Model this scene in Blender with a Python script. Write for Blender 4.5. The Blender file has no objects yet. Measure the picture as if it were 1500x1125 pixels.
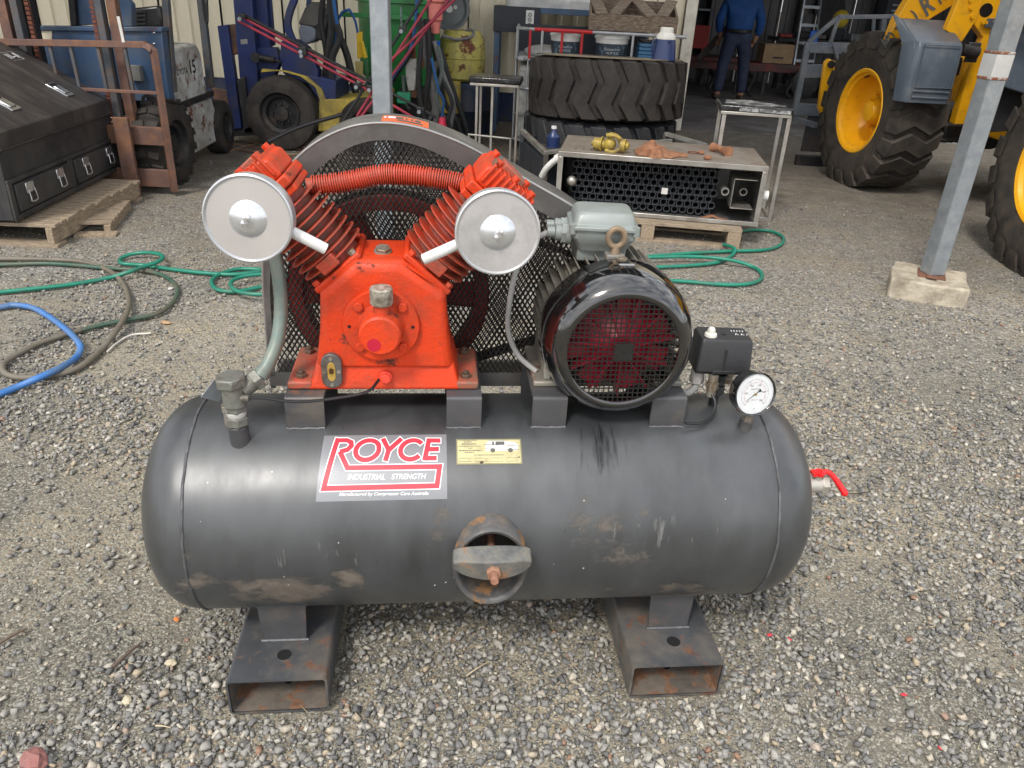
import bpy, bmesh, math, random
import numpy as np
from math import sin, cos, pi, radians as R
from mathutils import Vector, Matrix
random.seed(7); rng = np.random.default_rng(11)
S = bpy.context.scene; COL = S.collection
# ---------------------------------------------------------------- camera
CP, CR, CH = R(27.0), R(3.0), 1.5
fw = Vector((0, cos(CP), -sin(CP))); r0 = Vector((1, 0, 0)); u0 = Vector((0, sin(CP), cos(CP)))
rt = r0*cos(CR) + u0*sin(CR); up = u0*cos(CR) - r0*sin(CR)
cd = bpy.data.cameras.new('camera'); cam = bpy.data.objects.new('camera', cd); COL.objects.link(cam)
cd.sensor_width = 36.0; cd.lens = 36.0*1125/1500; cd.clip_start = 0.05; cd.clip_end = 500
mw = Matrix((rt, up, -fw)).transposed().to_4x4(); mw.translation = Vector((0, 0, CH)); cam.matrix_world = mw
S.camera = cam
# ---------------------------------------------------------------- sky, sun, exposure
SUN_EL, SUN_AZ = R(52), R(205)      # azimuth clockwise from +Y: behind the camera, a little to its left
W = bpy.data.worlds.new('World'); S.world = W; W.use_nodes = True
nt = W.node_tree; N = nt.nodes; Lk = nt.links; N.clear()
out = N.new('ShaderNodeOutputWorld'); bg = N.new('ShaderNodeBackground'); bg.inputs['Strength'].default_value = 0.13
sky = N.new('ShaderNodeTexSky'); sky.sky_type = 'NISHITA'; sky.sun_disc = False
sky.sun_elevation = SUN_EL; sky.sun_rotation = SUN_AZ; sky.dust_density = 3.0; sky.air_density = 1.0
tc = N.new('ShaderNodeTexCoord'); mp = N.new('ShaderNodeMapping'); mp.inputs['Scale'].default_value = (1, 1, 2.2)
cn = N.new('ShaderNodeTexNoise'); cn.inputs['Scale'].default_value = 2.6; cn.inputs['Detail'].default_value = 7; cn.inputs['Roughness'].default_value = .6
cr = N.new('ShaderNodeValToRGB'); cr.color_ramp.elements[0].position = .34; cr.color_ramp.elements[1].position = .52
cn2 = N.new('ShaderNodeTexNoise'); cn2.inputs['Scale'].default_value = 4.5; cn2.inputs['Detail'].default_value = 5
cc = N.new('ShaderNodeValToRGB'); cc.color_ramp.elements[0].position = .3; cc.color_ramp.elements[0].color = (5.2, 5.4, 5.9, 1)
cc.color_ramp.elements[1].position = .7; cc.color_ramp.elements[1].color = (10.5, 10.4, 10.3, 1)
mx = N.new('ShaderNodeMix'); mx.data_type = 'RGBA'
Lk.new(tc.outputs['Generated'], mp.inputs[0]); Lk.new(mp.outputs[0], cn.inputs['Vector']); Lk.new(mp.outputs[0], cn2.inputs['Vector'])
Lk.new(cn.outputs[0], cr.inputs[0]); Lk.new(cn2.outputs[0], cc.inputs[0])
Lk.new(cr.outputs[0], mx.inputs[0]); Lk.new(sky.outputs[0], mx.inputs[6]); Lk.new(cc.outputs[0], mx.inputs[7])
Lk.new(mx.outputs[2], bg.inputs['Color']); Lk.new(bg.outputs[0], out.inputs[0])
sd = bpy.data.lights.new('sun', 'SUN'); so = bpy.data.objects.new('sun', sd); COL.objects.link(so)
sd.energy = 1.5; sd.angle = R(11); sd.color = (1, .96, .9)
dv = Vector((sin(SUN_AZ)*cos(SUN_EL), cos(SUN_AZ)*cos(SUN_EL), sin(SUN_EL)))
so.rotation_euler = dv.to_track_quat('Z', 'Y').to_euler()
S.view_settings.view_transform = 'Standard'; S.view_settings.look = 'None'; S.view_settings.gamma = 1
S.view_settings.use_curve_mapping = False; S.view_settings.exposure = 0.80
S.render.engine = 'CYCLES'; S.cycles.max_bounces = 8; S.cycles.transparent_max_bounces = 24; S.cycles.use_denoising = True

# ---------------------------------------------------------------- survey helpers: photograph position + known height or distance -> place in the world (metres)
def _ray(x, y): return fw + rt*((x-750)/1125) - up*((y-562.5)/1125)
def G(x, y, z=0.0):
    d = _ray(x, y); return Vector((0, 0, CH)) + d*((z-CH)/d.z)
def PY(x, y, Y):
    d = _ray(x, y); return Vector((0, 0, CH)) + d*(Y/d.y)

# ---------------------------------------------------------------- materials
MATS = {}
def M(name, col, rough=.5, metal=0.0, var=.18, vs=6, dirt=None, dcov=.35, ds=5, bump=.1, bs=60, coat=0, spec=.5, rust=None, rcov=.3, rs=9, streak=None, dsoft=.12, rvar=.15, alpha=None, trans=0, emit=0):
    if name in MATS: return MATS[name]
    m = bpy.data.materials.new(name); m.use_nodes = True; MATS[name] = m
    t = m.node_tree; n = t.nodes; l = t.links; b = n['Principled BSDF']
    tc = n.new('ShaderNodeTexCoord'); v = tc.outputs['Object']
    if streak:
        mp = n.new('ShaderNodeMapping'); mp.inputs['Scale'].default_value = streak; l.new(v, mp.inputs[0]); vv = mp.outputs[0]
    else: vv = v
    def noise(s, det=4, vec=None, ro=.6):
        q = n.new('ShaderNodeTexNoise'); q.inputs['Scale'].default_value = s; q.inputs['Detail'].default_value = det
        q.inputs['Roughness'].default_value = ro; l.new(vec or vv, q.inputs['Vector']); return q.outputs[0]
    def ramp(src, a, c, ca=(0,0,0,1), cb=(1,1,1,1)):
        q = n.new('ShaderNodeValToRGB'); e = q.color_ramp.elements; e[0].position = max(0, a); e[1].position = min(1, c)
        e[0].color = ca; e[1].color = cb; l.new(src, q.inputs[0]); return q.outputs[0]
    def mix(f, a, c):
        q = n.new('ShaderNodeMix'); q.data_type = 'RGBA'; l.new(f, q.inputs[0])
        for s, w in ((6, a), (7, c)):
            if isinstance(w, tuple): q.inputs[s].default_value = (*w[:3], 1)
            else: l.new(w, q.inputs[s])
        return q.outputs[2]
    lo = tuple(c*(1-var) for c in col); hi = tuple(min(1, c*(1+var)) for c in col)
    nf = noise(vs, 6)
    c = ramp(nf, .3, .7, (*lo, 1), (*hi, 1))
    if dirt is not None:
        f = ramp(noise(ds, 8, ro=.65), 1-dcov-dsoft-.12, 1-dcov+dsoft-.12)
        c = mix(f, c, tuple(dirt))
    if rust is not None:
        f = ramp(noise(rs, 9, v, .7), .64-rcov*.4, .70-rcov*.4)
        rc = ramp(noise(rs*5, 4, v), .3, .7, (rust[0]*.5, rust[1]*.45, rust[2]*.45, 1), (*rust, 1))
        c = mix(f, c, rc)
        rr = ramp(f, 0, 1, (rough,)*3+(1,), (.85,)*3+(1,)); l.new(rr, b.inputs['Roughness'])
        if metal:
            mm = ramp(f, 0, 1, (metal,)*3+(1,), (0, 0, 0, 1)); l.new(mm, b.inputs['Metallic'])
    else:
        rr = ramp(noise(vs*2.3, 5), .3, .7, (max(.02, rough-rvar*rough),)*3+(1,), (min(1, rough+rvar*rough),)*3+(1,)); l.new(rr, b.inputs['Roughness'])
        b.inputs['Metallic'].default_value = metal
    l.new(c, b.inputs['Base Color'])
    b.inputs['Specular IOR Level'].default_value = spec
    b.inputs['Coat Weight'].default_value = coat; b.inputs['Coat Roughness'].default_value = .08
    if trans: b.inputs['Transmission Weight'].default_value = trans; b.inputs['IOR'].default_value = 1.45
    if emit:
        b.inputs['Emission Color'].default_value = (*col, 1); b.inputs['Emission Strength'].default_value = emit
    if bump:
        bp = n.new('ShaderNodeBump'); bp.inputs['Strength'].default_value = bump; bp.inputs['Distance'].default_value = .01
        l.new(noise(bs, 5, v), bp.inputs['Height']); l.new(bp.outputs[0], b.inputs['Normal'])
    return m

# ---------------------------------------------------------------- mesh builder
def cr_spline(P, k=6, closed=False):
    P = [Vector(p) for p in P]; n = len(P); o = []
    for i in range(n if closed else n-1):
        a = P[(i-1) % n] if (closed or i) else P[0]*2-P[1]; b = P[i]; c = P[(i+1) % n]
        d = P[(i+2) % n] if (closed or i < n-2) else P[-1]*2-P[-2]
        for j in range(k):
            t = j/k; o.append(.5*((2*b)+(c-a)*t+(2*a-5*b+4*c-d)*t*t+(3*b-a-3*c+d)*t**3))
    if not closed: o.append(P[-1])
    return o
def frame(z):
    z = Vector(z).normalized(); x = z.orthogonal().normalized(); return x, z.cross(x), z
class MB:
    def __init__(s): s.v = []; s.f = []
    def add(s, vs, fs):
        o = len(s.v); s.v += [tuple(p) for p in vs]; s.f += [tuple(i+o for i in q) for q in fs]; return s
    def bx(s, x0, x1, y0, y1, z0, z1, m=None):
        p = [Vector((x, y, z)) for z in (z0, z1) for y in (y0, y1) for x in (x0, x1)]
        if m is not None: p = [m @ q for q in p]
        return s.add(p, [(0,2,3,1),(4,5,7,6),(0,1,5,4),(2,6,7,3),(0,4,6,2),(1,3,7,5)])
    def bar(s, p, q, w, h, upv=(0,0,1)):
        p = Vector(p); q = Vector(q); z = (q-p).normalized(); x = z.cross(Vector(upv))
        if x.length < 1e-4: x = z.orthogonal()
        x.normalize(); y = x.cross(z)
        c = [p+x*a*w/2+y*b*h/2 for a, b in ((-1,-1),(1,-1),(1,1),(-1,1))]+[q+x*a*w/2+y*b*h/2 for a, b in ((-1,-1),(1,-1),(1,1),(-1,1))]
        return s.add(c, [(3,2,1,0),(4,5,6,7),(0,1,5,4),(1,2,6,5),(2,3,7,6),(3,0,4,7)])
    def cyl(s, p, q, r, n=14, r2=None, caps=True):
        p = Vector(p); q = Vector(q); x, y, z = frame(q-p); r2 = r if r2 is None else r2
        vs = [p+(x*cos(2*pi*i/n)+y*sin(2*pi*i/n))*r for i in range(n)]+[q+(x*cos(2*pi*i/n)+y*sin(2*pi*i/n))*r2 for i in range(n)]
        fs = [(i, (i+1) % n, n+(i+1) % n, n+i) for i in range(n)]
        if caps: fs += [tuple(range(n))[::-1], tuple(range(n, 2*n))]
        return s.add(vs, fs)
    def lathe(s, prof, o, ax, n=24, sx=None, cap=False, arc=None):
        # prof: (radius, distance along the axis)
        o = Vector(o); x, y, z = frame(ax)
        if sx is not None: x = Vector(sx).normalized(); y = z.cross(x)
        a0, a1 = arc or (0, 2*pi); cl = arc is None; m = n if cl else n+1
        vs = []
        for r, t in prof:
            for i in range(m):
                a = a0+(a1-a0)*i/n; vs.append(o+z*t+(x*cos(a)+y*sin(a))*r)
        fs = []
        for j in range(len(prof)-1):
            for i in range(n):
                k = (i+1) % m; fs.append((j*m+i, j*m+k, (j+1)*m+k, (j+1)*m+i))
        if cap: fs += [tuple(range(m))[::-1], tuple(range((len(prof)-1)*m, len(prof)*m))]
        return s.add(vs, fs)
    def tube(s, pts, r, n=8, k=6, closed=False, smooth=True, rf=None):
        P = cr_spline(pts, k, closed) if smooth else [Vector(p) for p in pts]
        m = len(P); T = []
        for i in range(m):
            a = P[i-1] if (i or closed) else P[0]; b = P[(i+1) % m] if (i < m-1 or closed) else P[-1]
            t = (b-a); T.append(t.normalized() if t.length > 1e-9 else Vector((0,0,1)))
        x = T[0].orthogonal().normalized(); vs = []
        for i in range(m):
            x = (x-T[i]*x.dot(T[i])).normalized(); y = T[i].cross(x); rr = rf(i/(m-1)) if rf else r
            vs += [P[i]+(x*cos(2*pi*j/n)+y*sin(2*pi*j/n))*rr for j in range(n)]
        fs = []
        for i in range(m if closed else m-1):
            q = (i+1) % m
            fs += [(i*n+j, i*n+(j+1) % n, q*n+(j+1) % n, q*n+j) for j in range(n)]
        if not closed: fs += [tuple(range(n))[::-1], tuple(range((m-1)*n, m*n))]
        return s.add(vs, fs)
    def prism(s, poly, f0, f1):
        # poly: 2-D outline, f0/f1: map (a,b)->3-D for the two ends
        n = len(poly); vs = [f0(*p) for p in poly]+[f1(*p) for p in poly]
        return s.add(vs, [tuple(range(n)), tuple(range(n, 2*n))[::-1]]+[(i, n+i, n+(i+1) % n, (i+1) % n) for i in range(n)])
    def py(s, poly, y0, y1, m=None):      # outline in x,z extruded along y
        m = m or Matrix.Identity(4)
        return s.prism(poly, lambda a, b: m @ Vector((a, y0, b)), lambda a, b: m @ Vector((a, y1, b)))
    def px(s, poly, x0, x1, m=None):      # outline in y,z extruded along x
        m = m or Matrix.Identity(4)
        return s.prism(poly, lambda a, b: m @ Vector((x0, a, b)), lambda a, b: m @ Vector((x1, a, b)))
    def pz(s, poly, z0, z1, m=None):
        m = m or Matrix.Identity(4)
        return s.prism(poly, lambda a, b: m @ Vector((a, b, z0)), lambda a, b: m @ Vector((a, b, z1)))
    def ball(s, c, r, n=12, k=8, sc=(1,1,1)):
        c = Vector(c); vs = [c+Vector((0,0,-r*sc[2]))]
        for j in range(1, k):
            b = -pi/2+pi*j/k
            vs += [c+Vector((r*cos(b)*cos(2*pi*i/n)*sc[0], r*cos(b)*sin(2*pi*i/n)*sc[1], r*sin(b)*sc[2])) for i in range(n)]
        vs.append(c+Vector((0,0,r*sc[2]))); fs = [(0, 1+(i+1) % n, 1+i) for i in range(n)]
        for j in range(k-2): fs += [(1+j*n+i, 1+j*n+(i+1) % n, 1+(j+1)*n+(i+1) % n, 1+(j+1)*n+i) for i in range(n)]
        t = len(vs)-1; fs += [(1+(k-2)*n+i, 1+(k-2)*n+(i+1) % n, t) for i in range(n)]
        return s.add(vs, fs)
    def hexn(s, c, ax, r, h): c = Vector(c); return s.cyl(c, c+Vector(ax).normalized()*h, r, 6)
    def mesh(s, name, smooth=35, fix=True):
        me = bpy.data.meshes.new(name); me.from_pydata(s.v, [], s.f)
        if fix:
            b = bmesh.new(); b.from_mesh(me); bmesh.ops.recalc_face_normals(b, faces=b.faces); b.to_mesh(me); b.free()
        if smooth:
            me.polygons.foreach_set('use_smooth', [True]*len(me.polygons)); me.set_sharp_from_angle(angle=R(smooth))
        return me
    def o(s, name, mat, parent=None, bev=0, smooth=35, seg=2, **k):
        me = s.mesh(name, smooth); ob = bpy.data.objects.new(name, me); COL.objects.link(ob)
        me.materials.append(mat); ob.parent = parent
        if bev:
            bm = ob.modifiers.new('bevel', 'BEVEL'); bm.width = bev; bm.segments = seg; bm.limit_method = 'ANGLE'; bm.angle_limit = R(40)
        for a, b in k.items(): ob[a] = b
        return ob
def inst(src, parent, loc=(0,0,0), rot=(0,0,0), mat=None):
    c = src.copy(); COL.objects.link(c); c.parent = parent; c.location = loc; c.rotation_euler = rot; return c
def thing(name, label, cat, loc=(0,0,0), rz=0, group=None):
    o = bpy.data.objects.new(name, None); COL.objects.link(o); o.empty_display_size = .1
    o.location = loc; o.rotation_euler = (0, 0, rz); o['label'] = label; o['category'] = cat
    if group: o['group'] = group
    return o
def tag(o, label, cat, group=None):
    o['label'] = label; o['category'] = cat
    if group: o['group'] = group
    return o
def struct(o, kind='structure'): o['kind'] = kind; return o
def copy_thing(root, loc, rz, label):
    r = root.copy(); COL.objects.link(r); r.location = loc; r.rotation_euler = (0, 0, rz); r['label'] = label
    for ch in list(root.children):
        c = ch.copy(); COL.objects.link(c); c.parent = r
        for g in list(ch.children):
            d = g.copy(); COL.objects.link(d); d.parent = c
    return r
def text2d(txt, shear=0, bold=0, res=3):
    cu = bpy.data.curves.new('t', 'FONT'); cu.body = txt; cu.shear = shear; cu.offset = bold; cu.resolution_u = res
    ob = bpy.data.objects.new('t', cu); COL.objects.link(ob); dg = bpy.context.evaluated_depsgraph_get()
    me = bpy.data.meshes.new_from_object(ob.evaluated_get(dg)); vs = [v.co.copy() for v in me.vertices]; fs = [tuple(p.vertices) for p in me.polygons]
    bpy.data.objects.remove(ob); bpy.data.curves.remove(cu); bpy.data.meshes.remove(me)
    x0 = min(v.x for v in vs); x1 = max(v.x for v in vs); y0 = min(v.y for v in vs); y1 = max(v.y for v in vs)
    return [((v.x-x0)/(x1-x0), (v.y-y0)/(y1-y0)) for v in vs], fs
def put_text(mb, txt, fn, shear=0, bold=0):
    vs, fs = text2d(txt, shear, bold); mb.add([fn(u, v) for u, v in vs], fs); return mb
# ================================================================ THE SETTING
def vnoise(x, y, s, seed=0):
    x = x*s+seed*17.3; y = y*s+seed*9.1
    xi = np.floor(x); yi = np.floor(y); fx = x-xi; fy = y-yi; fx = fx*fx*(3-2*fx); fy = fy*fy*(3-2*fy)
    h = lambda a, b: np.modf(np.abs(np.sin(a*127.1+b*311.7+seed*7.7)*43758.5453))[0]
    return (h(xi, yi)*(1-fx)+h(xi+1, yi)*fx)*(1-fy)+(h(xi, yi+1)*(1-fx)+h(xi+1, yi+1)*fx)*fy
def fbm(x, y, s, seed=0, o=4):
    r = 0; a = .5
    for i in range(o): r = r+a*vnoise(x, y, s*2**i, seed+i); a *= .5
    return r/(1-.5**o)
def gh(x, y):      # ground height: nearly flat, a few millimetres of unevenness
    return (fbm(x, y, 1.3, 3)-.5)*.010

gm = bpy.data.materials.new('packed_dirt'); gm.use_nodes = True
t = gm.node_tree; n = t.nodes; l = t.links; b = n['Principled BSDF']; b.inputs['Roughness'].default_value = .93; b.inputs['Specular IOR Level'].default_value = .25
tcn = n.new('ShaderNodeTexCoord'); v = tcn.outputs['Object']
def _n(s, d=5, ro=.6):
    q = n.new('ShaderNodeTexNoise'); q.inputs['Scale'].default_value = s; q.inputs['Detail'].default_value = d; q.inputs['Roughness'].default_value = ro; l.new(v, q.inputs['Vector']); return q.outputs[0]
def _r(src, st):
    q = n.new('ShaderNodeValToRGB'); e = q.color_ramp.elements
    while len(e) < len(st): e.new(.5)
    for i, (p, c) in enumerate(st): e[i].position = p; e[i].color = (*c, 1) if isinstance(c, tuple) else (c, c, c, 1)
    l.new(src, q.inputs[0]); return q.outputs[0]
def _m(f, a, c, bt='MIX'):
    q = n.new('ShaderNodeMix'); q.data_type = 'RGBA'; q.blend_type = bt
    for s_, w in ((0, f), (6, a), (7, c)):
        if isinstance(w, (tuple, float, int)): q.inputs[s_].default_value = w if s_ == 0 else (*w, 1)
        else: l.new(w, q.inputs[s_])
    return q.outputs[2]
base = _r(_n(1.1, 7, .62), [(.3, (.11, .099, .082)), (.43, (.165, .147, .118)), (.51, (.27, .226, .163)), (.62, (.40, .33, .225))])
def _vor(s):
    q = n.new('ShaderNodeTexVoronoi'); q.inputs['Scale'].default_value = s; l.new(v, q.inputs['Vector'])
    sp = n.new('ShaderNodeSeparateColor'); l.new(q.outputs['Color'], sp.inputs[0]); return q.outputs['Distance'], sp.outputs[0], sp.outputs[1]
d1, c1, e1 = _vor(75); d2, c2, e2 = _vor(190)
st1 = _r(c1, [(0, (.13, .127, .12)), (.4, (.22, .212, .195)), (.75, (.31, .295, .265)), (1, (.44, .41, .36))])
st2 = _r(c2, [(0, (.095, .092, .078)), (.5, (.20, .19, .155)), (1, (.35, .335, .275))])
k2 = _r(e2, [(.35, 0.0), (.45, 1.0)]); c = _m(k2, base, st2)
cover = _r(_n(2.3, 5), [(.38, 0.15), (.6, 0.8)])
k1 = n.new('ShaderNodeMath'); k1.operation = 'LESS_THAN'; l.new(e1, k1.inputs[0]); l.new(cover, k1.inputs[1])
fy = n.new('ShaderNodeMapRange'); sx0 = n.new('ShaderNodeSeparateXYZ'); l.new(v, sx0.inputs[0]); l.new(sx0.outputs[1], fy.inputs['Value']); fy.inputs['From Min'].default_value = 2.6; fy.inputs['From Max'].default_value = 4.0; k3 = n.new('ShaderNodeMath'); k3.operation = 'MULTIPLY'; l.new(k1.outputs[0], k3.inputs[0]); l.new(fy.outputs[0], k3.inputs[1])
c = _m(k3.outputs[0], c, st1)
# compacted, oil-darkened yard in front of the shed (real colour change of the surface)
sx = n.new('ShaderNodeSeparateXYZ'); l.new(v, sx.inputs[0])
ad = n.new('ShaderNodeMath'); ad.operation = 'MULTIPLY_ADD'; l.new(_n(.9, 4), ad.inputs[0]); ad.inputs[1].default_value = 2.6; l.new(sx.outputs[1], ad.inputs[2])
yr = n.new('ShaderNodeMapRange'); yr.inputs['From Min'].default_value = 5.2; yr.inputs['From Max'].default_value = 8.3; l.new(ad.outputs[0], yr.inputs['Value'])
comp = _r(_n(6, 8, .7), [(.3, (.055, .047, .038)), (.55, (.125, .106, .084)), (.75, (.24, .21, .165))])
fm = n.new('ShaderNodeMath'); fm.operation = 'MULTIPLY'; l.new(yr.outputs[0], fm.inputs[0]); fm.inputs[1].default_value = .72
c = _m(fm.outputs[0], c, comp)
# thin grass in a few places
g = n.new('ShaderNodeMath'); g.operation = 'MULTIPLY'; l.new(_r(_n(.75, 3), [(.64, 0.0), (.74, .5)]), g.inputs[0]); l.new(_r(_n(60, 3), [(.5, 0.0), (.62, 1.0)]), g.inputs[1])
c = _m(g.outputs[0], c, (.07, .09, .03))
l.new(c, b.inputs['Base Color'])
hs = n.new('ShaderNodeMath'); hs.operation = 'MULTIPLY_ADD'; l.new(d1, hs.inputs[0]); hs.inputs[1].default_value = -.8; l.new(_n(35, 6, .7), hs.inputs[2])
hs2 = n.new('ShaderNodeMath'); hs2.operation = 'MULTIPLY_ADD'; l.new(d2, hs2.inputs[0]); hs2.inputs[1].default_value = -.4; l.new(hs.outputs[0], hs2.inputs[2])
bp = n.new('ShaderNodeBump'); bp.inputs['Strength'].default_value = .8; bp.inputs['Distance'].default_value = .008; l.new(hs2.outputs[0], bp.inputs['Height']); l.new(bp.outputs[0], b.inputs['Normal'])

nx, ny = 150, 150
gx = np.concatenate([[-150, -60, -25], np.linspace(-11, 11, nx), [25, 60, 150]]); gy = np.concatenate([[-150, -60, -15], np.linspace(-3, 10.55, ny)])
XX, YY = np.meshgrid(gx, gy); ZZ = gh(XX, YY)
vs = np.stack([XX, YY, ZZ], -1).reshape(-1, 3); w = len(gx)
fs = [(j*w+i, j*w+i+1, (j+1)*w+i+1, (j+1)*w+i) for j in range(len(gy)-1) for i in range(w-1)]
mb = MB(); mb.v = [tuple(p) for p in vs]; mb.f = fs
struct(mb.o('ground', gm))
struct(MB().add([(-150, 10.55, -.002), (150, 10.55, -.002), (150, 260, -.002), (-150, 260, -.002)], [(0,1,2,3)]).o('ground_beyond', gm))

# ---- loose gravel: every stone a small faceted solid
def rock_batch(P, size, tone, sub):
    if sub:
        pass
        bv = np.array([(-1,-1,-1),(1,-1,-1),(1,1,-1),(-1,1,-1),(-.8,-.8,1),(.8,-.8,1),(.8,.8,1),(-.8,.8,1)], float)*.68
        bf = np.array([(0,2,1),(0,3,2),(4,5,6),(4,6,7),(0,1,5),(0,5,4),(1,2,6),(1,6,5),(2,3,7),(2,7,6),(3,0,4),(3,4,7)])
    else:
        bv = np.array([(1,0,0),(-.9,.3,0),(0,1,.1),(.1,-1,0),(0,.1,1),(0,0,-.6),(.6,.6,.5)], float)
        bf = np.array([(0,6,4),(6,2,4),(2,1,4),(1,3,4),(3,0,4),(0,2,6),(0,5,2),(2,5,1),(1,5,3),(3,5,0)])
    k = len(P); nv = len(bv)
    V = bv[None]*(1+rng.uniform(-.42, .30, (k, nv, 1)))+rng.uniform(-.22, .22, (k, nv, 3))
    an = np.stack([rng.uniform(.8, 1.35, k), rng.uniform(.6, 1.0, k), rng.uniform(.4, .75, k)], -1)
    V = V*an[:, None, :]*(size/2)[:, None, None]
    def rot(V, a, i, j):
        c, s_ = np.cos(a)[:, None], np.sin(a)[:, None]; A = V[..., i].copy(); V[..., i] = c*A-s_*V[..., j]; V[..., j] = s_*A+c*V[..., j]
    rot(V, rng.normal(0, .5, k), 1, 2); rot(V, rng.normal(0, .5, k), 0, 2); rot(V, rng.uniform(0, 2*pi, k), 0, 1)
    V += P[:, None, :]
    F = bf[None]+(np.arange(k)*nv)[:, None, None]
    return V.reshape(-1, 3), F.reshape(-1, 3), np.repeat(tone, len(bf))
def spread(nn, y0, y1, pw, exy=.7):
    u = rng.uniform(0, 1, nn); y = y0+(y1-y0)*u**pw; hw = (y*.78+.45)+exy
    return rng.uniform(-1, 1, nn)*hw, y
def gravel():
    VV = []; FF = []; TT = []; off = 0
    for (nn, y0, y1, pw, s0, s1, sub) in ((118000, .66, 4.4, 1.25, .007, .027, 1), (1500, .66, 4.5, 1.0, .022, .034, 1), (52000, .66, 3.6, 1.1, .005, .011, 0), (62000, 2.4, 7.2, 1.1, .008, .021, 0), (9000, 5.4, 12.0, 1.0, .012, .03, 0)):
        x, y = spread(nn, y0, y1, pw)
        dn = fbm(x, y, 1.15, 21)*.68+fbm(x, y, 5.0, 5)*.32
        keep = rng.uniform(0, 1, nn) < np.clip((dn-.43)*10, .16, 1)*np.where(y > 4.2, np.clip(1-(y-4.2)/3.2, .12, 1), 1)*(y < 10.2)
        keep &= rng.uniform(0, 1, nn) < np.clip((y1-y)/(1.9 if y1 < 5 else 1.5), 0, 1)
        cx_, sx_ = cos(R(6.5)), sin(R(6.5)); lx = x*cx_+y*sx_; ly = -x*sx_+y*cx_-1.55
        keep &= ~((np.abs(ly) < .30) & (((lx > -.48) & (lx < -.225)) | ((lx > .45) & (lx < .70))))
        x = x[keep]; y = y[keep]; k = len(x)
        sz = s0+(s1-s0)*rng.uniform(0, 1, k)**1.9
        z = gh(x, y)+sz*rng.uniform(.05, .38, k)
        tn = rng.uniform(0, 1, k)
        V, F, T = rock_batch(np.stack([x, y, z], -1), sz, tn, sub)
        VV.append(V); FF.append(F+off); TT.append(T); off += len(V)
    V = np.concatenate(VV); F = np.concatenate(FF).astype(np.int32); T = np.concatenate(TT).astype(np.float32)
    me = bpy.data.meshes.new('gravel'); me.vertices.add(len(V)); me.vertices.foreach_set('co', V.astype(np.float32).ravel())
    me.loops.add(F.size); me.loops.foreach_set('vertex_index', F.ravel()); me.polygons.add(len(F))
    me.polygons.foreach_set('loop_start', np.arange(0, F.size, 3, dtype=np.int32)); me.update(calc_edges=True)
    at = me.attributes.new('tone', 'FLOAT', 'FACE'); at.data.foreach_set('value', T)
    m = bpy.data.materials.new('gravel_stone'); m.use_nodes = True; t = m.node_tree; nn_ = t.nodes; ll = t.links
    a = nn_.new('ShaderNodeAttribute'); a.attribute_name = 'tone'; q = nn_.new('ShaderNodeValToRGB'); e = q.color_ramp.elements
    stops = [(0, (.11, .108, .105)), (.22, (.18, .176, .167)), (.5, (.25, .242, .222)), (.72, (.32, .305, .27)), (.88, (.38, .355, .30)), (.94, (.36, .295, .205)), (.975, (.52, .50, .44)), (.99, (.26, .16, .11))]
    while len(e) < len(stops): e.new(.5)
    for i, (p, c) in enumerate(stops): e[i].position = p; e[i].color = (*c, 1)
    ns = nn_.new('ShaderNodeTexNoise'); ns.inputs['Scale'].default_value = 220; ns.inputs['Detail'].default_value = 3
    tcx = nn_.new('ShaderNodeTexCoord'); ll.new(tcx.outputs['Object'], ns.inputs['Vector'])
    mxx = nn_.new('ShaderNodeMix'); mxx.data_type = 'RGBA'; mxx.blend_type = 'OVERLAY'; mxx.inputs[0].default_value = .55
    ll.new(a.outputs['Fac'], q.inputs[0]); ll.new(q.outputs[0], mxx.inputs[6]); ll.new(ns.outputs[0], mxx.inputs[7]); ll.new(mxx.outputs[2], nn_['Principled BSDF'].inputs['Base Color'])
    nn_['Principled BSDF'].inputs['Roughness'].default_value = .85; nn_['Principled BSDF'].inputs['Specular IOR Level'].default_value = .3
    me.materials.append(m); ob = bpy.data.objects.new('gravel', me); COL.objects.link(ob); ob['kind'] = 'stuff'; tag(ob, 'loose grey crushed stone gravel lying over the yard dirt', 'gravel')
gravel()

# ---- shed: cream ribbed wall, blue base, dark workshop behind an open bay
WY = 10.4
m_cream = M('cream_cladding', (.74, .67, .50), .55, 0, .06, 1.5, dirt=(.45, .39, .28), dcov=.16, ds=2.2, bump=.05, bs=30, streak=(3, 3, .5))
m_blue_base = M('blue_base_paint', (.016, .03, .085), .6, dirt=(.07, .06, .05), dcov=.3)
m_grey_clad = M('grey_cladding', (.085, .088, .095), .5, .2, .1, 2, dirt=(.10, .09, .08), dcov=.3)
m_steel_dk = M('dark_steel', (.05, .055, .062), .55, .3, .2, 4, dirt=(.09, .07, .055), dcov=.3)
m_conc = M('shop_concrete', (.17, .165, .155), .8, 0, .2, 1.2, dirt=(.08, .07, .062), dcov=.4, ds=1.5, bump=.15, bs=25)
m_fl = struct(MB().bx(-12, 12, 10.5, 19, -.12, .012).o('shop_floor', m_conc, bev=.006))
def rib_profile(x0, x1, pitch=.19, h=.026, s=1):
    pts = []; x = x0
    while x < x1-1e-6:
        for dx, z in ((0, 0), (.118, 0), (.134, h), (.174, h), (.19, 0)):
            X = x+dx*pitch/.19
            if X <= x1+1e-6: pts.append((X, z*s))
        x += pitch
    out = [pts[0]]
    for p in pts[1:]:
        if p[0]-out[-1][0] > 1e-5: out.append(p)
    return out
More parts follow.
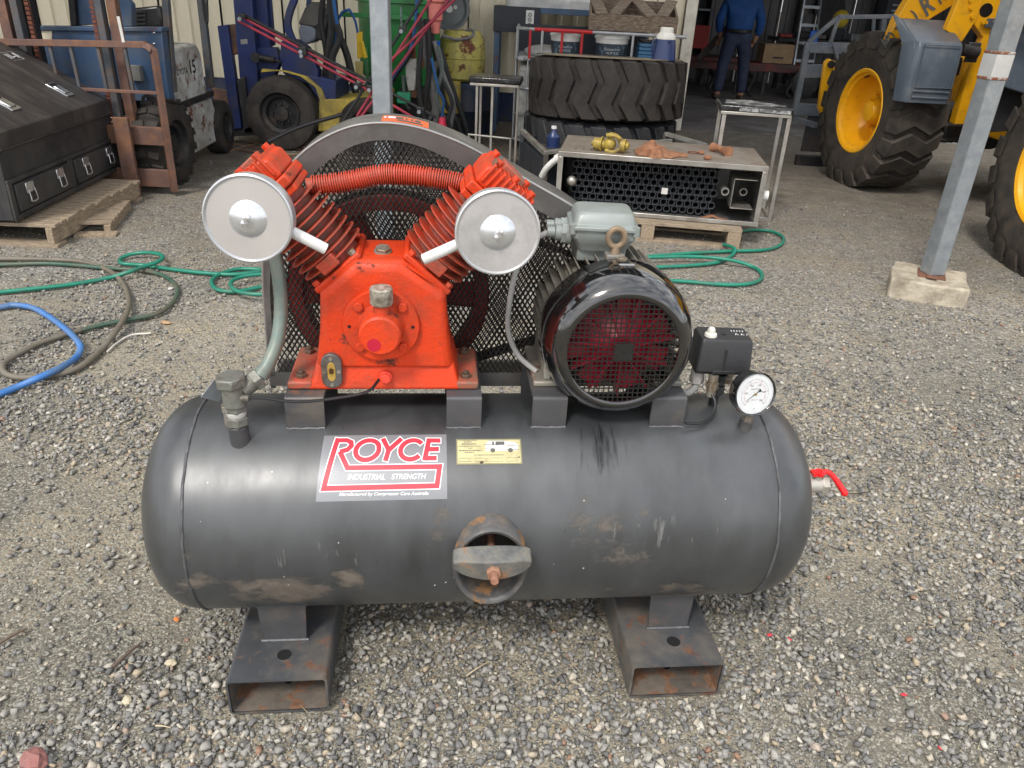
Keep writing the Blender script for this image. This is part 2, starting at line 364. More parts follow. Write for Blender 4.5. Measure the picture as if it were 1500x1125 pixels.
def sheet(name, x0, x1, y, z0, z1, mat, parent, sgn=-1, axis='x'):
    pr = rib_profile(x0, x1); mb = MB(); vs = []
    for th in (0, .0012):
        for z in (z0, z1):
            for a, hgt in pr:
                d = y+sgn*(hgt)+th
                vs.append((a, d, z) if axis == 'x' else (d, a, z))
    n = len(pr); fs = [(i, i+1, n+i+1, n+i) for i in range(n-1)]+[(2*n+i, 3*n+i, 3*n+i+1, 2*n+i+1) for i in range(n-1)]
    mb.add(vs, fs); return mb.o(name, mat, parent, smooth=20)
shed = thing('workshop_shed', 'cream ribbed steel shed with blue base course and a wide open workshop bay', 'shed', (0, 0, 0))
x = -11.4
while x < 1.9-.01:
    x1 = min(x+.76, 1.86); sheet('wall_sheet', x, x1-.004, WY, .36, 6.1, m_cream, shed); x += .76
MB().bx(-11.5, 1.86, WY+.03, WY+.2, 0, .36).o('base_course', m_blue_base, shed, .004)
MB().bx(1.86, 1.98, WY-.06, WY+.14, 0.012, 6.1).bx(1.98, 2.0, WY-.04, WY+.1, .012, 3.7).o('door_jamb', M('cream_trim', (.66, .62, .52), .5, dirt=(.35, .30, .22), dcov=.2), shed, .004)
MB().bx(1.86, 9.6, WY-.04, WY+.16, 3.7, 6.12).o('door_lintel', m_cream, shed, .004)
x = 9.6
while x < 12.6: sheet('wall_sheet', x, x+.756, WY, .05, 6.1, m_cream, shed); x += .76
x = -11.5
while x < 12.4: sheet('back_wall_sheet', x, x+.756, 18.0, .012, 6.2, m_grey_clad, shed); x += .76
MB().bx(-11.6, -11.5, WY, 18.1, 0, 6.2).bx(12.5, 12.6, WY, 18.1, 0, 6.2).o('side_wall', m_grey_clad, shed)
MB().bx(-11.7, 12.7, WY-.1, 18.2, 6.22, 6.3).o('roof', M('zinc_roof', (.42, .43, .44), .5, .4), shed)
for sx_ in (-6, -2, 2.1, 5.6, 9.4):
    MB().bx(sx_-.07, sx_+.07, 17.7, 17.95, .012, 6.2).o('column', m_steel_dk, shed)
# awning over the yard side of the shed
aw = thing('yard_awning', 'steel awning roof over the tools in front of the shed wall', 'awning')
x = -10.8
while x < 2.9-.01:
    MB().prism([(p[0], p[1]) for p in rib_profile(x, min(x+.756, 2.95))]+[(p[0], p[1]+.0015) for p in rib_profile(x, min(x+.756, 2.95))][::-1],
        lambda a, b_: Vector((a, 4.2, 5.4+b_)), lambda a, b_: Vector((a, WY-.1, 6.0+b_))).o('roof_sheet', m_grey_clad, aw); x += .76
MB().bx(-10.8, 2.9, 4.40, 4.50, 5.25, 5.395).o('front_beam', m_steel_dk, aw)
for yy in (6.4, 8.2): MB().bx(-10.8, 2.9, yy-.03, yy+.03, 5.32+(yy-4.2)*.098, 5.39+(yy-4.2)*.098).o('purlin', m_steel_dk, aw)

m_galv = M('galvanised', (.27, .30, .325), .42, .5, .14, 9, dirt=(.36, .385, .40), dcov=.3, ds=14, bump=.05, rvar=.3)
m_galv_rust = M('galvanised_weld_band', (.42, .43, .42), .5, .4, .15, 9, rust=(.25, .09, .04), rcov=.5, rs=18)
m_rust = M('rust', (.16, .07, .042), .85, 0, .35, 14, bump=.4, bs=80)
m_padc = M('pale_concrete', (.46, .41, .32), .9, 0, .12, 5, dirt=(.22, .19, .14), dcov=.35, ds=9, bump=.6, bs=45)
def post(name, x, y, lab, rz, base=True, wd=.1, zt=5.25, bands=True):
    r = thing(name, lab, 'post', (x, y, 0), rz)
    o = .05
    MB().bx(-wd/2, wd/2, -wd/2, wd/2, .125, zt).o('pole', m_galv, r, .006).rotation_euler.z = R(34 if bands else 0)
    if bands:
        for z0, z1 in ((1.205, 1.22), (1.33, 1.345)): MB().bx(-wd/2-.003, wd/2+.003, -wd/2-.003, wd/2+.003, z0, z1).o('weld_band', m_galv_rust, r, .004).rotation_euler.z = R(34)
        MB().bx(-wd/2-.0015, wd/2+.0015, -wd/2-.0015, wd/2+.0015, 1.22, 1.33).o('sleeve', M('galv_bright', (.55, .56, .56), .45, .4, rust=(.3, .13, .06), rcov=.12), r).rotation_euler.z = R(34)
    mb = MB(); k = 8; P = [(-.21, -.19), (0, -.2), (.205, -.18), (.2, 0), (.21, .19), (.02, .2), (-.2, .19), (-.215, .02)]
    mb.pz([(a+random.uniform(-.008, .008), b_+random.uniform(-.008, .008)) for a, b_ in P], -.02, .115)
    mb.o('concrete_pad', m_padc, r, .012)
    MB().bx(-.075, .075, -.085, .085, .115, .125).o('base_plate', m_rust, r, .002)
    MB().bx(-.03, .03, -.12, -.06, .1255, .131).o('rust_tab', m_rust, r, .002)
    return r
post('awning_post', 2.465, 4.44, 'galvanised square post on a pale concrete pad beside the yellow loader', R(-24))
post('awning_post', -.80, 4.5, 'galvanised square post rising behind the air compressor in front of the green tank', R(2), bands=False)
# ================================================================ THE AIR COMPRESSOR (x along the tank, y away from the camera, z up)
YAW = R(6.5)
AC = thing('air_compressor', 'grey horizontal tank air compressor with an orange V pump and black cowled motor on gravel', 'air compressor', (-1.55*sin(YAW), 1.55*cos(YAW), .004), YAW)
ZC, RT = .395, .25
m_tank = M('tank_paint', (.027, .030, .032), .38, .1, .2, 3.5, dirt=(.050, .055, .058), dcov=.40, ds=3.5, bump=.035, bs=14, rvar=.32, streak=(2.0, 1, .7), spec=.6, coat=.45); m_tank.node_tree.nodes['Principled BSDF'].inputs['Coat Roughness'].default_value = .44; m_tank.node_tree.nodes['Principled BSDF'].inputs['Coat IOR'].default_value = 1.8
m_frame = M('frame_paint', (.068, .068, .072), .45, .2, .2, 8, dirt=(.14, .115, .09), dcov=.26, ds=6, bump=.08, bs=50, rust=(.22, .09, .04), rcov=.10, rs=7)
m_foot = M('foot_paint', (.072, .076, .082), .42, .2, .2, 8, dirt=(.19, .165, .135), dcov=.30, ds=6, bump=.08, bs=50, rust=(.17, .085, .05), rcov=.15, rs=13)
m_footin = M('foot_inside_rust', (.10, .085, .07), .8, 0, .3, 10, dirt=(.16, .13, .10), dcov=.3, rust=(.21, .11, .06), rcov=.34, rs=17, bump=.3)
m_red = M('pump_orange', (.60, .048, .011), .42, 0, .12, 6, dirt=(.30, .055, .028), dcov=.30, ds=9, bump=.2, bs=110, rust=(.11, .045, .03), rcov=.07, rs=15, spec=.28)
m_redfin = M('fin_orange', (.54, .048, .015), .55, 0, .15, 10, dirt=(.20, .065, .04), dcov=.38, ds=12, bump=.18, bs=120, rust=(.10, .05, .035), rcov=.12, rs=17)
m_redbase = M('pump_base_dusty', (.50, .06, .03), .6, 0, .2, 14, dirt=(.18, .10, .065), dcov=.40, ds=16, bump=.15, bs=90)
m_bolt = M('bolt_brown', (.13, .085, .06), .6, .4, .3, 30, bump=.2)
m_boltgrey = M('bolt_grey', (.40, .38, .34), .5, .6, .25, 30, dirt=(.2, .15, .1), dcov=.4, ds=30, bump=.2)

# --- tank shell with the opening of the inspection port left out
X0, X1, WL, WR = -.645, .903, -.517, .765
def dome(s, xe, xw):
    pr = [];
    L_ = abs(xe-xw)
    for i in range(15):
        a = pi/2*i/14; pr.append((RT*max(1e-4, sin(a))**.72 if i else 1e-4, xe+(xw-xe)*(1-cos(a)**.95 if i < 14 else 1)))
    return pr
prof = dome(-1, X0, WL)
xs = np.linspace(WL, WR, 70)[1:-1]; prof += [(RT, float(q)) for q in xs]; prof += dome(1, X1, WR)[::-1]
NT = 128; PX_, PZ_ = .121, .398; RA, RB = .071, .087
mb = MB(); vs = []; fs = []
for r_, q in prof:
    for i in range(NT):
        a = 2*pi*i/NT; vs.append((q, -r_*sin(a), ZC+r_*cos(a)))
for j in range(len(prof)-1):
    for i in range(NT):
        k = (i+1) % NT; c = [(j*NT+i), (j*NT+k), (j+1)*NT+k, (j+1)*NT+i]
        cx = sum(vs[z_][0] for z_ in c)/4; cz = sum(vs[z_][2] for z_ in c)/4; cy = sum(vs[z_][1] for z_ in c)/4
        if cy < -.1 and ((cx-PX_)/RA)**2+((cz-PZ_)/RB)**2 < 1: continue
        fs.append(tuple(c))
mb.add(vs, fs); tank = mb.o('tank', m_tank, AC, smooth=60)
for q in (WL+.003, WR-.003):
    mb = MB(); P = []
    for i in range(90):
        a = 2*pi*i/90; P.append((q+random.uniform(-.0012, .0012), -(RT+.0005)*sin(a), ZC+(RT+.0005)*cos(a)))
    mb.tube(P, .0032, 6, 2, closed=True); mb.o('weld_bead', M('weld_paint', (.10, .10, .105), .5, .3, .3, 40, bump=.3, bs=90), tank, smooth=60)
# mud and dust on the shell: thin irregular patches of dried mud low on the left, paint flecks on top
m_mud = M('dried_mud', (.19, .16, .13), .85, 0, .2, 30, bump=.2)
def TC(x, th, r=0.0): return Vector((x, -(RT+r)*sin(th), ZC+(RT+r)*cos(th)))      # th: 0 top, 90 deg facing the camera
m = bpy.data.materials.new('shell_grime'); m.use_nodes = True; MATS['shell_grime'] = m
t = m.node_tree; n = t.nodes; l = t.links; b = n['Principled BSDF']; b.inputs['Base Color'].default_value = (.17, .145, .12, 1); b.inputs['Roughness'].default_value = .85
tcn = n.new('ShaderNodeTexCoord'); at = n.new('ShaderNodeAttribute'); at.attribute_name = 'amount'
mp = n.new('ShaderNodeMapping'); mp.inputs['Scale'].default_value = (1, 1, 1.6); l.new(tcn.outputs['Object'], mp.inputs[0])
q = n.new('ShaderNodeTexNoise'); q.inputs['Scale'].default_value = 9; q.inputs['Detail'].default_value = 9; q.inputs['Roughness'].default_value = .68; l.new(mp.outputs[0], q.inputs['Vector'])
ma = n.new('ShaderNodeMath'); ma.operation = 'ADD'; l.new(q.outputs[0], ma.inputs[0]); l.new(at.outputs['Fac'], ma.inputs[1])
mr = n.new('ShaderNodeMapRange'); mr.inputs['From Min'].default_value = .90; mr.inputs['From Max'].default_value = 1.04; mr.inputs['To Max'].default_value = .8; l.new(ma.outputs[0], mr.inputs['Value']); l.new(mr.outputs[0], b.inputs['Alpha'])
def grime_mat(name, col, rough, sc, noise_s):
    m2 = m.copy(); m2.name = name; nn2 = m2.node_tree.nodes; nn2['Principled BSDF'].inputs['Base Color'].default_value = (*col, 1); nn2['Principled BSDF'].inputs['Roughness'].default_value = rough
    for q2 in nn2:
        if q2.type == 'MAPPING': q2.inputs['Scale'].default_value = sc
        if q2.type == 'TEX_NOISE': q2.inputs['Scale'].default_value = noise_s
    return m2
GR = [0.0]
m_oil = grime_mat('oil_runs', (.012, .012, .013), .18, (14, 1.2, .6), 4); m_dust = grime_mat('chalky_dust', (.20, .20, .19), .8, (4, 1, .9), 12)
def grime(x0, x1, t0, t1, peak=.62, nx=24, ny=14, r=.0007, nm='dried_mud', mt_=None):
    GR[0] += .00025; r = .0005+GR[0]
    mb = MB(); mb.v = [tuple(TC(x0+(x1-x0)*i/nx, R(t0+(t1-t0)*j/ny), r)) for j in range(ny+1) for i in range(nx+1)]
    mb.f = [(j*(nx+1)+i, j*(nx+1)+i+1, (j+1)*(nx+1)+i+1, (j+1)*(nx+1)+i) for j in range(ny) for i in range(nx)]
    o = mb.o(nm, mt_ or m, tank, smooth=60); a = o.data.attributes.new('amount', 'FLOAT', 'POINT')
    a.data.foreach_set('value', [peak*max(0, sin(pi*i/nx))**.6*max(0, sin(pi*j/ny))**.6 for j in range(ny+1) for i in range(nx+1)])
grime(-.50, -.14, 90, 128, .60); grime(-.40, -.24, 98, 125, .62); grime(-.24, -.13, 84, 116, .5); grime(-.62, -.40, 70, 120, .42); grime(.30, .80, 96, 150, .46); grime(-.1, .1, 45, 100, .42); grime(.18, .6, 40, 110, .42)
grime(.27, .47, 6, 58, .46, nx=40, r=.0011, nm='oil_run', mt_=m_oil)
grime(-.45, -.05, 60, 104, .36, r=.0014, nm='dust_scuff', mt_=m_dust); grime(.25, .74, 50, 100, .37, r=.0017, nm='dust_scuff', mt_=m_dust)
mb = MB()
for i in range(17):
    x_ = random.uniform(-.5, .75); th = R(random.uniform(30, 110)); c = TC(x_, th, .0003); nn_ = (c-Vector((x_, 0, ZC))).normalized()
    rr = random.choice((.0008, .0012, .0018)); mb.cyl(c, c+nn_*.0004, rr, 7)
mb.o('paint_fleck', M('white_fleck', (.6, .6, .56), .7, 0), tank)['kind'] = 'stuff'
# --- inspection port: oval collar, recessed door, clamp bar, stud and nut
m_port = M('port_rim', (.085, .085, .085), .5, .2, .25, 20, dirt=(.20, .16, .12), dcov=.28, ds=12, bump=.2, rust=(.30, .16, .06), rcov=.24, rs=9)
m_portin = M('port_rust', (.022, .02, .019), .75, 0, .4, 20, rust=(.20, .09, .04), rcov=.22, rs=13, bump=.4)
mb = MB(); nn = 56
rings = [(.083, .110, None), (.081, .104, -.268), (.077, .099, -.274), (.0715, .092, -.272), (.0685, .088, -.264), (.067, .086, -.19)]
vs = []
for ra, rb, yy in rings:
    for i in range(nn):
        a = 2*pi*i/nn; x_ = PX_+ra*cos(a); z_ = PZ_+rb*sin(a)
        y_ = yy if yy is not None else -math.sqrt(max(0, RT**2-(z_-ZC)**2))+.006
        vs.append((x_, y_, z_))
fs = [(j*nn+i, j*nn+(i+1) % nn, (j+1)*nn+(i+1) % nn, (j+1)*nn+i) for j in range(len(rings)-1) for i in range(nn)]
mb.add(vs, fs); port = mb.o('inspection_port', m_port, AC, smooth=50)
mb = MB(); vs = []
for ra, rb, yy in ((.0001, .0001, -.196), (.045, .058, -.198), (.0675, .0865, -.190)):
    vs += [(PX_+ra*cos(2*pi*i/40), yy, PZ_+rb*sin(2*pi*i/40)) for i in range(40)]
mb.add(vs, [(j*40+i, j*40+(i+1) % 40, (j+1)*40+(i+1) % 40, (j+1)*40+i) for j in range(2) for i in range(40)]); mb.o('port_door', m_portin, port, smooth=60)
mb = MB(); P = []
N_ = 22
def barx(i): return PX_-.0825+.165*i/N_
top = [(barx(i), -.292-.020*sin(pi*i/N_)**.8) for i in range(N_+1)]; bot = [(barx(i), -.268) for i in range(N_+1)][::-1]
# the arched clamp bar: front edge bows toward the camera, lower edge bows down
vs = []
for i in range(N_+1):
    u_ = i/N_; x_ = barx(i); e__ = .006*(abs(2*u_-1)**8); yb = -.2755; yf = -.298-.012*sin(pi*u_)
    zt_ = .447+.004*sin(pi*u_)-e__; zb = .420-.022*sin(pi*u_)**.6+e__
    vs += [(x_, yb, zt_+.013), (x_, yf-.005, zt_-.002), (x_, yf-.001, zb), (x_, yb, zb)]
fs = [(4*i+k, 4*i+(k+1) % 4, 4*i+4+(k+1) % 4, 4*i+4+k) for i in range(N_) for k in range(4)]+[(0,1,2,3), (4*N_+3, 4*N_+2, 4*N_+1, 4*N_)]
mb.add(vs, fs); mb.o('clamp_bar', M('clamp_bar', (.10, .105, .105), .6, .2, .3, 20, dirt=(.20, .185, .15), dcov=.34, ds=14, bump=.3, rust=(.30, .15, .07), rcov=.15, rs=14), port, .003)
MB().cyl((PX_+.002, -.195, .428), (PX_+.002, -.344, .424), .0085, 12).o('stud', M('stud_rust', (.30, .15, .10), .7, .1, .3, 30, bump=.4), port)
MB().hexn((PX_+.002, -.309, .425), (0, -1, -.04), .0155, .015).o('nut', M('nut_rust', (.36, .19, .12), .7, .1, .3, 30, bump=.4), port, .0015)

# --- stand: two rectangular tube feet with saddles
def foot(x0, x1, nm='foot_beam'):
    mb = MB(); t_ = .005; z0, z1, y0, y1 = 0.0, .104, -.286, .29; cx = (x0+x1)/2+.006
    def rr(a0, a1, b0, b1, r_, k=4):
        P = []
        for (cx_, cz_, st) in ((a1-r_, b1-r_, 0), (a0+r_, b1-r_, 90), (a0+r_, b0+r_, 180), (a1-r_, b0+r_, 270)):
            for j in range(k+1): a = R(st+90*j/k); P.append((cx_+r_*cos(a), cz_+r_*sin(a)))
        return P
    o_ = rr(x0, x1, z0, z1, .010); i_ = rr(x0+t_, x1-t_, z0+t_, z1-t_, .006); k = len(o_)
    vs = [(a, y, c) for y in (y0, y1) for a, c in o_]+[(a, y, c) for y in (y0, y1) for a, c in i_]
    fs = []
    for j in range(k):
        q_ = (j+1) % k; fs += [(j, q_, k+q_, k+j), (j, 2*k+j, 2*k+q_, q_), (k+j, k+q_, 3*k+q_, 3*k+j)]
    mb.add(vs, fs); return mb.o(nm, m_foot, AC, smooth=30), i_, y0, y1, cx
for x0, x1 in ((-.462, -.240), (.463, .688)):
    f_, i_, y0, y1, cx = foot(x0, x1)
    vs = [(a*1.0, y, c) for y in (y0+.004, y1-.004) for a, c in [(p[0]+(cx-.006-p[0])*.004, p[1]+(.052-p[1])*.004) for p in i_]]
    k = len(i_); MB().add(vs, [(j, (j+1) % k, k+(j+1) % k, k+j) for j in range(k)]).o('rusty_inside', m_footin, f_, smooth=30)
    mb = MB(); mb.lathe([(.0165, 0), (.0195, .0006), (.0165, .0012), (.0165, -.02)], (cx, -.213, .1036), (0, 0, 1), 24); mb.o('hole_rim', m_foot, f_)
    mb = MB(); mb.cyl((cx, -.213, .1043), (cx, -.213, .1046), .0163, 24); mb.o('bolt_hole', M('hole_dark', (.004, .004, .004), .9, 0, bump=0), f_)
    mb = MB(); mb.cyl((cx, -.2, .0052), (cx, -.2, .0056), .009, 16); mb.o('bolt_hole', MATS['hole_dark'], f_)
    g0 = x0+.062 if x0 < 0 else x0+.066
    g1 = g0+.100
    zt_ = ZC-math.sqrt(RT**2-.165**2)+.004
    MB().prism([(g0, .104), (g1, .104), (g1+.004, zt_), (g0-.006, zt_)], lambda a, c: Vector((a, -.168, c)), lambda a, c: Vector((a, -.160, c))).o('saddle_plate', m_frame, AC, .002)
    MB().prism([(g0, .104), (g1, .104), (g1+.004, zt_), (g0-.006, zt_)], lambda a, c: Vector((a, .160, c)), lambda a, c: Vector((a, .168, c))).o('saddle_plate', m_frame, AC, .002)
    mb = MB()
    P = [(g0-.004+(g1-g0+.008)*i/14+random.uniform(-.001, .001), -.1685, .106) for i in range(15)]; mb.tube(P, .004, 6, 1)
    P = [(g0-.006+(g1-g0+.012)*i/14, -.168, zt_+random.uniform(-.001, .001)) for i in range(15)]; mb.tube(P, .0035, 6, 1)
    mb.o('weld_seam', MATS['weld_paint'], f_)

# --- saddle brackets on top of the tank
for x0, x1 in ((-.318, -.235), (.027, .104), (.216, .294), (.485, .565)):
    zt_ = .708; pts = [(-.078, .628), (-.078, .700)]+[(-.070-.008*cos(R(a)), .700+.008*sin(R(a))) for a in (30, 60, 90)]+[(.150, zt_), (.150, .600)]
    o_ = MB().px(pts+[(.143, .600), (.143, .701), (-.068, .701), (-.071, .696), (-.071, .628)], x0, x1).o('mounting_bracket', m_frame, AC, .001)
    MB().tube([(x0-.001+(x1-x0)*i/10, -.0785, .6325+random.uniform(-.001, .001)) for i in range(11)], .003, 6, 1).o('weld_seam', MATS['weld_paint'], o_)

# --- brand sticker wrapped on the shell. Design grid: 780 x 413 units
SX0, SX1, ST0, ST1 = -.2385, .026, R(22.6), R(56.4)      # th measured from the top
def STK(U, V, r=.0012):
    u = (U-86)/784; v = (V-(80-10*u))/(418-12*u) if True else 0
    sk = -.004*v if u < .5 else 0
    return TC(SX0+(SX1-SX0)*u+(-.004*v*(1-u)), ST0+(ST1-ST0)*v-.008*u*v, r)
def wrap(mb_pts_faces, r, step=14):
    vs, fs = mb_pts_faces; b_ = bmesh.new(); V = [b_.verts.new((x, y, 0)) for x, y in vs]
    for f in fs:
        try: b_.faces.new([V[i] for i in f])
        except ValueError: pass
    y0 = min(y for x, y in vs); y1 = max(y for x, y in vs); y = y0+step
    while y < y1:
        bmesh.ops.bisect_plane(b_, geom=b_.verts[:]+b_.edges[:]+b_.faces[:], plane_co=(0, y, 0), plane_no=(0, 1, 0)); y += step
    b_.verts.index_update(); out = MB(); out.v = [tuple(STK(q_.co.x, q_.co.y, r)) for q_ in b_.verts]; out.f = [tuple(q_.index for q_ in f.verts) for f in b_.faces]; b_.free(); return out
def ribbon(P, w, closed=False):      # mitred flat ribbon
    P = [Vector((*p, 0)) for p in P]; n_ = len(P); L_, R_ = [], []
    for i in range(n_):
        a = P[i-1] if (i or closed) else None; c = P[(i+1) % n_] if (i < n_-1 or closed) else None
        d1 = (P[i]-a).normalized() if a is not None else (c-P[i]).normalized(); d2 = (c-P[i]).normalized() if c is not None else d1
        n1 = Vector((-d1.y, d1.x, 0)); n2 = Vector((-d2.y, d2.x, 0)); m_ = (n1+n2); m_ = m_.normalized() if m_.length > .05 else n1
        s_ = w/2/max(.35, m_.dot(n1)); L_.append(P[i]+m_*s_); R_.append(P[i]-m_*s_)
    if not closed:
        ex = 0
    vs = [(p.x, p.y) for p in L_]+[(p.x, p.y) for p in R_]; m2 = n_ if closed else n_-1
    return vs, [(i, (i+1) % n_, n_+(i+1) % n_, n_+i) for i in range(m2)]
def arcp(cx, cy, rx, ry, a0, a1, k, sh=.18):
    return [(cx+rx*cos(R(a0+(a1-a0)*i/k))-sh*ry*sin(R(a0+(a1-a0)*i/k)), cy+ry*sin(R(a0+(a1-a0)*i/k))) for i in range(k+1)]
LOGO = [([(184, 103), (122, 424), (812, 403), (828, 288), (258, 300), (203, 196)], 0), ([(178, 120), (240, 118), (268, 132), (272, 158), (250, 184), (203, 198)], 0),
        (arcp(374, 184, 72, 66, 0, 345, 26), 1), ([(466, 104), (507, 184), (489, 256)], 0), ([(586, 104), (507, 186), (504, 192)], 0),
        (arcp(652, 180, 70, 64, -38, -322, 22), 0), ([(762, 104), (734, 250)], 0), ([(744, 117), (834, 117)], 0), ([(738, 178), (824, 176)], 0), ([(726, 236), (810, 235)], 0)]
st = wrap(([(95, 84), (873, 70), (875, 480), (78, 502)], [(0, 1, 2, 3)]), .0006, 9); sticker = st.o('brand_sticker', M('sticker_silver', (.20, .207, .22), .42, .3, .10, 5, dirt=(.22, .22, .23), dcov=.3, ds=9, bump=.0), AC, smooth=60)
wh = MB(); rd = MB()
for P, c_ in LOGO:
    if c_: P = P[:-1]
    Pw = P
    if not c_:
        a, b_ = Vector(P[0]), Vector(P[-1]); Pw = [tuple(a+(a-Vector(P[1])).normalized()*6)]+list(P[1:-1])+[tuple(b_+(b_-Vector(P[-2])).normalized()*6)]
    for (dst, pts, w_, r_) in ((wh, Pw, 43, .0009), (rd, P, 31, .0013)):
        q_ = wrap(ribbon(pts, w_, bool(c_)), r_+.00002*LOGO.index((P if not c_ else LOGO[2][0], c_)) if not c_ else r_, 9); dst.add(q_.v, q_.f)
wh.o('logo_outline', M('print_white', (.72, .72, .72), .5, bump=0), sticker, smooth=60); rd.o('logo_lettering', M('print_red', (.72, .025, .045), .4, bump=0, var=.05), sticker, smooth=60)
mb = MB()
for txt, xa, xb, ya, yb in (('INDUSTRIAL', 262, 492, 374, 337), ('STRENGTH', 531, 745, 367, 334), ('Manufactured by Compressor Care Australia', 217, 760, 473, 447)):
    vs, fs = text2d(txt, .25, .018); q_ = wrap(([(xa+(xb-xa)*u, ya+(yb-ya)*v-(u*10 if 'Man' in txt else 3*u)) for u, v in vs], fs), .0013, 9); mb.add(q_.v, q_.f)
mb.o('small_lettering', MATS['print_white'], sticker, smooth=60)
# --- cream data plate with a van drawing
def PLT(u, v, r=.001): return TC(.0475+.143*u, R(25.6)+R(14.0)*v, r)
def pl_rect(mb, u0, u1, v0, v1, r): mb.add([PLT(u0+(u1-u0)*i/4, v0+(v1-v0)*j/4, r) for j in range(5) for i in range(5)], [(j*5+i, j*5+i+1, (j+1)*5+i+1, (j+1)*5+i) for j in range(4) for i in range(4)]); return mb
pl = MB(); pl_rect(pl, 0, 1, 0, 1, .0010); plate = pl.o('data_plate', M('plate_border', (.20, .19, .11), .5, .2, bump=0), AC, smooth=60)
pl_rect(MB(), .02, .98, .045, .955, .0013).o('plate_face', M('plate_cream', (.48, .44, .23), .45, dirt=(.33, .29, .15), dcov=.3, ds=40, bump=0), plate, smooth=60)
ink = MB()
def pt(txt, u0, u1, v0, v1): vs, fs = text2d(txt); ink.add([PLT(u0+(u1-u0)*a, v1+(v0-v1)*c, .0016) for a, c in vs], fs)
for u0_, u1_, v_, h_ in ((.06, .32, .045, .03), (.12, .24, .11, .035), (.08, .32, .19, .05), (.04, .38, .28, .035), (.18, .25, .37, .03), (.04, .38, .45, .045), (.13, .27, .53, .035), (.27, .73, .63, .035)):
    u_ = u0_
    while u_ < u1_-.005: w_ = random.uniform(.006, .022); pl_rect(ink, u_, min(u1_, u_+w_), v_+random.uniform(0, .008), v_+h_, .0016); u_ += w_+.006
for v_ in (.76, .88): [pl_rect(ink, u_, u_+.19, v_, v_+.012, .0016) for u_ in (.04, .28, .52, .75)]
ink.o('plate_print', M('ink_dark', (.10, .10, .09), .6, bump=0), plate)
van = MB(); VP = [(.44, .40), (.445, .22), (.50, .09), (.72, .09), (.90, .16), (.95, .28), (.95, .42), (.93, .48), (.45, .50)]
van.add([PLT(a, c, .0018) for a, c in VP], [tuple(range(len(VP)))]); vb = van.o('van_picture', M('ink_white', (.75, .74, .70), .5, bump=0), plate)
ink = MB()
for a in (.555, .825):
    ink.add([PLT(a+.038*cos(2*pi*i/14), .47+.085*sin(2*pi*i/14), .0021) for i in range(14)], [tuple(range(14))])
for q_ in ([(.60, .12), (.74, .12), (.74, .27), (.60, .25)], [(.55, .12), (.58, .12), (.58, .25), (.55, .25)], [(.44, .23), (.66, .26), (.66, .28), (.44, .26)], [(.76, .27), (.95, .30), (.95, .33), (.76, .29)], [(.44, .40), (.95, .43), (.95, .455), (.44, .425)], [(.50, .075), (.74, .075), (.74, .09), (.50, .09)]):
    ink.add([PLT(a, c, .0021) for a, c in q_], [(0, 1, 2, 3)])
ink.o('van_picture_black', MATS['ink_dark'], plate)
mb = MB(); c = PLT(.38, .93, .001); mb.ball(c, .0045, 8, 6, (1, .5, 1)); c = PLT(.95, .74, .001); mb.ball(c, .002, 8, 6); mb.o('rivet', m_bolt, plate)

# --- crankcase
PXC = -.106
MS = Matrix.Identity(4)
ax_s = .735
sh = [(-.252, .760), (-.240, .84), (-.236, .932), (-.160, .998), (-.064, .998), (.024, .932), (.030, .84), (.042, .760)]
mb = MB()
def ring(sc, y, dz=0): return [(PXC+(a-PXC)*sc, y, .80+(c-.80)*sc+dz) for a, c in sh]
rows = [[(a+(PXC-a)*.06, -.040, .725+(c-.725)*.955) for a, c in sh], [(a, -.026, c) for a, c in sh], [(a, .120, c) for a, c in sh], [(a+(PXC-a)*.06, .134, .725+(c-.725)*.955) for a, c in sh]]
vs = [p for r_ in rows for p in r_]; k = len(sh)
fs = [(j*k+i, j*k+(i+1) % k, (j+1)*k+(i+1) % k, (j+1)*k+i) for j in range(3) for i in range(k)]+[tuple(range(k)), tuple(range(3*k, 4*k))[::-1]]
mb.add(vs, fs)
mb.prism([(-.282, .7085), (-.262, .730), (-.251, .775), (.041, .775), (.052, .730), (.068, .7085)], lambda a, c: Vector((a, -.0465+(c-.7085)*.28, c)), lambda a, c: Vector((a, .137, c)))
crank = mb.o('crankcase', m_red, AC, .009, smooth=40, seg=3)
for x0, x1 in ((-.315, -.262), (.048, .098)): MB().bx(x0, x1, -.044, .14, .709, .728).o('base_flange', m_redbase, crank, .005)
for xx in (-.288, .070):
    for yy in (-.018, .108):
        MB().hexn((xx, yy, .728), (0, 0, 1), .0125, .009).cyl((xx, yy, .737), (xx, yy, .744), .006, 10).o('bolt', m_bolt, crank, .001)
MB().add(*[[(-.315, -.044, .728), (-.246, -.044, .728), (-.246, -.044, .775), (-.29, .14, .728), (-.246, .14, .728), (-.246, .14, .80)], [(0,1,2), (3,5,4), (0,2,5,3), (1,4,5,2), (0,3,4,1)]]).o('side_web', m_redbase, crank, .002) if False else None
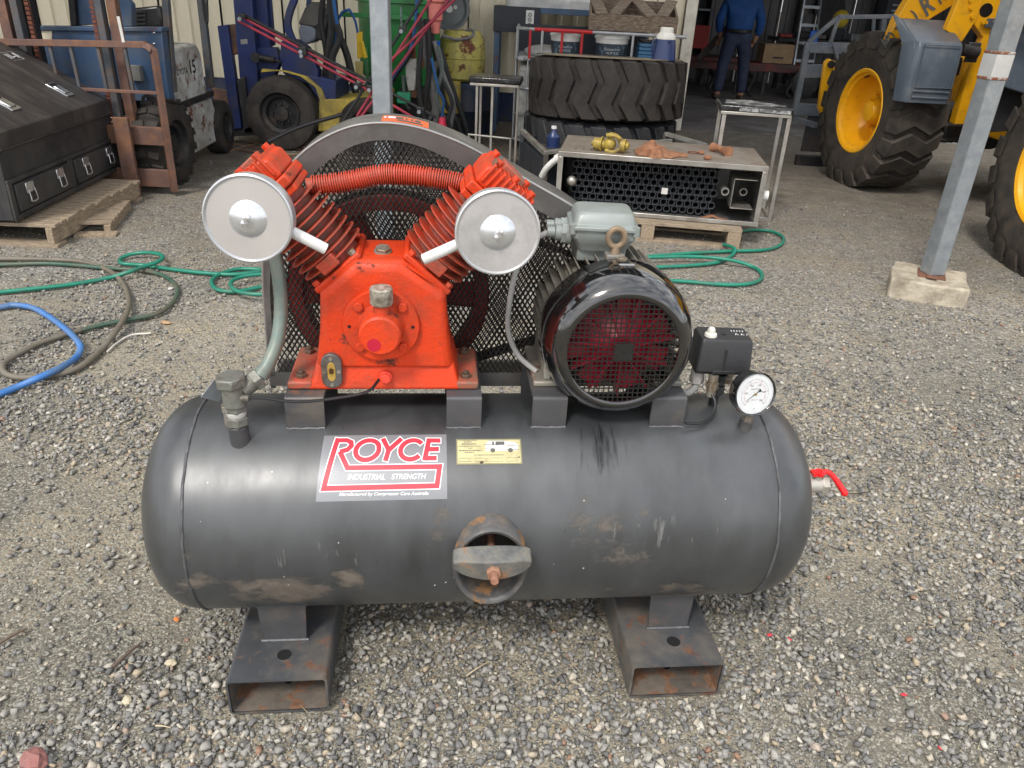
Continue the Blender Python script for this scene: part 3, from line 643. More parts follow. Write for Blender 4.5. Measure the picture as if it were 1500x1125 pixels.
# front bearing housing
hc = Vector((PXC-.004, -.040, .862))
mb = MB(); mb.lathe([(.0001, -.066), (.038, -.066), (.0425, -.062), (.044, -.02), (.050, -.012), (.078, -.012), (.080, -.009), (.080, .004)], hc, (0, 1, 0), 44); hub = mb.o('bearing_housing', m_red, crank, smooth=35)
for a in (45, 135, 225, 315):
    c = hc+Vector((.0635*cos(R(a)), -.012, .0635*sin(R(a)))); MB().hexn(c, (0, -1, 0), .0105, .008).o('bolt', m_red, crank, .0012)
for a in (0, 180):
    c = hc+Vector((.0655*cos(R(a)), -.0125, .0655*sin(R(a)))); MB().cyl(c, c+Vector((0, -.0008, 0)), .0035, 10).o('jacking_hole', MATS['hole_dark'], crank)
MB().cyl(hc+Vector((-.012, -.0663, -.018)), hc+Vector((-.012, -.0668, -.018)), .014, 14).o('red_paint_mark', M('mark_red', (.42, .006, .03), .45, bump=.1), crank)
MB().cyl((PXC, -.076, .892), (PXC, -.076, .925), .017, 18).o('breather_stem', m_red, crank)
MB().lathe([(.0001, .036), (.021, .036), (.0235, .033), (.0235, .004), (.0215, 0), (.0001, 0)], (PXC, -.076, .922), (0, 0, 1), 26).o('breather_cap', M('cap_worn', (.40, .38, .32), .5, .3, .2, 30, dirt=(.12, .09, .06), dcov=.35, ds=45, bump=.2), crank)
MB().hexn((PXC-.001, .03, .997), (0, -.2, 1), .0165, .012).cyl((PXC-.001, .028, .998), (PXC-.001, .027, 1.002), .019, 18).o('filler_plug', m_boltgrey, crank, .0015)
# oval sight glass, name mark, drain plug
mb = MB(); c = Vector((-.218, -.042, .757)); P = [(c.x+.0215*cos(R(a)), c.z+.019+.0215*sin(R(a))) for a in range(0, 181, 15)]+[(c.x+.0215*cos(R(a)), c.z-.019+.0215*sin(R(a))) for a in range(180, 361, 15)]
mb.py(P, -.052, -.038); sg = mb.o('sight_glass', M('sight_metal', (.17, .165, .16), .5, .6, .2, 30, dirt=(.10, .07, .05), dcov=.3, ds=30), crank, .0015)
P = [(c.x+(a-c.x)*.38, c.z+(b_-c.z)*.55) for a, b_ in P]; MB().py(P, -.0535, -.0515).o('sight_window', M('sight_brass', (.50, .33, .08), .3, .4, .3, 60), crank)
P = [(c.x+(a-c.x)*.6, c.z+.002+(b_-c.z)*.3) for a, b_ in P]; MB().py(P, -.0545, -.0535).o('oil_level', M('oil_dark', (.06, .03, .01), .2, bump=0), crank)
for dx, dz in ((0, .031), (0, -.031), (-.0155, 0), (.0155, 0)): MB().hexn((c.x+dx, -.052, c.z+dz), (0, -1, 0), .0045, .003).o('screw', m_boltgrey, crank)
MB().hexn((PXC+.002, -.046, .742), (0, -1, 0), .011, .013).cyl((PXC+.002, -.04, .742), (PXC+.002, -.050, .742), .0135, 16).o('drain_plug', M('plug_red', (.75, .07, .04), .35), crank, .001)
MB().bx(PXC-.016, PXC+.016, -.0436, -.0424, .781, .796).o('faded_mark', M('faded_mark', (.60, .012, .02), .5, var=.25, vs=60, bump=0), crank)

# --- cylinders, fins and heads
AX = R(42)
for sgn in (-1, 1):
    d = Vector((sgn*sin(AX), 0, cos(AX))); e_ = Vector((cos(AX)*-sgn, 0, sin(AX)))*-1; e_ = Vector((cos(AX), 0, -sgn*sin(AX)))
    o0 = Vector((PXC+sgn*.088, .050, .962)); mt = Matrix((e_.to_4d(), Vector((0, 1, 0, 0)), d.to_4d(), (0, 0, 0, 1))).transposed(); mt = Matrix.Translation(o0) @ Matrix(((e_.x, 0, d.x, 0), (e_.y, 1, d.y, 0), (e_.z, 0, d.z, 0), (0, 0, 0, 1)))
    ry = math.atan2(d.x, d.z)
    cyl = MB().lathe([(.054, -.012), (.054, .18)], o0, d, 36).o('cylinder', M('barrel_grimy', (.36, .034, .018), .6, 0, .2, 12, dirt=(.13, .05, .03), dcov=.42, ds=14, bump=.2, bs=100), AC)
    MB().bx(-.062, .062, -.072, .072, -.002, .012, mt).o('cylinder_flange', m_red, cyl, .004)
    for a, c in ((-.051, -.06), (.051, -.06), (-.051, .06), (.051, .06)):
        q_ = mt @ Vector((a, c, .012)); MB().hexn(q_, d, .0085, .010).o('bolt', m_boltgrey if random.random() < .5 else m_red, cyl, .001)
    MB().bx(-.022, .022, -.0775, -.045, .018, .046, mt).o('cast_boss', m_redfin, cyl, .003)
    fin = MB(); fin.lathe([(.053, -.0035), (.0785, -.0012), (.0785, .0012), (.053, .0035)], (0, 0, 0), (0, 0, 1), 44); f0 = fin.o('cooling_fin', m_redfin, cyl, smooth=50)
    for i in range(8):
        ff = f0 if i == 0 else inst(f0, cyl); ff.location = o0+d*(.031+.0182*i); ff.rotation_euler = (0, ry, 0)
    # head
    hd = MB().bx(-.066, .066, -.072, .072, .176, .190, mt).o('cylinder_head', m_red, AC, .003)
    MB().bx(-.068, .068, -.078, .076, .192, .214, mt).o('valve_plate', m_red, hd, .004)
    mb = MB(); mb.prism([(-.062, .214), (.062, .214), (.064, .25), (.052, .262), (-.052, .262), (-.064, .25)], lambda a, c: mt @ Vector((a, -.072, c)), lambda a, c: mt @ Vector((a, .070, c))); mb.o('head_cover', m_red, hd, .006, seg=3)
    for i in range(9):
        a = -.052+.013*i; MB().bx(a-.0028, a+.0028, -.0765, .072, .222, .266, mt).o('rib', m_red, hd, .0018)
    for a in (-.045, 0, .045):
        for c in (-.05, .05):
            q_ = mt @ Vector((a, c, .262)); MB().hexn(q_, d, .0085, .014).o('bolt', m_red, hd, .001)
    q0 = mt @ Vector((0, 0, .264))
    MB().bx(-.028, .028, -.018, .05, .262, .276, mt).o('unloader_boss', m_redbase, hd, .003)
# rusty bracket on the right head
MB().bx(-.01, .018, -.02, .02, 0, .003, Matrix.Translation((PXC+.222, .0, 1.178)) @ Matrix.Rotation(R(40), 4, 'Y')).bx(-.01, -.007, -.02, .02, 0, .022, Matrix.Translation((PXC+.222, .0, 1.178)) @ Matrix.Rotation(R(40), 4, 'Y')).o('rusty_clip', m_rust, AC, .001)
# finned cross-over pipe
P = [(-.262, .075, 1.120), (-.22, .08, 1.124), (-.17, .085, 1.132), (-.106, .09, 1.145), (-.04, .085, 1.146), (.03, .08, 1.138), (.066, .075, 1.132)]
xp = MB().tube(P, .0165, 12, 8).o('crossover_pipe', m_redfin, AC)
SP = cr_spline(P, 40); ln = [0]
for i in range(1, len(SP)): ln.append(ln[-1]+(SP[i]-SP[i-1]).length)
disc = MB().lathe([(.015, -.0016), (.0215, -.0010), (.0215, .0010), (.015, .0016)], (0, 0, 0), (0, 0, 1), 18).o('pipe_fin', m_redfin, xp, smooth=50)
k = 0; s_ = .012
while s_ < ln[-1]-.012:
    i = next(j for j in range(len(ln)) if ln[j] >= s_); tg = (SP[i]-SP[i-1]).normalized()
    dd = disc if k == 0 else inst(disc, xp); dd.location = SP[i]; dd.rotation_euler = tg.to_track_quat('Z', 'X').to_euler(); s_ += .0052; k += 1

# --- air filters
m_fsilver = M('filter_silver', (.46, .47, .48), .30, .55, .05, 20, dirt=(.55, .54, .52), dcov=.3, ds=9, bump=.02, bs=15)
m_fface = M('filter_face', (.40, .38, .365), .38, .15, .05, 6, dirt=(.44, .42, .40), dcov=.3, ds=7, bump=.03, bs=18)
for cx, cz, tx, tz, tl in ((-.334, 1.110, -.204, 1.052, 0), (.1185, 1.094, -.020, 1.035, 1)):
    c = Vector((cx, -.150, cz)); axf = Vector((.04 if cx < 0 else -.03, .99, -.06)).normalized()
    r_ = .0805
    can = MB().lathe([(.074, .004), (.0775, .0), (.0805, .002), (.0812, .006), (.0795, .009), (.078, .012), (.0795, .015), (.079, .036), (.072, .044), (.0001, .046)], c, axf, 56).o('air_filter', m_fsilver, AC)
    MB().lathe([(.0001, .0035), (.040, .0035), (.0755, .0042)], c, axf, 56).o('face_plate', m_fface if cx < 0 else M('filter_face_smudged', (.39, .375, .365), .4, .15, .08, 9, dirt=(.26, .255, .25), dcov=.30, ds=11, bump=.06, bs=24), can)
    MB().lathe([(.0001, -.008), (.010, -.0074), (.022, -.004), (.031, .001), (.0345, .0038)], c, axf, 40).o('centre_dome', M('dome_silver', (.60, .62, .64), .24, .75, .05, 20, bump=.02), can, smooth=60)
    mb = MB(); q_ = c-axf*.006; mb.cyl(q_, q_-axf*.008, .0055, 8); x_, y_, z_ = frame(axf); mb.ball(q_-axf*.010+x_*.007, .0045, 8, 6, (1, .6, 1.3)).ball(q_-axf*.010-x_*.007, .0045, 8, 6, (1, .6, 1.3)); mb.o('wing_nut', M('wing_bright', (.75, .76, .78), .18, .9, bump=0), can)
    e0 = Vector((cx+(.070 if cx < 0 else -.064), -.128, cz-(.026 if cx < 0 else .024))); e1 = Vector((tx, -.118, tz-.004)); dr = (e1-e0).normalized()
    MB().lathe([(.0100, 0), (.0108, .002), (.0108, (e1-e0).length), (.0092, (e1-e0).length), (.0092, (e1-e0).length-.03)], e0, dr, 20).o('intake_tube', M('tube_paint', (.60, .60, .59), .45, .1, bump=.05), can)
    MB().cyl(c+axf*.044, c+axf*.11, .018, 16).o('filter_neck', m_redbase, can)

# --- belt guard
m_guard = M('guard_paint', (.105, .10, .095), .42, .35, .2, 5, dirt=(.19, .185, .175), dcov=.3, ds=7, bump=.04, bs=20, rvar=.3)
m_mesh = M('mesh_paint', (.045, .042, .040), .5, .3, .2, 30, bump=0)
GP = [(-.400, .635), (-.396, .76), (-.391, .886), (-.375, 1.0), (-.345, 1.085), (-.305, 1.145), (-.25, 1.192), (-.18, 1.225), (-.11, 1.236), (-.04, 1.230), (.03, 1.210), (.094, 1.183), (.21, 1.122), (.323, 1.062), (.43, .985), (.50, .91), (.535, .83), (.53, .74), (.505, .635)]
def inset(P, wds):
    n_ = len(P); o_ = []
    ccx = sum(p[0] for p in P)/n_; ccz = sum(p[1] for p in P)/n_
    for i in range(n_):
        a = Vector(P[i-1]) if i else Vector(P[0])*2-Vector(P[1]); b_ = Vector(P[i+1]) if i < n_-1 else Vector(P[-1])*2-Vector(P[-2]); d_ = (b_-a).normalized(); nr = Vector((d_.y, -d_.x))
        o_.append(tuple(Vector(P[i])+nr*wds[i]))
    return o_
wd = [.014, .014, .016, .022, .034, .044, .044, .038, .035, .036, .040, .044, .046, .046, .045, .03, .025, .02, .015]
def smooth2(P): return [(p.x, p.y) for p in cr_spline([(a, c, 0) for a, c in P], 4)]
GO = smooth2(GP); GI = smooth2(inset(GP, wd)); k = len(GO); GY0, GY1 = .170, .315
mb = MB(); vs = [(a, GY0, c) for a, c in GI]+[(a, GY0, c) for a, c in GO]+[(a, GY1, c) for a, c in GO]+[(a, GY1-.002, c) for a, c in [(p[0]+(PXC-p[0])*.01, p[1]-.003) for p in GO]]+[(p[0]+(PXC-p[0])*.01, GY0+.004, p[1]-.003) for p in GO]+[(a, GY0+.004, c) for a, c in GI]
mb.add(vs, [(j*k+i, j*k+i+1, ((j+1) % 6)*k+i+1, ((j+1) % 6)*k+i) for j in range(6) for i in range(k-1)])
guard = mb.o('belt_guard', m_guard, AC, smooth=40)
MB().tube([(a, GY0+.002, c) for a, c in GP], .0035, 8, 6).o('edge_bead', M('guard_edge', (.30, .30, .29), .35, .6, bump=.05), guard)
MB().bx(-.40, .505, GY0, GY0+.004, .612, .645).bx(-.40, .505, GY0, GY1, .608, .612).o('guard_bottom_rail', m_guard, guard)
def inside(x_, z_, P):
    c_ = False; j = len(P)-1
    for i in range(len(P)):
        if (P[i][1] > z_) != (P[j][1] > z_) and x_ < (P[j][0]-P[i][0])*(z_-P[i][1])/(P[j][1]-P[i][1])+P[i][0]: c_ = not c_
        j = i
    return c_
def mesh_screen(y_, name, par, mat):
    mb = MB(); dx, dz = .0128, .0215; GB = [(a-.004*(1 if a < PXC else -1)*-1, c) for a, c in GI]; j = 0; z_ = .60
    wv, tv = .0036, .0028
    while z_ < 1.25:
        x_ = -.43+(dx/2 if j % 2 else 0)
        while x_ < .56:
            for s_ in (-1, 1):
                xa, za, xb, zb = x_, z_, x_+s_*dx/2, z_+dz/2
                if inside((xa+xb)/2, (za+zb)/2, GB):
                    ln_ = math.hypot(xb-xa, zb-za); nx_, nz_ = -(zb-za)/ln_*wv/2, (xb-xa)/ln_*wv/2
                    mb.add([(xa+nx_, y_, za+nz_), (xb+nx_, y_, zb+nz_), (xb-nx_, y_, zb-nz_), (xa-nx_, y_, za-nz_), (xa, y_-tv, za), (xb, y_-tv, zb)], [(0, 1, 5, 4), (4, 5, 2, 3), (0, 3, 2, 1)])
            x_ += dx
        z_ += dz/2; j += 1
    o_ = mb.o(name, mat, par, smooth=0); o_['kind'] = 'stuff'; return o_
mesh_screen(GY0+.003, 'expanded_mesh', guard, m_mesh)
mesh_screen(GY1-.004, 'rear_expanded_mesh', guard, m_mesh)
# orange label on the guard's top: lies on the sloping top band
def top_pt(u, y): 
    i = min(len(GO)-2, max(0, int(u))); f_ = u-i; return Vector((GO[i][0]*(1-f_)+GO[i+1][0]*f_, y, GO[i][1]*(1-f_)+GO[i+1][1]*f_+.0015))
us = [u for u in np.linspace(0, len(GO)-1.01, 300) if -.118 <= top_pt(u, 0).x <= -.012]
mb = MB(); vs = []
for u in us: vs += [top_pt(u, GY0+.018), top_pt(u, GY0+.10)]
mb.add(vs, [(2*i, 2*i+2, 2*i+3, 2*i+1) for i in range(len(us)-1)]); lab = mb.o('warning_label', M('label_orange', (.75, .13, .04), .4, bump=0, var=.08), guard)
ink = MB(); ink2 = MB()
for rr_, (y0_, y1_) in enumerate(((.034, .050), (.060, .084))):
    u_ = .06 if rr_ else .34
    while u_ < (.90 if rr_ else .86):
        w_ = random.uniform(.015, .045); A_, B__ = us[int(u_*(len(us)-1))], us[int(min(.98, u_+w_)*(len(us)-1))]; q_ = [top_pt(A_, GY0+y0_), top_pt(B__, GY0+y0_), top_pt(B__, GY0+y1_), top_pt(A_, GY0+y1_)]
        (ink if (u_ > .32 or rr_ == 0) else ink2).add([p+Vector((0, 0, .0008)) for p in q_], [(0, 1, 2, 3)]); u_ += w_+.012
ink.o('label_print', MATS['ink_dark'], guard); ink2.o('label_print_white', MATS['print_white'], guard)
# flywheel, belts, motor pulley
m_fly = M('flywheel_red', (.28, .028, .022), .55, .1, .2, 12, dirt=(.10, .03, .025), dcov=.35)
fc = Vector((PXC, .21, .835))
fly = MB().lathe([(.205, 0), (.236, 0), (.240, .004), (.240, .056), (.205, .056), (.205, 0)], fc, (0, 1, 0), 60).o('flywheel', m_fly, AC)
MB().lathe([(.0001, -.012), (.040, -.012), (.045, 0), (.128, .004), (.130, .03), (.100, .034), (.10, .01), (.04, .01)], fc, (0, 1, 0), 40).o('flywheel_hub', m_fly, fly)
spk = MB(); spk.prism([(-.026, .115), (.026, .115), (.034, .208), (-.034, .208)], lambda a, c: Vector((a, .012, c)), lambda a, c: Vector((a*.9+.014, .034, c))); s0 = spk.o('spoke', m_fly, fly, .003)
for i in range(6):
    q_ = s0 if i == 0 else inst(s0, fly); q_.location = fc; q_.rotation_euler = (0, R(30+60*i), 0)
mc = Vector((.400, .21, .832)); MB().lathe([(.0001, 0), (.07, 0), (.07, .056), (.0001, .056)], mc, (0, 1, 0), 32).o('motor_pulley', m_steel_dk, AC)
def belt(y_):
    rA, rB = .243, .074; dx = mc.x-fc.x; al = math.asin((rA-rB)/dx); P = []
    for i in range(31): a = pi/2-al*0+(pi+2*al)*i/30-al+0; P.append((fc.x+rA*cos(a), fc.z+rA*sin(a)))
    for i in range(17): a = -pi/2+al+(pi-2*al)*i/16; P.append((mc.x+rB*cos(a), mc.z+rB*sin(a)))
    n_ = len(P); vs = []
    cx = sum(p[0] for p in P)/n_
    for p, q_ in zip(P, P[1:]+P[:1]):
        pass
    for r_, dy in ((1, 0), (1, .012), (.965, .012), (.965, 0)):
        vs += [((fc.x if i < 31 else mc.x)+(p[0]-(fc.x if i < 31 else mc.x))*r_, y_+dy, (fc.z if i < 31 else mc.z)+(p[1]-(fc.z if i < 31 else mc.z))*r_) for i, p in enumerate(P)]
    return MB().add(vs, [(j*n_+i, j*n_+(i+1) % n_, ((j+1) % 4)*n_+(i+1) % n_, ((j+1) % 4)*n_+i) for j in range(4) for i in range(n_)]).o('drive_belt', M('belt_rubber', (.015, .015, .015), .75), AC)
for y_ in (.217, .234, .251): belt(y_)
# cross bars and stay behind the pump
MB().bx(-.40, -.388, .172, .178, .60, .655).bx(.235, .26, .15, .17, .60, .72).o('guard_stay', m_frame, AC, .001)

# --- electric motor
m_mot = M('motor_grey', (.21, .20, .175), .55, .2, .2, 14, dirt=(.28, .245, .19), dcov=.32, ds=14, bump=.15, bs=70, rust=(.2, .09, .05), rcov=.08, rs=12)
m_cowl = M('cowl_black', (.006, .006, .0065), .09, 0, .1, 4, bump=.015, bs=9, coat=1, rvar=.3); m_cowl.node_tree.nodes['Principled BSDF'].inputs['Coat IOR'].default_value = 1.62
m_mesh2 = M('grille_black', (.012, .012, .012), .35, bump=0)
mo = Vector((.397, 0, .832))
mot = MB().lathe([(.0001, -.02), (.118, -.02), (.130, -.01), (.130, .195), (.118, .205), (.05, .208), (.0001, .208)], mo, (0, 1, 0), 44).o('motor', m_mot, AC)
fin = MB(); fin.prism([(.126, -.012), (.1625, -.006), (.1625, .165), (.152, .190), (.126, .190)], lambda a, c: Vector((-.0016, c, a)), lambda a, c: Vector((.0016, c, a))); f0 = fin.o('cooling_fin', m_mot, mot)
k = 0
for i in range(-19, 20):
    an = i*7.8
    if abs(an) > 152 or abs(an) < 12: continue
    ff = f0 if k == 0 else inst(f0, mot); ff.location = mo; ff.rotation_euler = (0, R(an), 0); k += 1
cowl = [(.120, -.107), (.125, -.1105), (.133, -.109), (.147, -.098), (.160, -.075), (.1665, -.045), (.168, -.01), (.168, .006), (.1655, .006), (.1655, -.01), (.163, -.045), (.156, -.07), (.140, -.093), (.120, -.101), (.120, -.107)]
MB().lathe(cowl, mo, (0, 1, 0), 72).o('fan_cowl', m_cowl, mot, smooth=60)
mb = MB(); rg = .1215; gz = mo.z
st_ = .0108; i = -12
while i*st_ < rg:
    a = i*st_
    if abs(a) < rg-.003:
        h_ = math.sqrt(rg**2-a*a); mb.bar((mo.x+a, -.1045, gz-h_), (mo.x+a, -.1045, gz+h_), .0023, .0019, (0, 1, 0)); mb.bar((mo.x-h_, -.1062, gz+a), (mo.x+h_, -.1062, gz+a), .0023, .0019, (0, 1, 0))
    i += 1
mb.bx(mo.x-.0195, mo.x+.0195, -.1085, -.1073, gz-.0195, gz+.0195)
gr = mb.o('cowl_grille', m_mesh2, mot)
MB().cyl((mo.x, -.1086, gz), (mo.x, -.1092, gz), .003, 10).o('centre_hole', MATS['hole_dark'], mot)
# cooling fan
m_fan = M('fan_red', (.25, .008, .022), .4, 0, .2, 20, bump=.05)
MB().lathe([(.0001, -.088), (.030, -.088), (.040, -.080), (.085, -.052), (.10, -.044)], mo, (0, 1, 0), 36).o('fan_disc', m_fan, mot)
bl = MB(); bl.prism([(.028, -.088), (.118, -.082), (.118, -.040), (.085, -.040)], lambda a, c: Vector((-.0018, c, a)), lambda a, c: Vector((.0018, c, a))); b0 = bl.o('fan_blade', m_fan, mot)
for i in range(11):
    q_ = b0 if i == 0 else inst(b0, mot); q_.location = mo; q_.rotation_euler = (0, R(14+360*i/11), 0)
w0 = MB(); w0.prism([(-.020, .05), (.020, .05), (.030, .112), (-.030, .112)], lambda a, c: Vector((a, -.060, c)), lambda a, c: Vector((a, -.056, c)));
w1 = w0.o('fan_paddle', m_fan, mot)
for i in range(7):
    q_ = w1 if i == 0 else inst(w1, mot); q_.location = mo; q_.rotation_euler = (0, R(360*i/7+8), 0)
# slot and lug on the cowl, eye bolt
mb = MB(); mb.tube([(mo.x+.030*cos(a)-.012 if False else mo.x+.004+(.012 if cos(a) > 0 else -.012)+.0035*cos(a), -.035+.003*sin(a), mo.z+.1676) for a in [2*pi*i/12 for i in range(12)]], .0012, 6, 2, closed=True); mb.o('cowl_slot', M('slot_grey', (.35, .35, .36), .4, .5, bump=0), mot)
MB().hexn((mo.x+.002, .004, mo.z+.167), (0, 0, 1), .008, .006).cyl((mo.x+.002, .004, mo.z+.167), (mo.x+.002, .004, mo.z+.170), .0125, 14).o('cowl_screw', m_boltgrey, mot)
mb = MB(); ec = Vector((mo.x-.010, .023, 1.040)); mb.tube([ec+Vector((.0175*cos(2*pi*i/20), 0, .0195*sin(2*pi*i/20))) for i in range(20)], .0068, 10, 2, closed=True); mb.cyl(ec+Vector((0, 0, -.04)), ec+Vector((0, 0, -.019)), .012, 12, .008)
mb.o('lifting_eye', M('eye_brown', (.24, .18, .12), .55, .5, .25, 20, bump=.1), mot)
MB().bx(ec.x-.020, ec.x+.020, .008, .040, .980, 1.006).o('eye_boss', m_mot, mot, .003)
for x0, x1 in ((.222, .290), (.500, .566)):
    MB().bx(x0, x1, -.03, .17, .7085, .722).o('motor_foot', m_mot, mot, .004)
for x0 in (.245, .530): MB().px([(-.02, .722), (.16, .722), (.15, .78), (-.0, .78)], x0, x0+.017).o('foot_web', m_mot, mot, .003)
# terminal box
m_tb = M('terminal_green_grey', (.24, .27, .262), .42, .1, .07, 10, dirt=(.20, .22, .20), dcov=.3, ds=9, bump=.04, bs=40)
MB().bx(.315, .425, .075, .165, .97, 1.012).o('box_neck', m_tb, mot, .004)
tb = MB(); T0 = Matrix.Translation((.372, .112, .998)) @ Matrix.Rotation(R(-6), 4, 'Z')
def loft(mb, secs, m_):
    vs = []; k_ = len(secs[0][0])
    for P, z_ in secs: vs += [m_ @ Vector((a, c, z_)) for a, c in P]
    fs = [(j*k_+i, j*k_+(i+1) % k_, (j+1)*k_+(i+1) % k_, (j+1)*k_+i) for j in range(len(secs)-1) for i in range(k_)]+[tuple(range(k_))[::-1], tuple(range((len(secs)-1)*k_, len(secs)*k_))]
    return mb.add(vs, fs)
def rrect(hx, hy, r_, k=4, cy=0, cx=0):
    P = []
    for sx__, sy__, st in ((1, 1, 0), (-1, 1, 90), (-1, -1, 180), (1, -1, 270)):
        for j in range(k+1): a = R(st+90*j/k); P.append((cx+sx__*(hx-r_)+r_*cos(a), cy+sy__*(hy-r_)+r_*sin(a)))
    return P
loft(tb, [(rrect(.055, .050, .014), 0), (rrect(.060, .055, .014), .014), (rrect(.070, .066, .014), .030), (rrect(.070, .066, .014), .048)], T0); tbo = tb.o('terminal_box', m_tb, AC, smooth=35)
loft(MB(), [(rrect(.076, .072, .014), .0485), (rrect(.076, .072, .014), .056), (rrect(.068, .062, .014), .060), (rrect(.064, .056, .016), .078), (rrect(.058, .050, .018), .084)], T0).o('box_lid', m_tb, tbo, .0015, smooth=40)
for a, c in ((.069, .064), (-.069, .064), (.069, -.064), (-.069, -.064)):
    q_ = T0 @ Vector((a, c, .040)); MB().cyl(q_, q_+Vector((0, 0, .020)), .008, 12).o('lid_lug', m_tb, tbo)
for dy, r_ in ((-.030, .021), (.028, .019)):
    q_ = T0 @ Vector((-.068, dy, .030)); q2 = T0 @ Vector((-.104, dy, .032)); MB().cyl(q_, q_.lerp(q2, .35), r_*1.1, 16).hexn(q_.lerp(q2, .3), q2-q_, r_*1.12, .012).cyl(q_.lerp(q2, .4), q2, r_*.85, 16).cyl(q2, T0 @ Vector((-.122, dy, .032)), r_*.6, 14).o('cable_gland', m_tb, tbo, .001)
m_cab = M('cable_grey', (.30, .30, .29), .6, bump=.05)
g0 = T0 @ Vector((-.112, -.030, .032))
MB().tube([g0, g0+Vector((-.02, -.004, -.006)), (.205, .07, 1.01), (.178, .055, .95), (.168, .06, .87), (.170, .07, .80), (.195, .06, .745), (.235, .02, .722)], .0065, 10, 8).o('motor_cable', m_cab, AC)

# --- delivery pipe, elbow and check valve
m_brz = M('fitting_verdigris', (.23, .235, .21), .55, .5, .2, 30, dirt=(.13, .12, .10), dcov=.35, ds=30, bump=.25, bs=90)
m_cop = M('pipe_verdigris', (.14, .185, .165), .45, .3, .2, 12, dirt=(.24, .22, .17), dcov=.32, ds=14, bump=.1)
b0_ = Vector((-.411, -.105, .610))
MB().cyl(b0_, b0_+Vector((0, 0, .048)), .0205, 20).o('tank_socket', m_frame, AC, .002)
el = MB().cyl(b0_+Vector((0, 0, .040)), b0_+Vector((0, 0, .135)), .0155, 18).o('check_valve', m_brz, AC)
MB().hexn(b0_+Vector((0, 0, .050)), (0, 0, 1), .0235, .020).o('lower_nut', m_brz, el, .0015)
MB().lathe([(.0001, 0), (.018, 0), (.020, .004), (.020, .012), (.017, .014)], b0_+Vector((0, 0, .070)), (0, 0, 1), 20).o('thread_tape', M('white_tape', (.5, .5, .47), .7), el)
MB().hexn(b0_+Vector((0, 0, .082)), (0, 0, 1), .022, .016).o('upper_nut', m_brz, el, .0015)
MB().cyl(b0_+Vector((0, 0, .095)), b0_+Vector((0, 0, .150)), .024, 18).o('elbow_body', m_brz, el, .003)
MB().hexn(b0_+Vector((-.002, 0, .142)), (-.05, 0, 1), .033, .022).o('cap_nut', m_brz, el, .003)
MB().cyl(b0_+Vector((.015, .005, .128)), b0_+Vector((.050, .025, .150)), .019, 16).hexn(b0_+Vector((.036, .018, .140)), (.035, .02, .02), .024, .018).o('side_union', m_brz, el, .0015)
MB().tube([b0_+Vector((.050, .025, .150)), (-.343, -.062, .785), (-.325, -.035, .832), (-.318, -.01, .90), (-.322, .005, .98), (-.330, .02, 1.06), (-.325, .04, 1.10)], .0145, 14, 8, rf=lambda u: .0145+.004*max(0, 1-u*9)).o('delivery_pipe', m_cop, AC)
MB().tube([b0_+Vector((.02, -.012, .118)), (-.35, -.118, .729), (-.28, -.122, .722), (-.20, -.112, .726), (-.14, -.095, .732), (-.118, -.060, .742)], .0033, 8, 8).o('unloader_line', M('black_tube', (.012, .012, .013), .35, bump=0), AC)
MB().cyl(b0_+Vector((.012, -.01, .118)), b0_+Vector((.034, -.016, .119)), .0075, 12).o('line_fitting', m_brz, el)
MB().bx(-.020, .020, -.001, .001, -.025, .025, Matrix.Translation((-.452, -.085, .728)) @ Matrix.Rotation(R(38), 4, 'Y') @ Matrix.Rotation(R(30), 4, 'Z')).o('metal_tag', m_galv, AC)
MB().cyl((-.437, -.06, .63), (-.437, -.06, .675), .014, 14).hexn((-.437, -.06, .668), (0, 0, 1), .018, .014).o('relief_valve', m_boltgrey, AC, .001)

# --- pressure switch
m_blk = M('black_plastic', (.022, .023, .025), .5, 0, .15, 20, bump=.1, bs=150)
PS = Matrix.Translation((.660, .015, .0)) @ Matrix.Rotation(R(-4), 4, 'Z')
ps = MB(); loft(ps, [(rrect(.060, .036, .008, cy=.004), .735), (rrect(.064, .042, .009), .745), (rrect(.060, .040, .009, cy=.003), .815), (rrect(.057, .037, .010, cy=.004), .822)], PS); pso = ps.o('pressure_switch', m_blk, AC, .001)
MB().lathe([(.0001, .020), (.006, .020), (.009, .015), (.009, .009), (.0135, .006), (.0145, 0), (.0001, 0)], PS @ Vector((-.034, -.012, .8222)), (0, 0, 1), 14).o('white_knob', M('knob_white', (.62, .60, .54), .45), pso)
MB().cyl(PS @ Vector((0, 0, .8222)), PS @ Vector((0, 0, .8235)), .006, 12).o('cover_screw', m_mesh2, pso)
ink = MB()
for i in range(5): x_ = .022+i*.0065; a_ = PS @ Vector((x_, .016, .8226)); ink.bar(a_, a_+Vector((.001, .008, 0)), .0015, .0004); a_ = PS @ Vector((x_+.004, -.004, .8226)); ink.bar(a_, a_+Vector((.003*(-1)**i, .009, 0)), .0013, .0004)
ink.o('paint_marks', MATS['print_white'], pso)
MB().bx(-.002, .002, -.0425, -.040, .742, .80, PS).o('moulded_rib', m_blk, pso)
MB().bx(-.026, .026, -.046, -.040, .742, .750, PS).o('cover_lip', m_blk, pso, .001)
MB().cyl((.664, .012, .632), (.664, .012, .736), .011, 14).hexn((.664, .012, .672), (0, 0, 1), .020, .022).hexn((.664, .012, .70), (0, 0, 1), .022, .024).o('switch_manifold', M('manifold_dark', (.04, .042, .046), .45, .5, .2, 20), AC, .001)
MB().cyl((.640, -.02, .682), (.640, -.02, .737), .011, 12).hexn((.640, -.02, .700), (0, 0, 1), .014, .016).o('cable_boss', m_boltgrey, pso)
MB().cyl((.612, .01, .712), (.612, .01, .736), .016, 16).hexn((.612, .01, .703), (0, 0, 1), .017, .012).o('cable_gland', m_fface, pso)
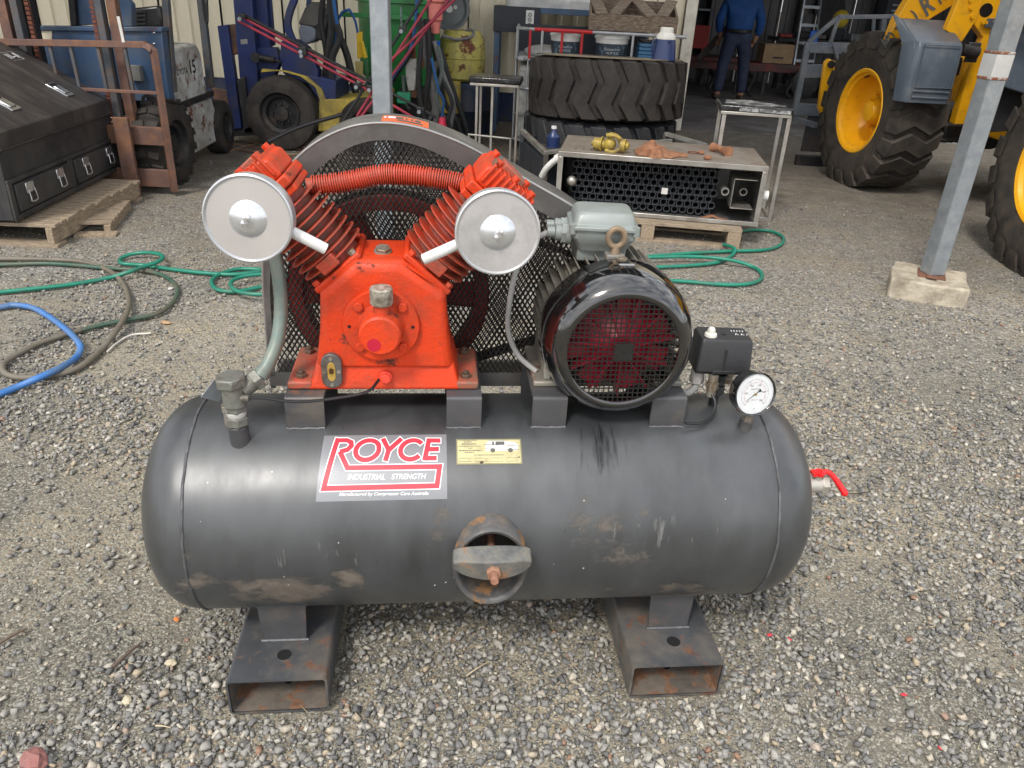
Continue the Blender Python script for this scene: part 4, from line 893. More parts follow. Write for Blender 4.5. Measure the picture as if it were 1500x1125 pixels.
MB().tube([(.612, .01, .706), (.608, .004, .690), (.585, -.005, .680), (.555, .0, .690), (.53, .03, .70)], .009, 10, 6).o('switch_conduit', m_cab, AC)
MB().tube([(.640, -.03, .690), (.643, -.05, .675), (.630, -.07, .655), (.60, -.085, .645), (.565, -.090, .648)], .0034, 8, 6).o('signal_line', MATS['black_tube'], AC)
MB().cyl((.69, .01, .70), (.69, .01, .74), .010, 12).hexn((.672, .008, .712), (1, 0, 0), .012, .02).o('relief_fitting', m_boltgrey, AC)

# --- pressure gauge
gc = Vector((.7045, -.112, .733)); ga = Vector((-.16, .98, -.20)).normalized()      # axis into the case
MB().cyl((.712, -.078, .622), (.712, -.078, .650), .0155, 18).o('gauge_socket', m_frame, AC, .002)
gs = MB().cyl((.712, -.080, .648), (.711, -.086, .668), .0085, 12).hexn((.712, -.080, .650), (0, 0, 1), .013, .012).o('gauge_stem', m_boltgrey, AC)
gg = MB().lathe([(.0465, .0), (.049, -.002), (.0505, .0005), (.0505, .004), (.0475, .006), (.0475, .032), (.044, .036), (.0001, .036)], gc, ga, 48).o('pressure_gauge', m_cowl, AC, smooth=50)
MB().lathe([(.0001, .004), (.0465, .004)], gc, ga, 48).o('dial', M('dial_white', (.78, .80, .80), .5, bump=0, var=.02), gg)
gx_ = Vector((ga.y, -ga.x, 0)).normalized(); gz_ = gx_.cross(ga)*1; gz_ = gz_ if gz_.z > 0 else -gz_
def DP(a, r_, h=.0032): return gc+ga*h+gx_*(r_*sin(a))+gz_*(r_*cos(a))
ink = MB(); redk = MB()
def GP2(x_, z_, h=.0030): return gc+ga*h+gx_*x_+gz_*z_
for i in range(51):
    a = R(-135+270*i/50); l_ = .004 if i % 10 == 0 else .0018
    ink.bar(DP(a, .034-l_), DP(a, .034), .0006 if i % 10 else .0010, .0002, ga)
    if i % 5 == 0: redk.bar(DP(a, .0245), DP(a, .0275), .0007, .0002, ga)
mbA = [DP(R(-135+270*i/60), .0268) for i in range(61)]
for p, q_ in zip(mbA, mbA[1:]): redk.bar(p, q_, .0003, .0002, ga)
for i, tx in enumerate(('0', '50', '100', '150', '200', '250')):
    a = R(-135+54*i); c = (.0215 if i else .0215); 
    vs, fs = text2d(tx); w_ = .0028*len(tx); ink.add([GP2(c*sin(a)+(u-.5)*w_, c*cos(a)+(v-.5)*.0042) for u, v in vs], fs)
for tx, zz, w_, h_ in (('PRESSURE GAUGE', .0115, .022, .0028), ('kPa  psi', -.0135, .016, .003), ('AS', -.034, .005, .0025)):
    vs, fs = text2d(tx); ink.add([GP2((u-.5)*w_, zz+(v-.5)*h_) for u, v in vs], fs)
ink.o('dial_print', MATS['ink_dark'], gg); redk.o('dial_red_scale', M('print_red2', (.5, .08, .06), .5, bump=0), gg)
an = R(-123); nd = MB(); tp = DP(an, .036, .0016); tl = DP(an, -.016, .0016); sd_ = (tp-tl).normalized().cross(ga)
nd.add([tp, DP(an, 0, .0016)+sd_*.0011, DP(an, 0, .0016)-sd_*.0011], [(0, 1, 2)]); nd.add([DP(an, 0, .0016)+sd_*.0009, DP(an, 0, .0016)-sd_*.0009, DP(an, -.008, .0016)-sd_*.0009, DP(an, -.008, .0016)+sd_*.0009], [(0, 1, 2, 3)])
nd.add([DP(an, -.007, .0016), tl+sd_*.0045, tl-sd_*.0045], [(0, 1, 2)]); nd.o('needle', M('needle_black', (.008, .008, .008), .5, bump=0), gg)
MB().cyl(DP(0, 0, .0018), DP(0, 0, -.001), .0028, 12).o('needle_hub', M('brass', (.5, .36, .12), .3, .9, bump=0), gg)
mg = bpy.data.materials.new('clear_glass'); mg.use_nodes = True; pb = mg.node_tree.nodes['Principled BSDF']; pb.inputs['Transmission Weight'].default_value = 1; pb.inputs['Roughness'].default_value = .02; pb.inputs['IOR'].default_value = 1.05; pb.inputs['Base Color'].default_value = (1, 1, 1, 1)
MB().lathe([(.0001, -.0012), (.0468, -.0012), (.0468, -.0002), (.0001, -.0002)], gc, ga, 40).o('gauge_glass', mg, gg)
MB().bx(-.002, .002, -.01, .01, -.014, .014, Matrix.Translation((.676, -.085, .690)) @ Matrix.Rotation(R(-35), 4, 'Y')).o('rusty_tab', m_rust, AC)

# --- outlet ball valve on the right end
m_val = M('valve_cream', (.48, .46, .41), .45, .35, .12, 20, dirt=(.35, .32, .26), dcov=.3, ds=20, bump=.1)
vb = MB().cyl((.890, 0, .415), (.945, 0, .415), .018, 18).hexn((.922, 0, .415), (1, 0, 0), .025, .014).cyl((.936, 0, .415), (.985, 0, .415), .0215, 20).hexn((.980, 0, .415), (1, 0, 0), .025, .018).o('outlet_valve', m_val, AC, .0015)
MB().cyl((.968, -.004, .430), (.968, -.006, .451), .009, 12).o('valve_stem', m_val, vb)
m_lev = M('lever_red', (.75, .015, .018), .3, bump=.02, var=.05)
mb = MB(); mb.cyl((.968, -.006, .449), (.968, -.007, .457), .013, 16).bx(-.020, .002, -.010, .010, -.003, .006, Matrix.Translation((.968, -.006, .453)) @ Matrix.Rotation(R(-10), 4, 'Y'))
mb.tube([(.972, -.006, .455), (.990, -.008, .455), (1.008, -.016, .440), (1.022, -.028, .422), (1.030, -.036, .412)], .007, 8, 5, rf=lambda u: .0065+.002*u); mb.ball((1.030, -.036, .411), .0095, 10, 8, (1, .8, 1)); mb.o('valve_lever', m_lev, vb, smooth=60)
# ================================================================ THINGS IN THE YARD, RIGHT AND MIDDLE
m_tyre = M('tyre_rubber', (.034, .031, .028), .78, 0, .3, 5, dirt=(.075, .060, .047), dcov=.36, ds=6, bump=.25, bs=50, spec=.3)
m_tyre3 = M('tyre_dark_brown', (.022, .020, .019), .75, 0, .3, 5, dirt=(.05, .042, .035), dcov=.34, ds=6, bump=.25, bs=50, spec=.3)
m_tyre2 = M('tyre_clean_black', (.020, .022, .026), .6, 0, .2, 6, dirt=(.05, .045, .04), dcov=.25, bump=.2, bs=60)
m_yel = M('loader_yellow', (.80, .39, .008), .36, 0, .07, 5, dirt=(.45, .22, .04), dcov=.22, ds=7, bump=.04, bs=50, spec=.5)
m_lgrey = M('loader_blue_grey', (.075, .095, .12), .36, 0, .12, 5, dirt=(.14, .15, .16), dcov=.25, ds=5, bump=.03)
m_dark = M('machine_dark', (.012, .012, .013), .6, .1, .3, 10, dirt=(.06, .045, .035), dcov=.25)
m_black = M('black_gloss', (.010, .010, .011), .3, bump=.02)
# big earthmover tyre: axis z, centred at the origin. Lugs are separate bars across the tread
def big_tyre(name, lab, cat, loc, rot, rad=.68, wd_=.46, hub=None, group=None, mat=None, nl=22, steer=0, lug_h=.035):
    mat = mat or m_tyre
    r = thing(name, lab, cat, loc) if cat else bpy.data.objects.new(name, None)
    if not cat: COL.objects.link(r); r.location = loc
    r.rotation_euler = rot
    h = wd_/2; ri = rad*.50
    c_ = MB().lathe([(ri, -h*.72), (ri+.02, -h*.86), (rad*.74, -h*1.0), (rad*.90, -h*.98), (rad*.965, -h*.88), (rad*.975, -h*.5), (rad*.98, 0), (rad*.975, h*.5), (rad*.965, h*.88), (rad*.90, h*.98), (rad*.74, h*1.0), (ri+.02, h*.86), (ri, h*.72)], (0, 0, 0), (0, 0, 1), 72, sx=(1, 0, 0)).o('tyre_carcass', mat, r)
    # one lug: a zig-zag bar from shoulder to shoulder
    mb = MB(); lw = 2*pi*rad/nl*.66; secs = [(-h*1.02, .0, -.07), (-h*.90, .55, 0.0), (-h*.38, .55, lug_h*.0), (0, 0, 0), (h*.38, -.0, 0), (h*.90, .55, 0), (h*1.02, .0, -.07)]
    zs = [-h*1.03, -h*.93, -h*.40, h*.30, h*.93, h*1.03]; an = [.50, .42, -.18, .28, -.22, -.30]; dr = [-.11, 0, .004, .004, 0, -.11]
    vs = []
    for z_, a_, d_ in zip(zs, an, dr):
        for s_, hh in ((-1, 0), (-1, 1), (1, 1), (1, 0)):
            wdt = lw*(.50 if hh else .56)
            a = (a_*lw*1.15+s_*wdt)/rad; rr = rad*.955+(lug_h+rad*.02 if hh else 0)+d_*(1 if hh else .9)
            vs.append((rr*cos(a), rr*sin(a), z_))
    fs = [(4*i+k, 4*i+(k+1) % 4, 4*i+4+(k+1) % 4, 4*i+4+k) for i in range(5) for k in range(4)]+[(0, 1, 2, 3), (23, 22, 21, 20)]
    mb.add(vs, fs); l0 = mb.o('tread_lug', mat, r, .008)
    for i in range(1, nl): inst(l0, r, rot=(0, 0, 2*pi*i/nl))
    if hub:
        m_, side, deep = hub      # side: +1/-1 outer face along z
        s_ = side; R0 = ri+.018
        pr = [(R0+.022, h*.80), (R0+.030, h*.86), (R0+.012, h*.90), (R0-.012, h*.86), (R0-.020, h*.74), (R0-.035, h*.70), (R0-.045, h*.2), (R0-.06, -h*.1+deep), (.26, -h*.25+deep), (.2, -h*.2+deep), (.2, -h*.1+deep), (.0001, -h*.1+deep)]
        rm = MB().lathe([(a, b_*s_) for a, b_ in pr], (0, 0, 0), (0, 0, 1), 56).o('rim', m_, r)
        zz = (-h*.1+deep)*s_
        MB().lathe([(.0001, zz+.13*s_), (.085, zz+.12*s_), (.105, zz+.08*s_), (.12, zz), (.16, zz), (.16, zz-.01)], (0, 0, 0), (0, 0, 1), 28).o('hub', m_, rm if False else r)
        b0 = MB().hexn((.178, 0, zz), (0, 0, s_), .016, .03).o('wheel_nut', m_, rm)
        for i in range(1, 12): inst(b0, rm, rot=(0, 0, 2*pi*i/12))
        MB().tube([(R0*.88*cos(a), R0*.88*sin(a), h*.62*s_) for a in (.2, .3, .42)], .008, 6, 3).o('valve_stem', m_dark, rm)
    return r
# two loose tyres stacked flat
TS = PY(888, 140, 7.55); TS = Vector((TS.x, 7.62, 0))
big_tyre('loader_tyre', 'large used earthmover tyre on top of a second tyre, blue jug standing on it', 'tyre', (TS.x, TS.y, .755), (R(-3.2), 0, R(20)), .70, .50, group=None, mat=m_tyre3)
big_tyre('loader_tyre', 'lower dark tyre of the stack, lying under the larger brown one behind the steel box', 'tyre', (TS.x-.03, TS.y+.02, .26), (0, 0, R(5)), .70, .50, mat=m_tyre2)
# rim of wood and straps on the stack top
MB().lathe([(.30, 0), (.66, 0), (.665, .012), (.30, .012)], (TS.x, TS.y, 1.008), (0, sin(R(-3.2))*-1, 1), 30).o('dust_cover', M('dusty_board', (.25, .21, .15), .8), None)
tag(bpy.data.objects['dust_cover'], 'dusty round board lying on top of the tyre stack', 'board')
# water jug
J = PY(971, 92, 7.25); J.z = 1.03
jug = thing('water_jug', 'blue insulated water jug with a white screw lid, standing on the tyre stack', 'water jug', J); jug.scale = (.88, .88, .86)
MB().lathe([(.0001, 0), (.108, 0), (.118, .012), (.112, .06), (.100, .17), (.092, .205), (.0001, .205)], (0, 0, 0), (0, 0, 1), 28).o('body', M('jug_blue', (.018, .035, .11), .35, var=.1), jug)
MB().lathe([(.094, .200), (.096, .215), (.078, .25), (.066, .262), (.064, .300), (.052, .308), (.0001, .310)], (0, 0, 0), (0, 0, 1), 26).o('lid', M('jug_white', (.66, .65, .60), .45), jug)
MB().tube([(-.09, -.02, .20), (-.125, -.03, .17), (-.130, -.03, .10), (-.108, -.025, .05)], .010, 8).o('handle', M('jug_blue', (0, 0, 0)), jug)
MB().cyl((.02, -.085, .185), (.02, -.11, .18), .013, 12).o('spout', M('jug_blue', (0, 0, 0)), jug)

# ---- stainless tube box on a pallet
m_ss = M('stainless', (.48, .47, .44), .34, .75, .12, 4, dirt=(.34, .31, .27), dcov=.35, ds=6, bump=.03, bs=30, rvar=.3)
m_sst = M('stainless_top', (.36, .33, .29), .5, .45, .15, 5, dirt=(.24, .20, .165), dcov=.45, ds=5, bump=.06)
m_ssin = M('stainless_inside', (.16, .16, .155), .45, .6, .2, 5)
m_wood = M('pallet_wood', (.33, .26, .18), .82, 0, .22, 7, dirt=(.17, .135, .10), dcov=.35, ds=8, bump=.35, bs=60, streak=(2, 12, 12))
m_woody = M('pallet_wood_y', (.34, .265, .18), .82, 0, .22, 7, dirt=(.18, .14, .10), dcov=.35, ds=8, bump=.35, bs=60, streak=(12, 2, 12))
BA = R(-7)
bR = G(1085, 364, 0); bL_x = -.05
BX = Matrix.Translation((.93, 5.34, 0)) @ Matrix.Rotation(BA, 4, 'Z')
bxr = thing('tube_filter_box', 'open fronted stainless steel box packed with black tubes on a pallet', 'steel box', (.935, 5.34, .145), BA)
HW, HD, HH = .70, .36, .40
t_ = .006
MB().bx(-HW, HW, 0, 2*HD, HH-.006, HH).o('top_sheet', m_sst, bxr, .002)
MB().bx(-HW, HW, 0, 2*HD, 0, .006).bx(-HW, HW, 2*HD-.006, 2*HD, .006, HH-.006).o('shell', m_ssin, bxr)
MB().bx(-HW, -HW+t_, .0, 2*HD-.006, .006, HH-.006).o('side_sheet', m_ss, bxr); MB().bx(HW-t_, HW, .0, 2*HD-.006, .006, HH-.006).o('side_sheet', m_ss, bxr)
MB().py([(-HW-.004, -.004), (HW+.004, -.004), (HW+.004, HH+.004), (-HW-.004, HH+.004)], -.022, -.002).o('front_frame_blank', m_ss, bxr) if False else None
fb = .032
mb = MB(); mb.bx(-HW-.004, HW+.004, -.020, .0, HH-fb, HH+.004).bx(-HW-.004, HW+.004, -.020, .0, -.004, fb*.8).bx(-HW-.004, -HW+fb, -.0195, .0, fb*.8, HH-fb).bx(HW-fb, HW+.004, -.0195, .0, fb*.8, HH-fb)
fr = mb.o('front_frame', m_ss, bxr, .003); fr['kind'] = 'stuff'
mb = MB()
for i in range(5): MB().bx(-.60+i*.055, -.592+i*.055, .12, .17, HH+.0003, HH+.0012, Matrix.Identity(4)).o('vent_slot', m_dark, bxr)
# tubes: the ones that show are single parts
m_tub = M('tube_black', (.040, .044, .050), .42, bump=.03)
tr_ = .0245
ring_ = MB().lathe([(tr_-.0045, .30), (tr_-.0045, 0), (tr_, 0), (tr_, .30)], (0, 0, 0), (0, 1, 0), 14)
tb0 = None; ncol, nrow = 18, 8
for j in range(nrow):
    for i in range(ncol):
        x_ = -.585+i*.0555+(.0277 if j % 2 else 0); z_ = .042+j*.0435
        if x_ > .40 or x_ < -.62: continue
        if tb0 is None: tb0 = ring_.o('tube', m_tub, bxr); q_ = tb0
        else: q_ = inst(tb0, bxr)
        q_.location = (x_, .10+random.uniform(0, .012), z_)
MB().bx(-.64, .42, .30, .305, .02, HH-.02).o('tube_sheet', m_dark, bxr)
MB().bx(-.022, .022, 0, .004, -.022, .022, Matrix.Translation((-.01+.06, .095, .165))).o('white_tag', M('tag_white', (.55, .54, .5), .6), bxr, .002)
# inner duct box with a threaded pipe stub
mb = MB(); mb.bx(.50, .50+.004, .02, .30, .10, .30).bx(.50, .655, .02, .30, .296, .30).bx(.50, .655, .02, .30, .10, .104); mb.o('inner_duct', m_ss, bxr, .001)
for x_, y_, z_ in ((.585, .10, .20), (.455, .04, .205)):
    MB().lathe([(.020, .10), (.020, 0), (.026, 0), (.028, .006), (.028, .02), (.026, .024), (.026, .10)], (x_, y_, z_), (0, 1, 0), 18).o('pipe_stub', m_ss, bxr)
MB().ball((-.60, .03, .20), .035, 14, 10).o('ball_end', m_ss, bxr, smooth=60)
MB().lathe([(.0001, .05), (.032, .05), (.034, .045), (.034, 0), (.02, 0)], (HW+.001, .09, .19), (1, 0, 0), 18).o('white_cap', M('cap_white', (.66, .66, .63), .5), bxr)
MB().tube([(-.83, .20, .18), (-.80, .16, .24), (-.75, .12, .30), (-HW-.01, .10, .335)], .022, 10, 5).cyl((-.725, .11, .325), (-HW+.002, .10, .342), .030, 14).o('white_elbow_pipe', M('cap_white', (0, 0, 0)), bxr)
def pallet(name, lab, loc, rz, L_, D_, H_, nsl, run='x', mat=m_wood, slat_end=True, gap=.35, nst=3):
    # slats run along y, stringers along x
    r = thing(name, lab, 'pallet', loc, rz); th = .02; s_ = L_/nsl
    sl = MB().bx(-s_*(1-gap*.4)/2, s_*(1-gap*.4)/2, 0, D_, H_-th, H_).o('slat', mat, r, .002)
    for i in range(nsl):
        q_ = sl if i == 0 else inst(sl, r); q_.location = (-L_/2+s_*(i+.5)+random.uniform(-.003, .003), random.uniform(-.008, .008), random.uniform(-.001, .001)); q_.rotation_euler = (0, 0, random.uniform(-.01, .01))
    for k_ in range(nst):
        y_ = .002+(D_-.045)*k_/(nst-1); MB().bx(-L_/2, L_/2, y_, y_+.04, .018, H_-th-.001).o('stringer', mat, r, .003) if slat_end else None
    for k_ in range(3):
        x_ = -L_/2+(L_-.10)*k_/2; MB().bx(x_, x_+.10, 0, D_, 0, .0175).o('bottom_board', mat, r, .002)
    return r
# block pallet seen from its long side: top plank, blocks, bottom plank
pr_ = thing('block_pallet', 'weathered grey block pallet carrying the stainless box of black tubes', 'pallet', (.88, 5.22, 0), BA)
for y_ in (0, .33, .66): MB().bx(-.63, .63, y_, y_+.10, 0, .018).o('bottom_board', m_wood, pr_, .002); 
for i in range(7): MB().bx(-.63, .63, .0+i*.112, .095+i*.112, .118, .1405).o('deck_board', m_wood, pr_, .002)
for x_ in (-.63, -.045, .54):
    for y_ in (0.002, .33, .66): MB().bx(x_, x_+.09, y_, y_+.09, .0185, .1175).o('block', m_woody, pr_, .003)
# rusty bent strip on the pallet edge
mb = MB(); P = [(-.13, 0, .004), (-.06, -.01, .0), (0, 0, .014), (.05, .0, .030), (.10, 0, .012), (.16, .01, .006)]; SPn = cr_spline(P, 5); vs = []
for p in SPn: vs += [p+Vector((0, -.028, 0)), p+Vector((0, .028, 0)), p+Vector((0, .028, .006)), p+Vector((0, -.028, .006))]
k = len(SPn); mb.add(vs, [(4*i+j, 4*i+(j+1) % 4, 4*i+4+(j+1) % 4, 4*i+4+j) for i in range(k-1) for j in range(4)]+[(0, 1, 2, 3), (4*k-1, 4*k-2, 4*k-3, 4*k-4)])
m_rusto = M('orange_rust', (.21, .088, .042), .9, 0, .35, 14, dirt=(.31, .155, .085), dcov=.35, ds=18, bump=.5, bs=70)
q_ = mb.o('rusty_strip', m_rusto); q_.location = G(1032, 322, .145); q_.rotation_euler = (0, 0, R(-6)); tag(q_, 'twisted rusty steel strip lying on the pallet edge below the tube box', 'scrap steel')
# brass coupling
TZ = .145+.40+.001
bc = thing('yellow_coupling', 'dirty yellow cast universal coupling lying on the stainless box', 'coupling', G(892, 222, TZ), R(-20)); m_br = M('yellow_cast', (.42, .31, .05), .55, .2, .25, 20, dirt=(.16, .12, .05), dcov=.35, ds=20, bump=.3)
MB().cyl((-.11, 0, .045), (-.06, 0, .045), .040, 16).cyl((-.06, 0, .045), (-.05, 0, .045), .052, 16).cyl((-.13, 0, .045), (-.11, 0, .045), .016, 10).o('flange_left', m_br, bc, .003)
MB().cyl((-.05, 0, .045), (.02, 0, .045), .030, 16).ball((.0, 0, .05), .045, 14, 10).o('centre_body', m_br, bc, .003)
mb = MB(); mb.tube([(-.02, -.03, .11), (.03, -.035, .115), (.075, -.02, .095), (.085, 0, .055), (.075, 0, .02), (.03, -.03, .005), (-.02, -.03, .012)], .014, 8, 5); mb.tube([(-.04, .04, .10), (.0, .045, .11), (.05, .02, .10), (.08, 0, .055)], .013, 8, 5); mb.cyl((.08, 0, .05), (.115, 0, .05), .045, 16).cyl((.115, 0, .05), (.135, .0, .05), .024, 12); mb.o('yoke', m_br, bc, .002)
# crumpled rusty plate
def lumpy(name, lab, cat, pts_fn, n1, n2, mat, loc, rz):
    mb = MB(); vs = []
    for j in range(n2):
        for i in range(n1): vs.append(pts_fn(i/(n1-1), j/(n2-1)))
    vs2 = [(a, b_, max(.001, c-.006)) for a, b_, c in vs]; n_ = n1*n2
    fs = [(j*n1+i, j*n1+i+1, (j+1)*n1+i+1, (j+1)*n1+i) for j in range(n2-1) for i in range(n1-1)]
    fs2 = [tuple(n_+k_ for k_ in f[::-1]) for f in fs]; ed = []
    bd = [i for i in range(n1)]+[(j+1)*n1-1 for j in range(1, n2)]+[(n2-1)*n1+i for i in range(n1-2, -1, -1)]+[j*n1 for j in range(n2-2, 0, -1)]
    for a, b_ in zip(bd, bd[1:]+bd[:1]): ed.append((a, n_+a, n_+b_, b_))
    mb.add(vs+vs2, fs+fs2+ed); o_ = mb.o(name, mat, None, smooth=25); o_.location = loc; o_.rotation_euler = (0, 0, rz); return tag(o_, lab, cat)
rs_ = np.random.default_rng(4); HN = rs_.uniform(0, 1, (9, 7))
def crum(u, v):
    i = u*7.99; j = v*5.99; a = HN[int(i), int(j)]; 
    w_ = .05+.10*math.sin(pi*min(1, u*1.15+.03))**.7; x_ = -.18+.36*u; 
    return (x_, (v-.5)*2*w_*(1+.25*a), .012+.075*max(0, math.sin(pi*min(1, u*1.5)))*(1-abs(v-.45)*1.2)*(.55+.6*a) if 0 < v < 1 else .008)
lumpy('crumpled_plate', 'crumpled orange rusted sheet lying in the middle of the steel box lid', 'scrap steel', crum, 16, 12, m_rusto, G(968, 226, TZ), R(-5))
mb = MB(); mb.tube([(-.03, .10, .03), (-.015, .05, .035), (0, -.02, .03), (.01, -.08, .03)], .03, 10, 5, rf=lambda u: .034-.012*sin(pi*u)+(.006 if u > .8 else 0)); q_ = mb.o('rusty_knuckle', m_rusto, smooth=60); q_.location = G(1057, 226, TZ-.004); q_.rotation_euler = (0, 0, R(12)); tag(q_, 'dumbbell shaped rusty steel knuckle at the right end of the steel box lid', 'scrap steel')
MB().hexn((0, 0, 0), (0, 0, 1), .02, .02).o('x', m_rusto) if False else None
for (x_, y_), r_ in (((1027, 226), .022), ((1036, 234), .026)):
    q_ = MB().ball((0, 0, r_*.6), r_, 8, 6, (1.1, .9, .65)).o('rust_lump', m_rusto, smooth=0); q_.location = G(x_, y_, TZ); tag(q_, ('smaller' if r_ < .025 else 'larger')+' of two rust lumps beside the rusty knuckle on the steel box', 'scrap steel')
q_ = MB().tube([(.035*cos(2*pi*i/16), .035*sin(2*pi*i/16), .004) for i in range(16)], .004, 6, 2, closed=True).o('steel_ring', m_rust); q_.location = G(1015, 224, TZ); tag(q_, 'thin dark steel ring lying between the crumpled sheet and the knuckle', 'ring')
# dark steel tray frame behind the box
trf = thing('steel_tray_frame', 'low dark steel tray with bare angle rails behind the tube box', 'steel frame', (0, 0, 0))
def leg(p, q, w_, nm='rail', m_=m_ss, par=trf, h_=None): return MB().bar(p, q, w_, h_ or w_).o(nm, m_, par, .002)
a_ = Vector((-.05, 6.75, .50)); a_ = PY(765, 192, 6.5); b_ = PY(800, 225, 5.75); c_ = PY(985, 208, 6.2); d_ = PY(1045, 222, 5.95)
leg(a_, b_, .035); leg(b_+Vector((0, .05, 0)), b_+Vector((0, .05, 0))+(c_-b_)*1.0, .03); leg(PY(975, 196, 6.5), PY(1035, 213, 6.1), .03)
for p in (a_, b_, PY(975, 196, 6.5)): MB().bx(p.x-.018, p.x+.018, p.y-.018, p.y+.018, 0, p.z).o('leg', m_steel_dk, trf, .002)
MB().bar(Vector((a_.x, a_.y, .25)), Vector((b_.x, b_.y, .25)), .03, .34).o('side_panel', M('panel_dark', (.018, .022, .03), .5, .2), trf, .002)
MB().bx(a_.x, 1.5, 6.42, 6.45, .02, .42).o('back_panel', M('panel_dark', (0, 0, 0)), trf)
bt = thing('small_blue_bottle', 'small dark blue bottle with a white cap in front of the lower tyre', 'bottle', PY(810, 212, 6.3)); bt.location.z = .50
MB().lathe([(.0001, 0), (.05, 0), (.052, .08), (.02, .12), (.018, .14)], (0, 0, 0), (0, 0, 1), 16).o('body', M('jug_blue', (0, 0, 0)), bt)
MB().cyl((0, 0, .14), (0, 0, .16), .022, 12).o('cap', M('cap_white', (0, 0, 0)), bt)
MB().bx(-.06, .06, -.06, .06, -.02, 0).o('ledge', m_steel_dk, trf) if False else None
bt.location.z = .42; 
MB().bx(bt.location.x-.09, bt.location.x+.09, bt.location.y-.08, 6.42, .40, .42).o('shelf', m_steel_dk, trf)

# ---- two workshop stands with black foam tops
m_foam = M('black_wrap', (.012, .012, .013), .22, 0, .3, 8, dirt=(.10, .105, .11), dcov=.22, ds=7, bump=.5, bs=18)
def foam_top(par, x0, x1, y0, y1, z0, z1, white):
    MB().bx(x0, x1, y0, y1, z0, z1).o('wrapped_top', m_foam, par, .012)
    MB().bx(x0+.01, x1-.01, y0-.003, y1, z0-.02, z0-.0005).o('top_frame', m_ss, par, .002)
    if white:
        mb = MB(); P = [(x0+.04, y0+.10), (x0+.2, y0+.04), (x1-.06, y0+.09), (x1-.03, y0+.16), (x0+.25, y1-.05), (x0+.07, y1-.09)]; mb.pz(P, z1+.0005, z1+.003); mb.o('white_patch', M('torn_white', (.55, .56, .56), .4, dirt=(.05, .05, .05), dcov=.45, ds=14), par)
        mb = MB(); mb.bx(x0+.14, x1-.02, y0-.0015, y0-.0005, z0+.006, z1-.014); mb.o('white_edge_patch', MATS['torn_white'], par)
s2 = thing('work_stand', 'tall bare metal stand with torn black and white top, right of the tube box', 'stand', (1.93, 5.98, 0), R(-8))
foam_top(s2, -.50, .03, -.02, .42, .79, .835, True)
for x_, y_ in ((-.46, .0), (.01, .0), (.01, .38), (-.46, .38)): MB().bx(x_-.014, x_+.014, y_-.014, y_+.014, 0.0, .77).o('leg', m_ss, s2, .002)
MB().bx(-.446, -.004, -.012, .012, 0, .026).bx(-.003, .003, .012, .366, 0.001, .0265).o('foot_rail', m_ss, s2, .002)
s1 = thing('work_stand', 'low metal stand with a black wrapped top in front of the yellow drum', 'stand', (-.10, 6.95, 0), R(-4))
foam_top(s1, -.40, .04, -.02, .30, .80, .85, False)
MB().bx(-.36, .0, -.008, .008, .785, .80).o('bright_strip', M('cap_white', (0, 0, 0)), s1) if False else None
for x_, y_ in ((-.33, .0), (-.20, .02), (.0, .26), (-.33, .26)): MB().bx(x_-.010, x_+.010, y_-.010, y_+.010, 0.0, .78).o('leg', m_ss, s1, .002)
hb = thing('hoop_frame', 'small bare metal hoop frame standing in front of the low stand', 'frame', (0, 0, 0))
p0, p1 = PY(687, 197, 6.7), PY(748, 203, 6.6); MB().tube([(p0.x, p0.y, 0), p0, p1, (p1.x, p1.y, 0)], .012, 8, smooth=False).o('hoop', m_ss, hb); MB().bar((p0.x, p0.y, .15), (p1.x, p1.y, .15), .012, .012).o('cross_rail', m_ss, hb)

# ---- cage tote with buckets, crate and sheet
m_cage = M('cage_galv', (.42, .43, .44), .45, .5, .15, 12, rust=(.3, .12, .06), rcov=.08)
m_cage_red = M('cage_red', (.50, .02, .025), .5, 0, .2, 12)
m_blad = M('bladder_white', (.50, .50, .46), .5, 0, .12, 3, dirt=(.22, .21, .19), dcov=.35)
CX0, CX1, CY0, CY1 = -.13, 1.56, 8.45, 9.45
cg = thing('cage_tote', 'steel tube cage tote with red painted rails, tall left end and open shelf front', 'cage', (0, 0, 0))
for z_ in (.10, .36, .62, .90, 1.18):
    P = [(CX1, CY0, z_), (CX0+.12, CY0, z_), (CX0, CY0+.12, z_), (CX0, CY1, z_)] if z_ in (.90, 1.18) else [(CX0+.25, CY0, z_), (CX0+.12, CY0, z_), (CX0, CY0+.12, z_), (CX0, CY1, z_)]
    MB().tube(P, .017, 8, smooth=False).o('cage_rail', m_cage, cg)
    if z_ in (1.18,): MB().tube([(CX0+.17, CY0, z_), (CX0+.75, CY0, z_)], .0185, 8, smooth=False).o('red_rail', m_cage_red, cg)
for x_, mm in ((.0, m_cage_red), (.12, m_cage), (.32, m_cage_red), (.52, m_cage_red), (1.03, m_cage), (1.27, m_cage)):
    MB().tube([(x_, CY0-.004, .90), (x_, CY0-.004, 1.18)], .013, 8, smooth=False).o('cage_upright', mm, cg)
for i in range(5): x_ = CX0+.12+.03*i; MB().tube([(x_, CY0-.004, .10), (x_, CY0-.004, .90)], .008, 6, smooth=False).o('cage_upright', m_cage, cg)
for i in range(9): y_ = CY0+.14+.11*i; MB().tube([(CX0-.004, y_, .10), (CX0-.004, y_, 1.18)], .010, 6, smooth=False).o('cage_upright', m_cage, cg)
MB().bx(CX0+.03, CX1-.02, CY0+.08, CY1-.02, .10, .84).o('white_bladder', m_blad, cg, .05)
MB().bx(CX0+.02, CX1, CY0+.03, CY1, .885, .925).o('tray', m_cage, cg, .004)
MB().bx(CX0+.0, CX1-.3, CY0+.8, CY0+.82, .885, 1.2).o('back_sheet', M('panel_dark', (0, 0, 0)), cg)
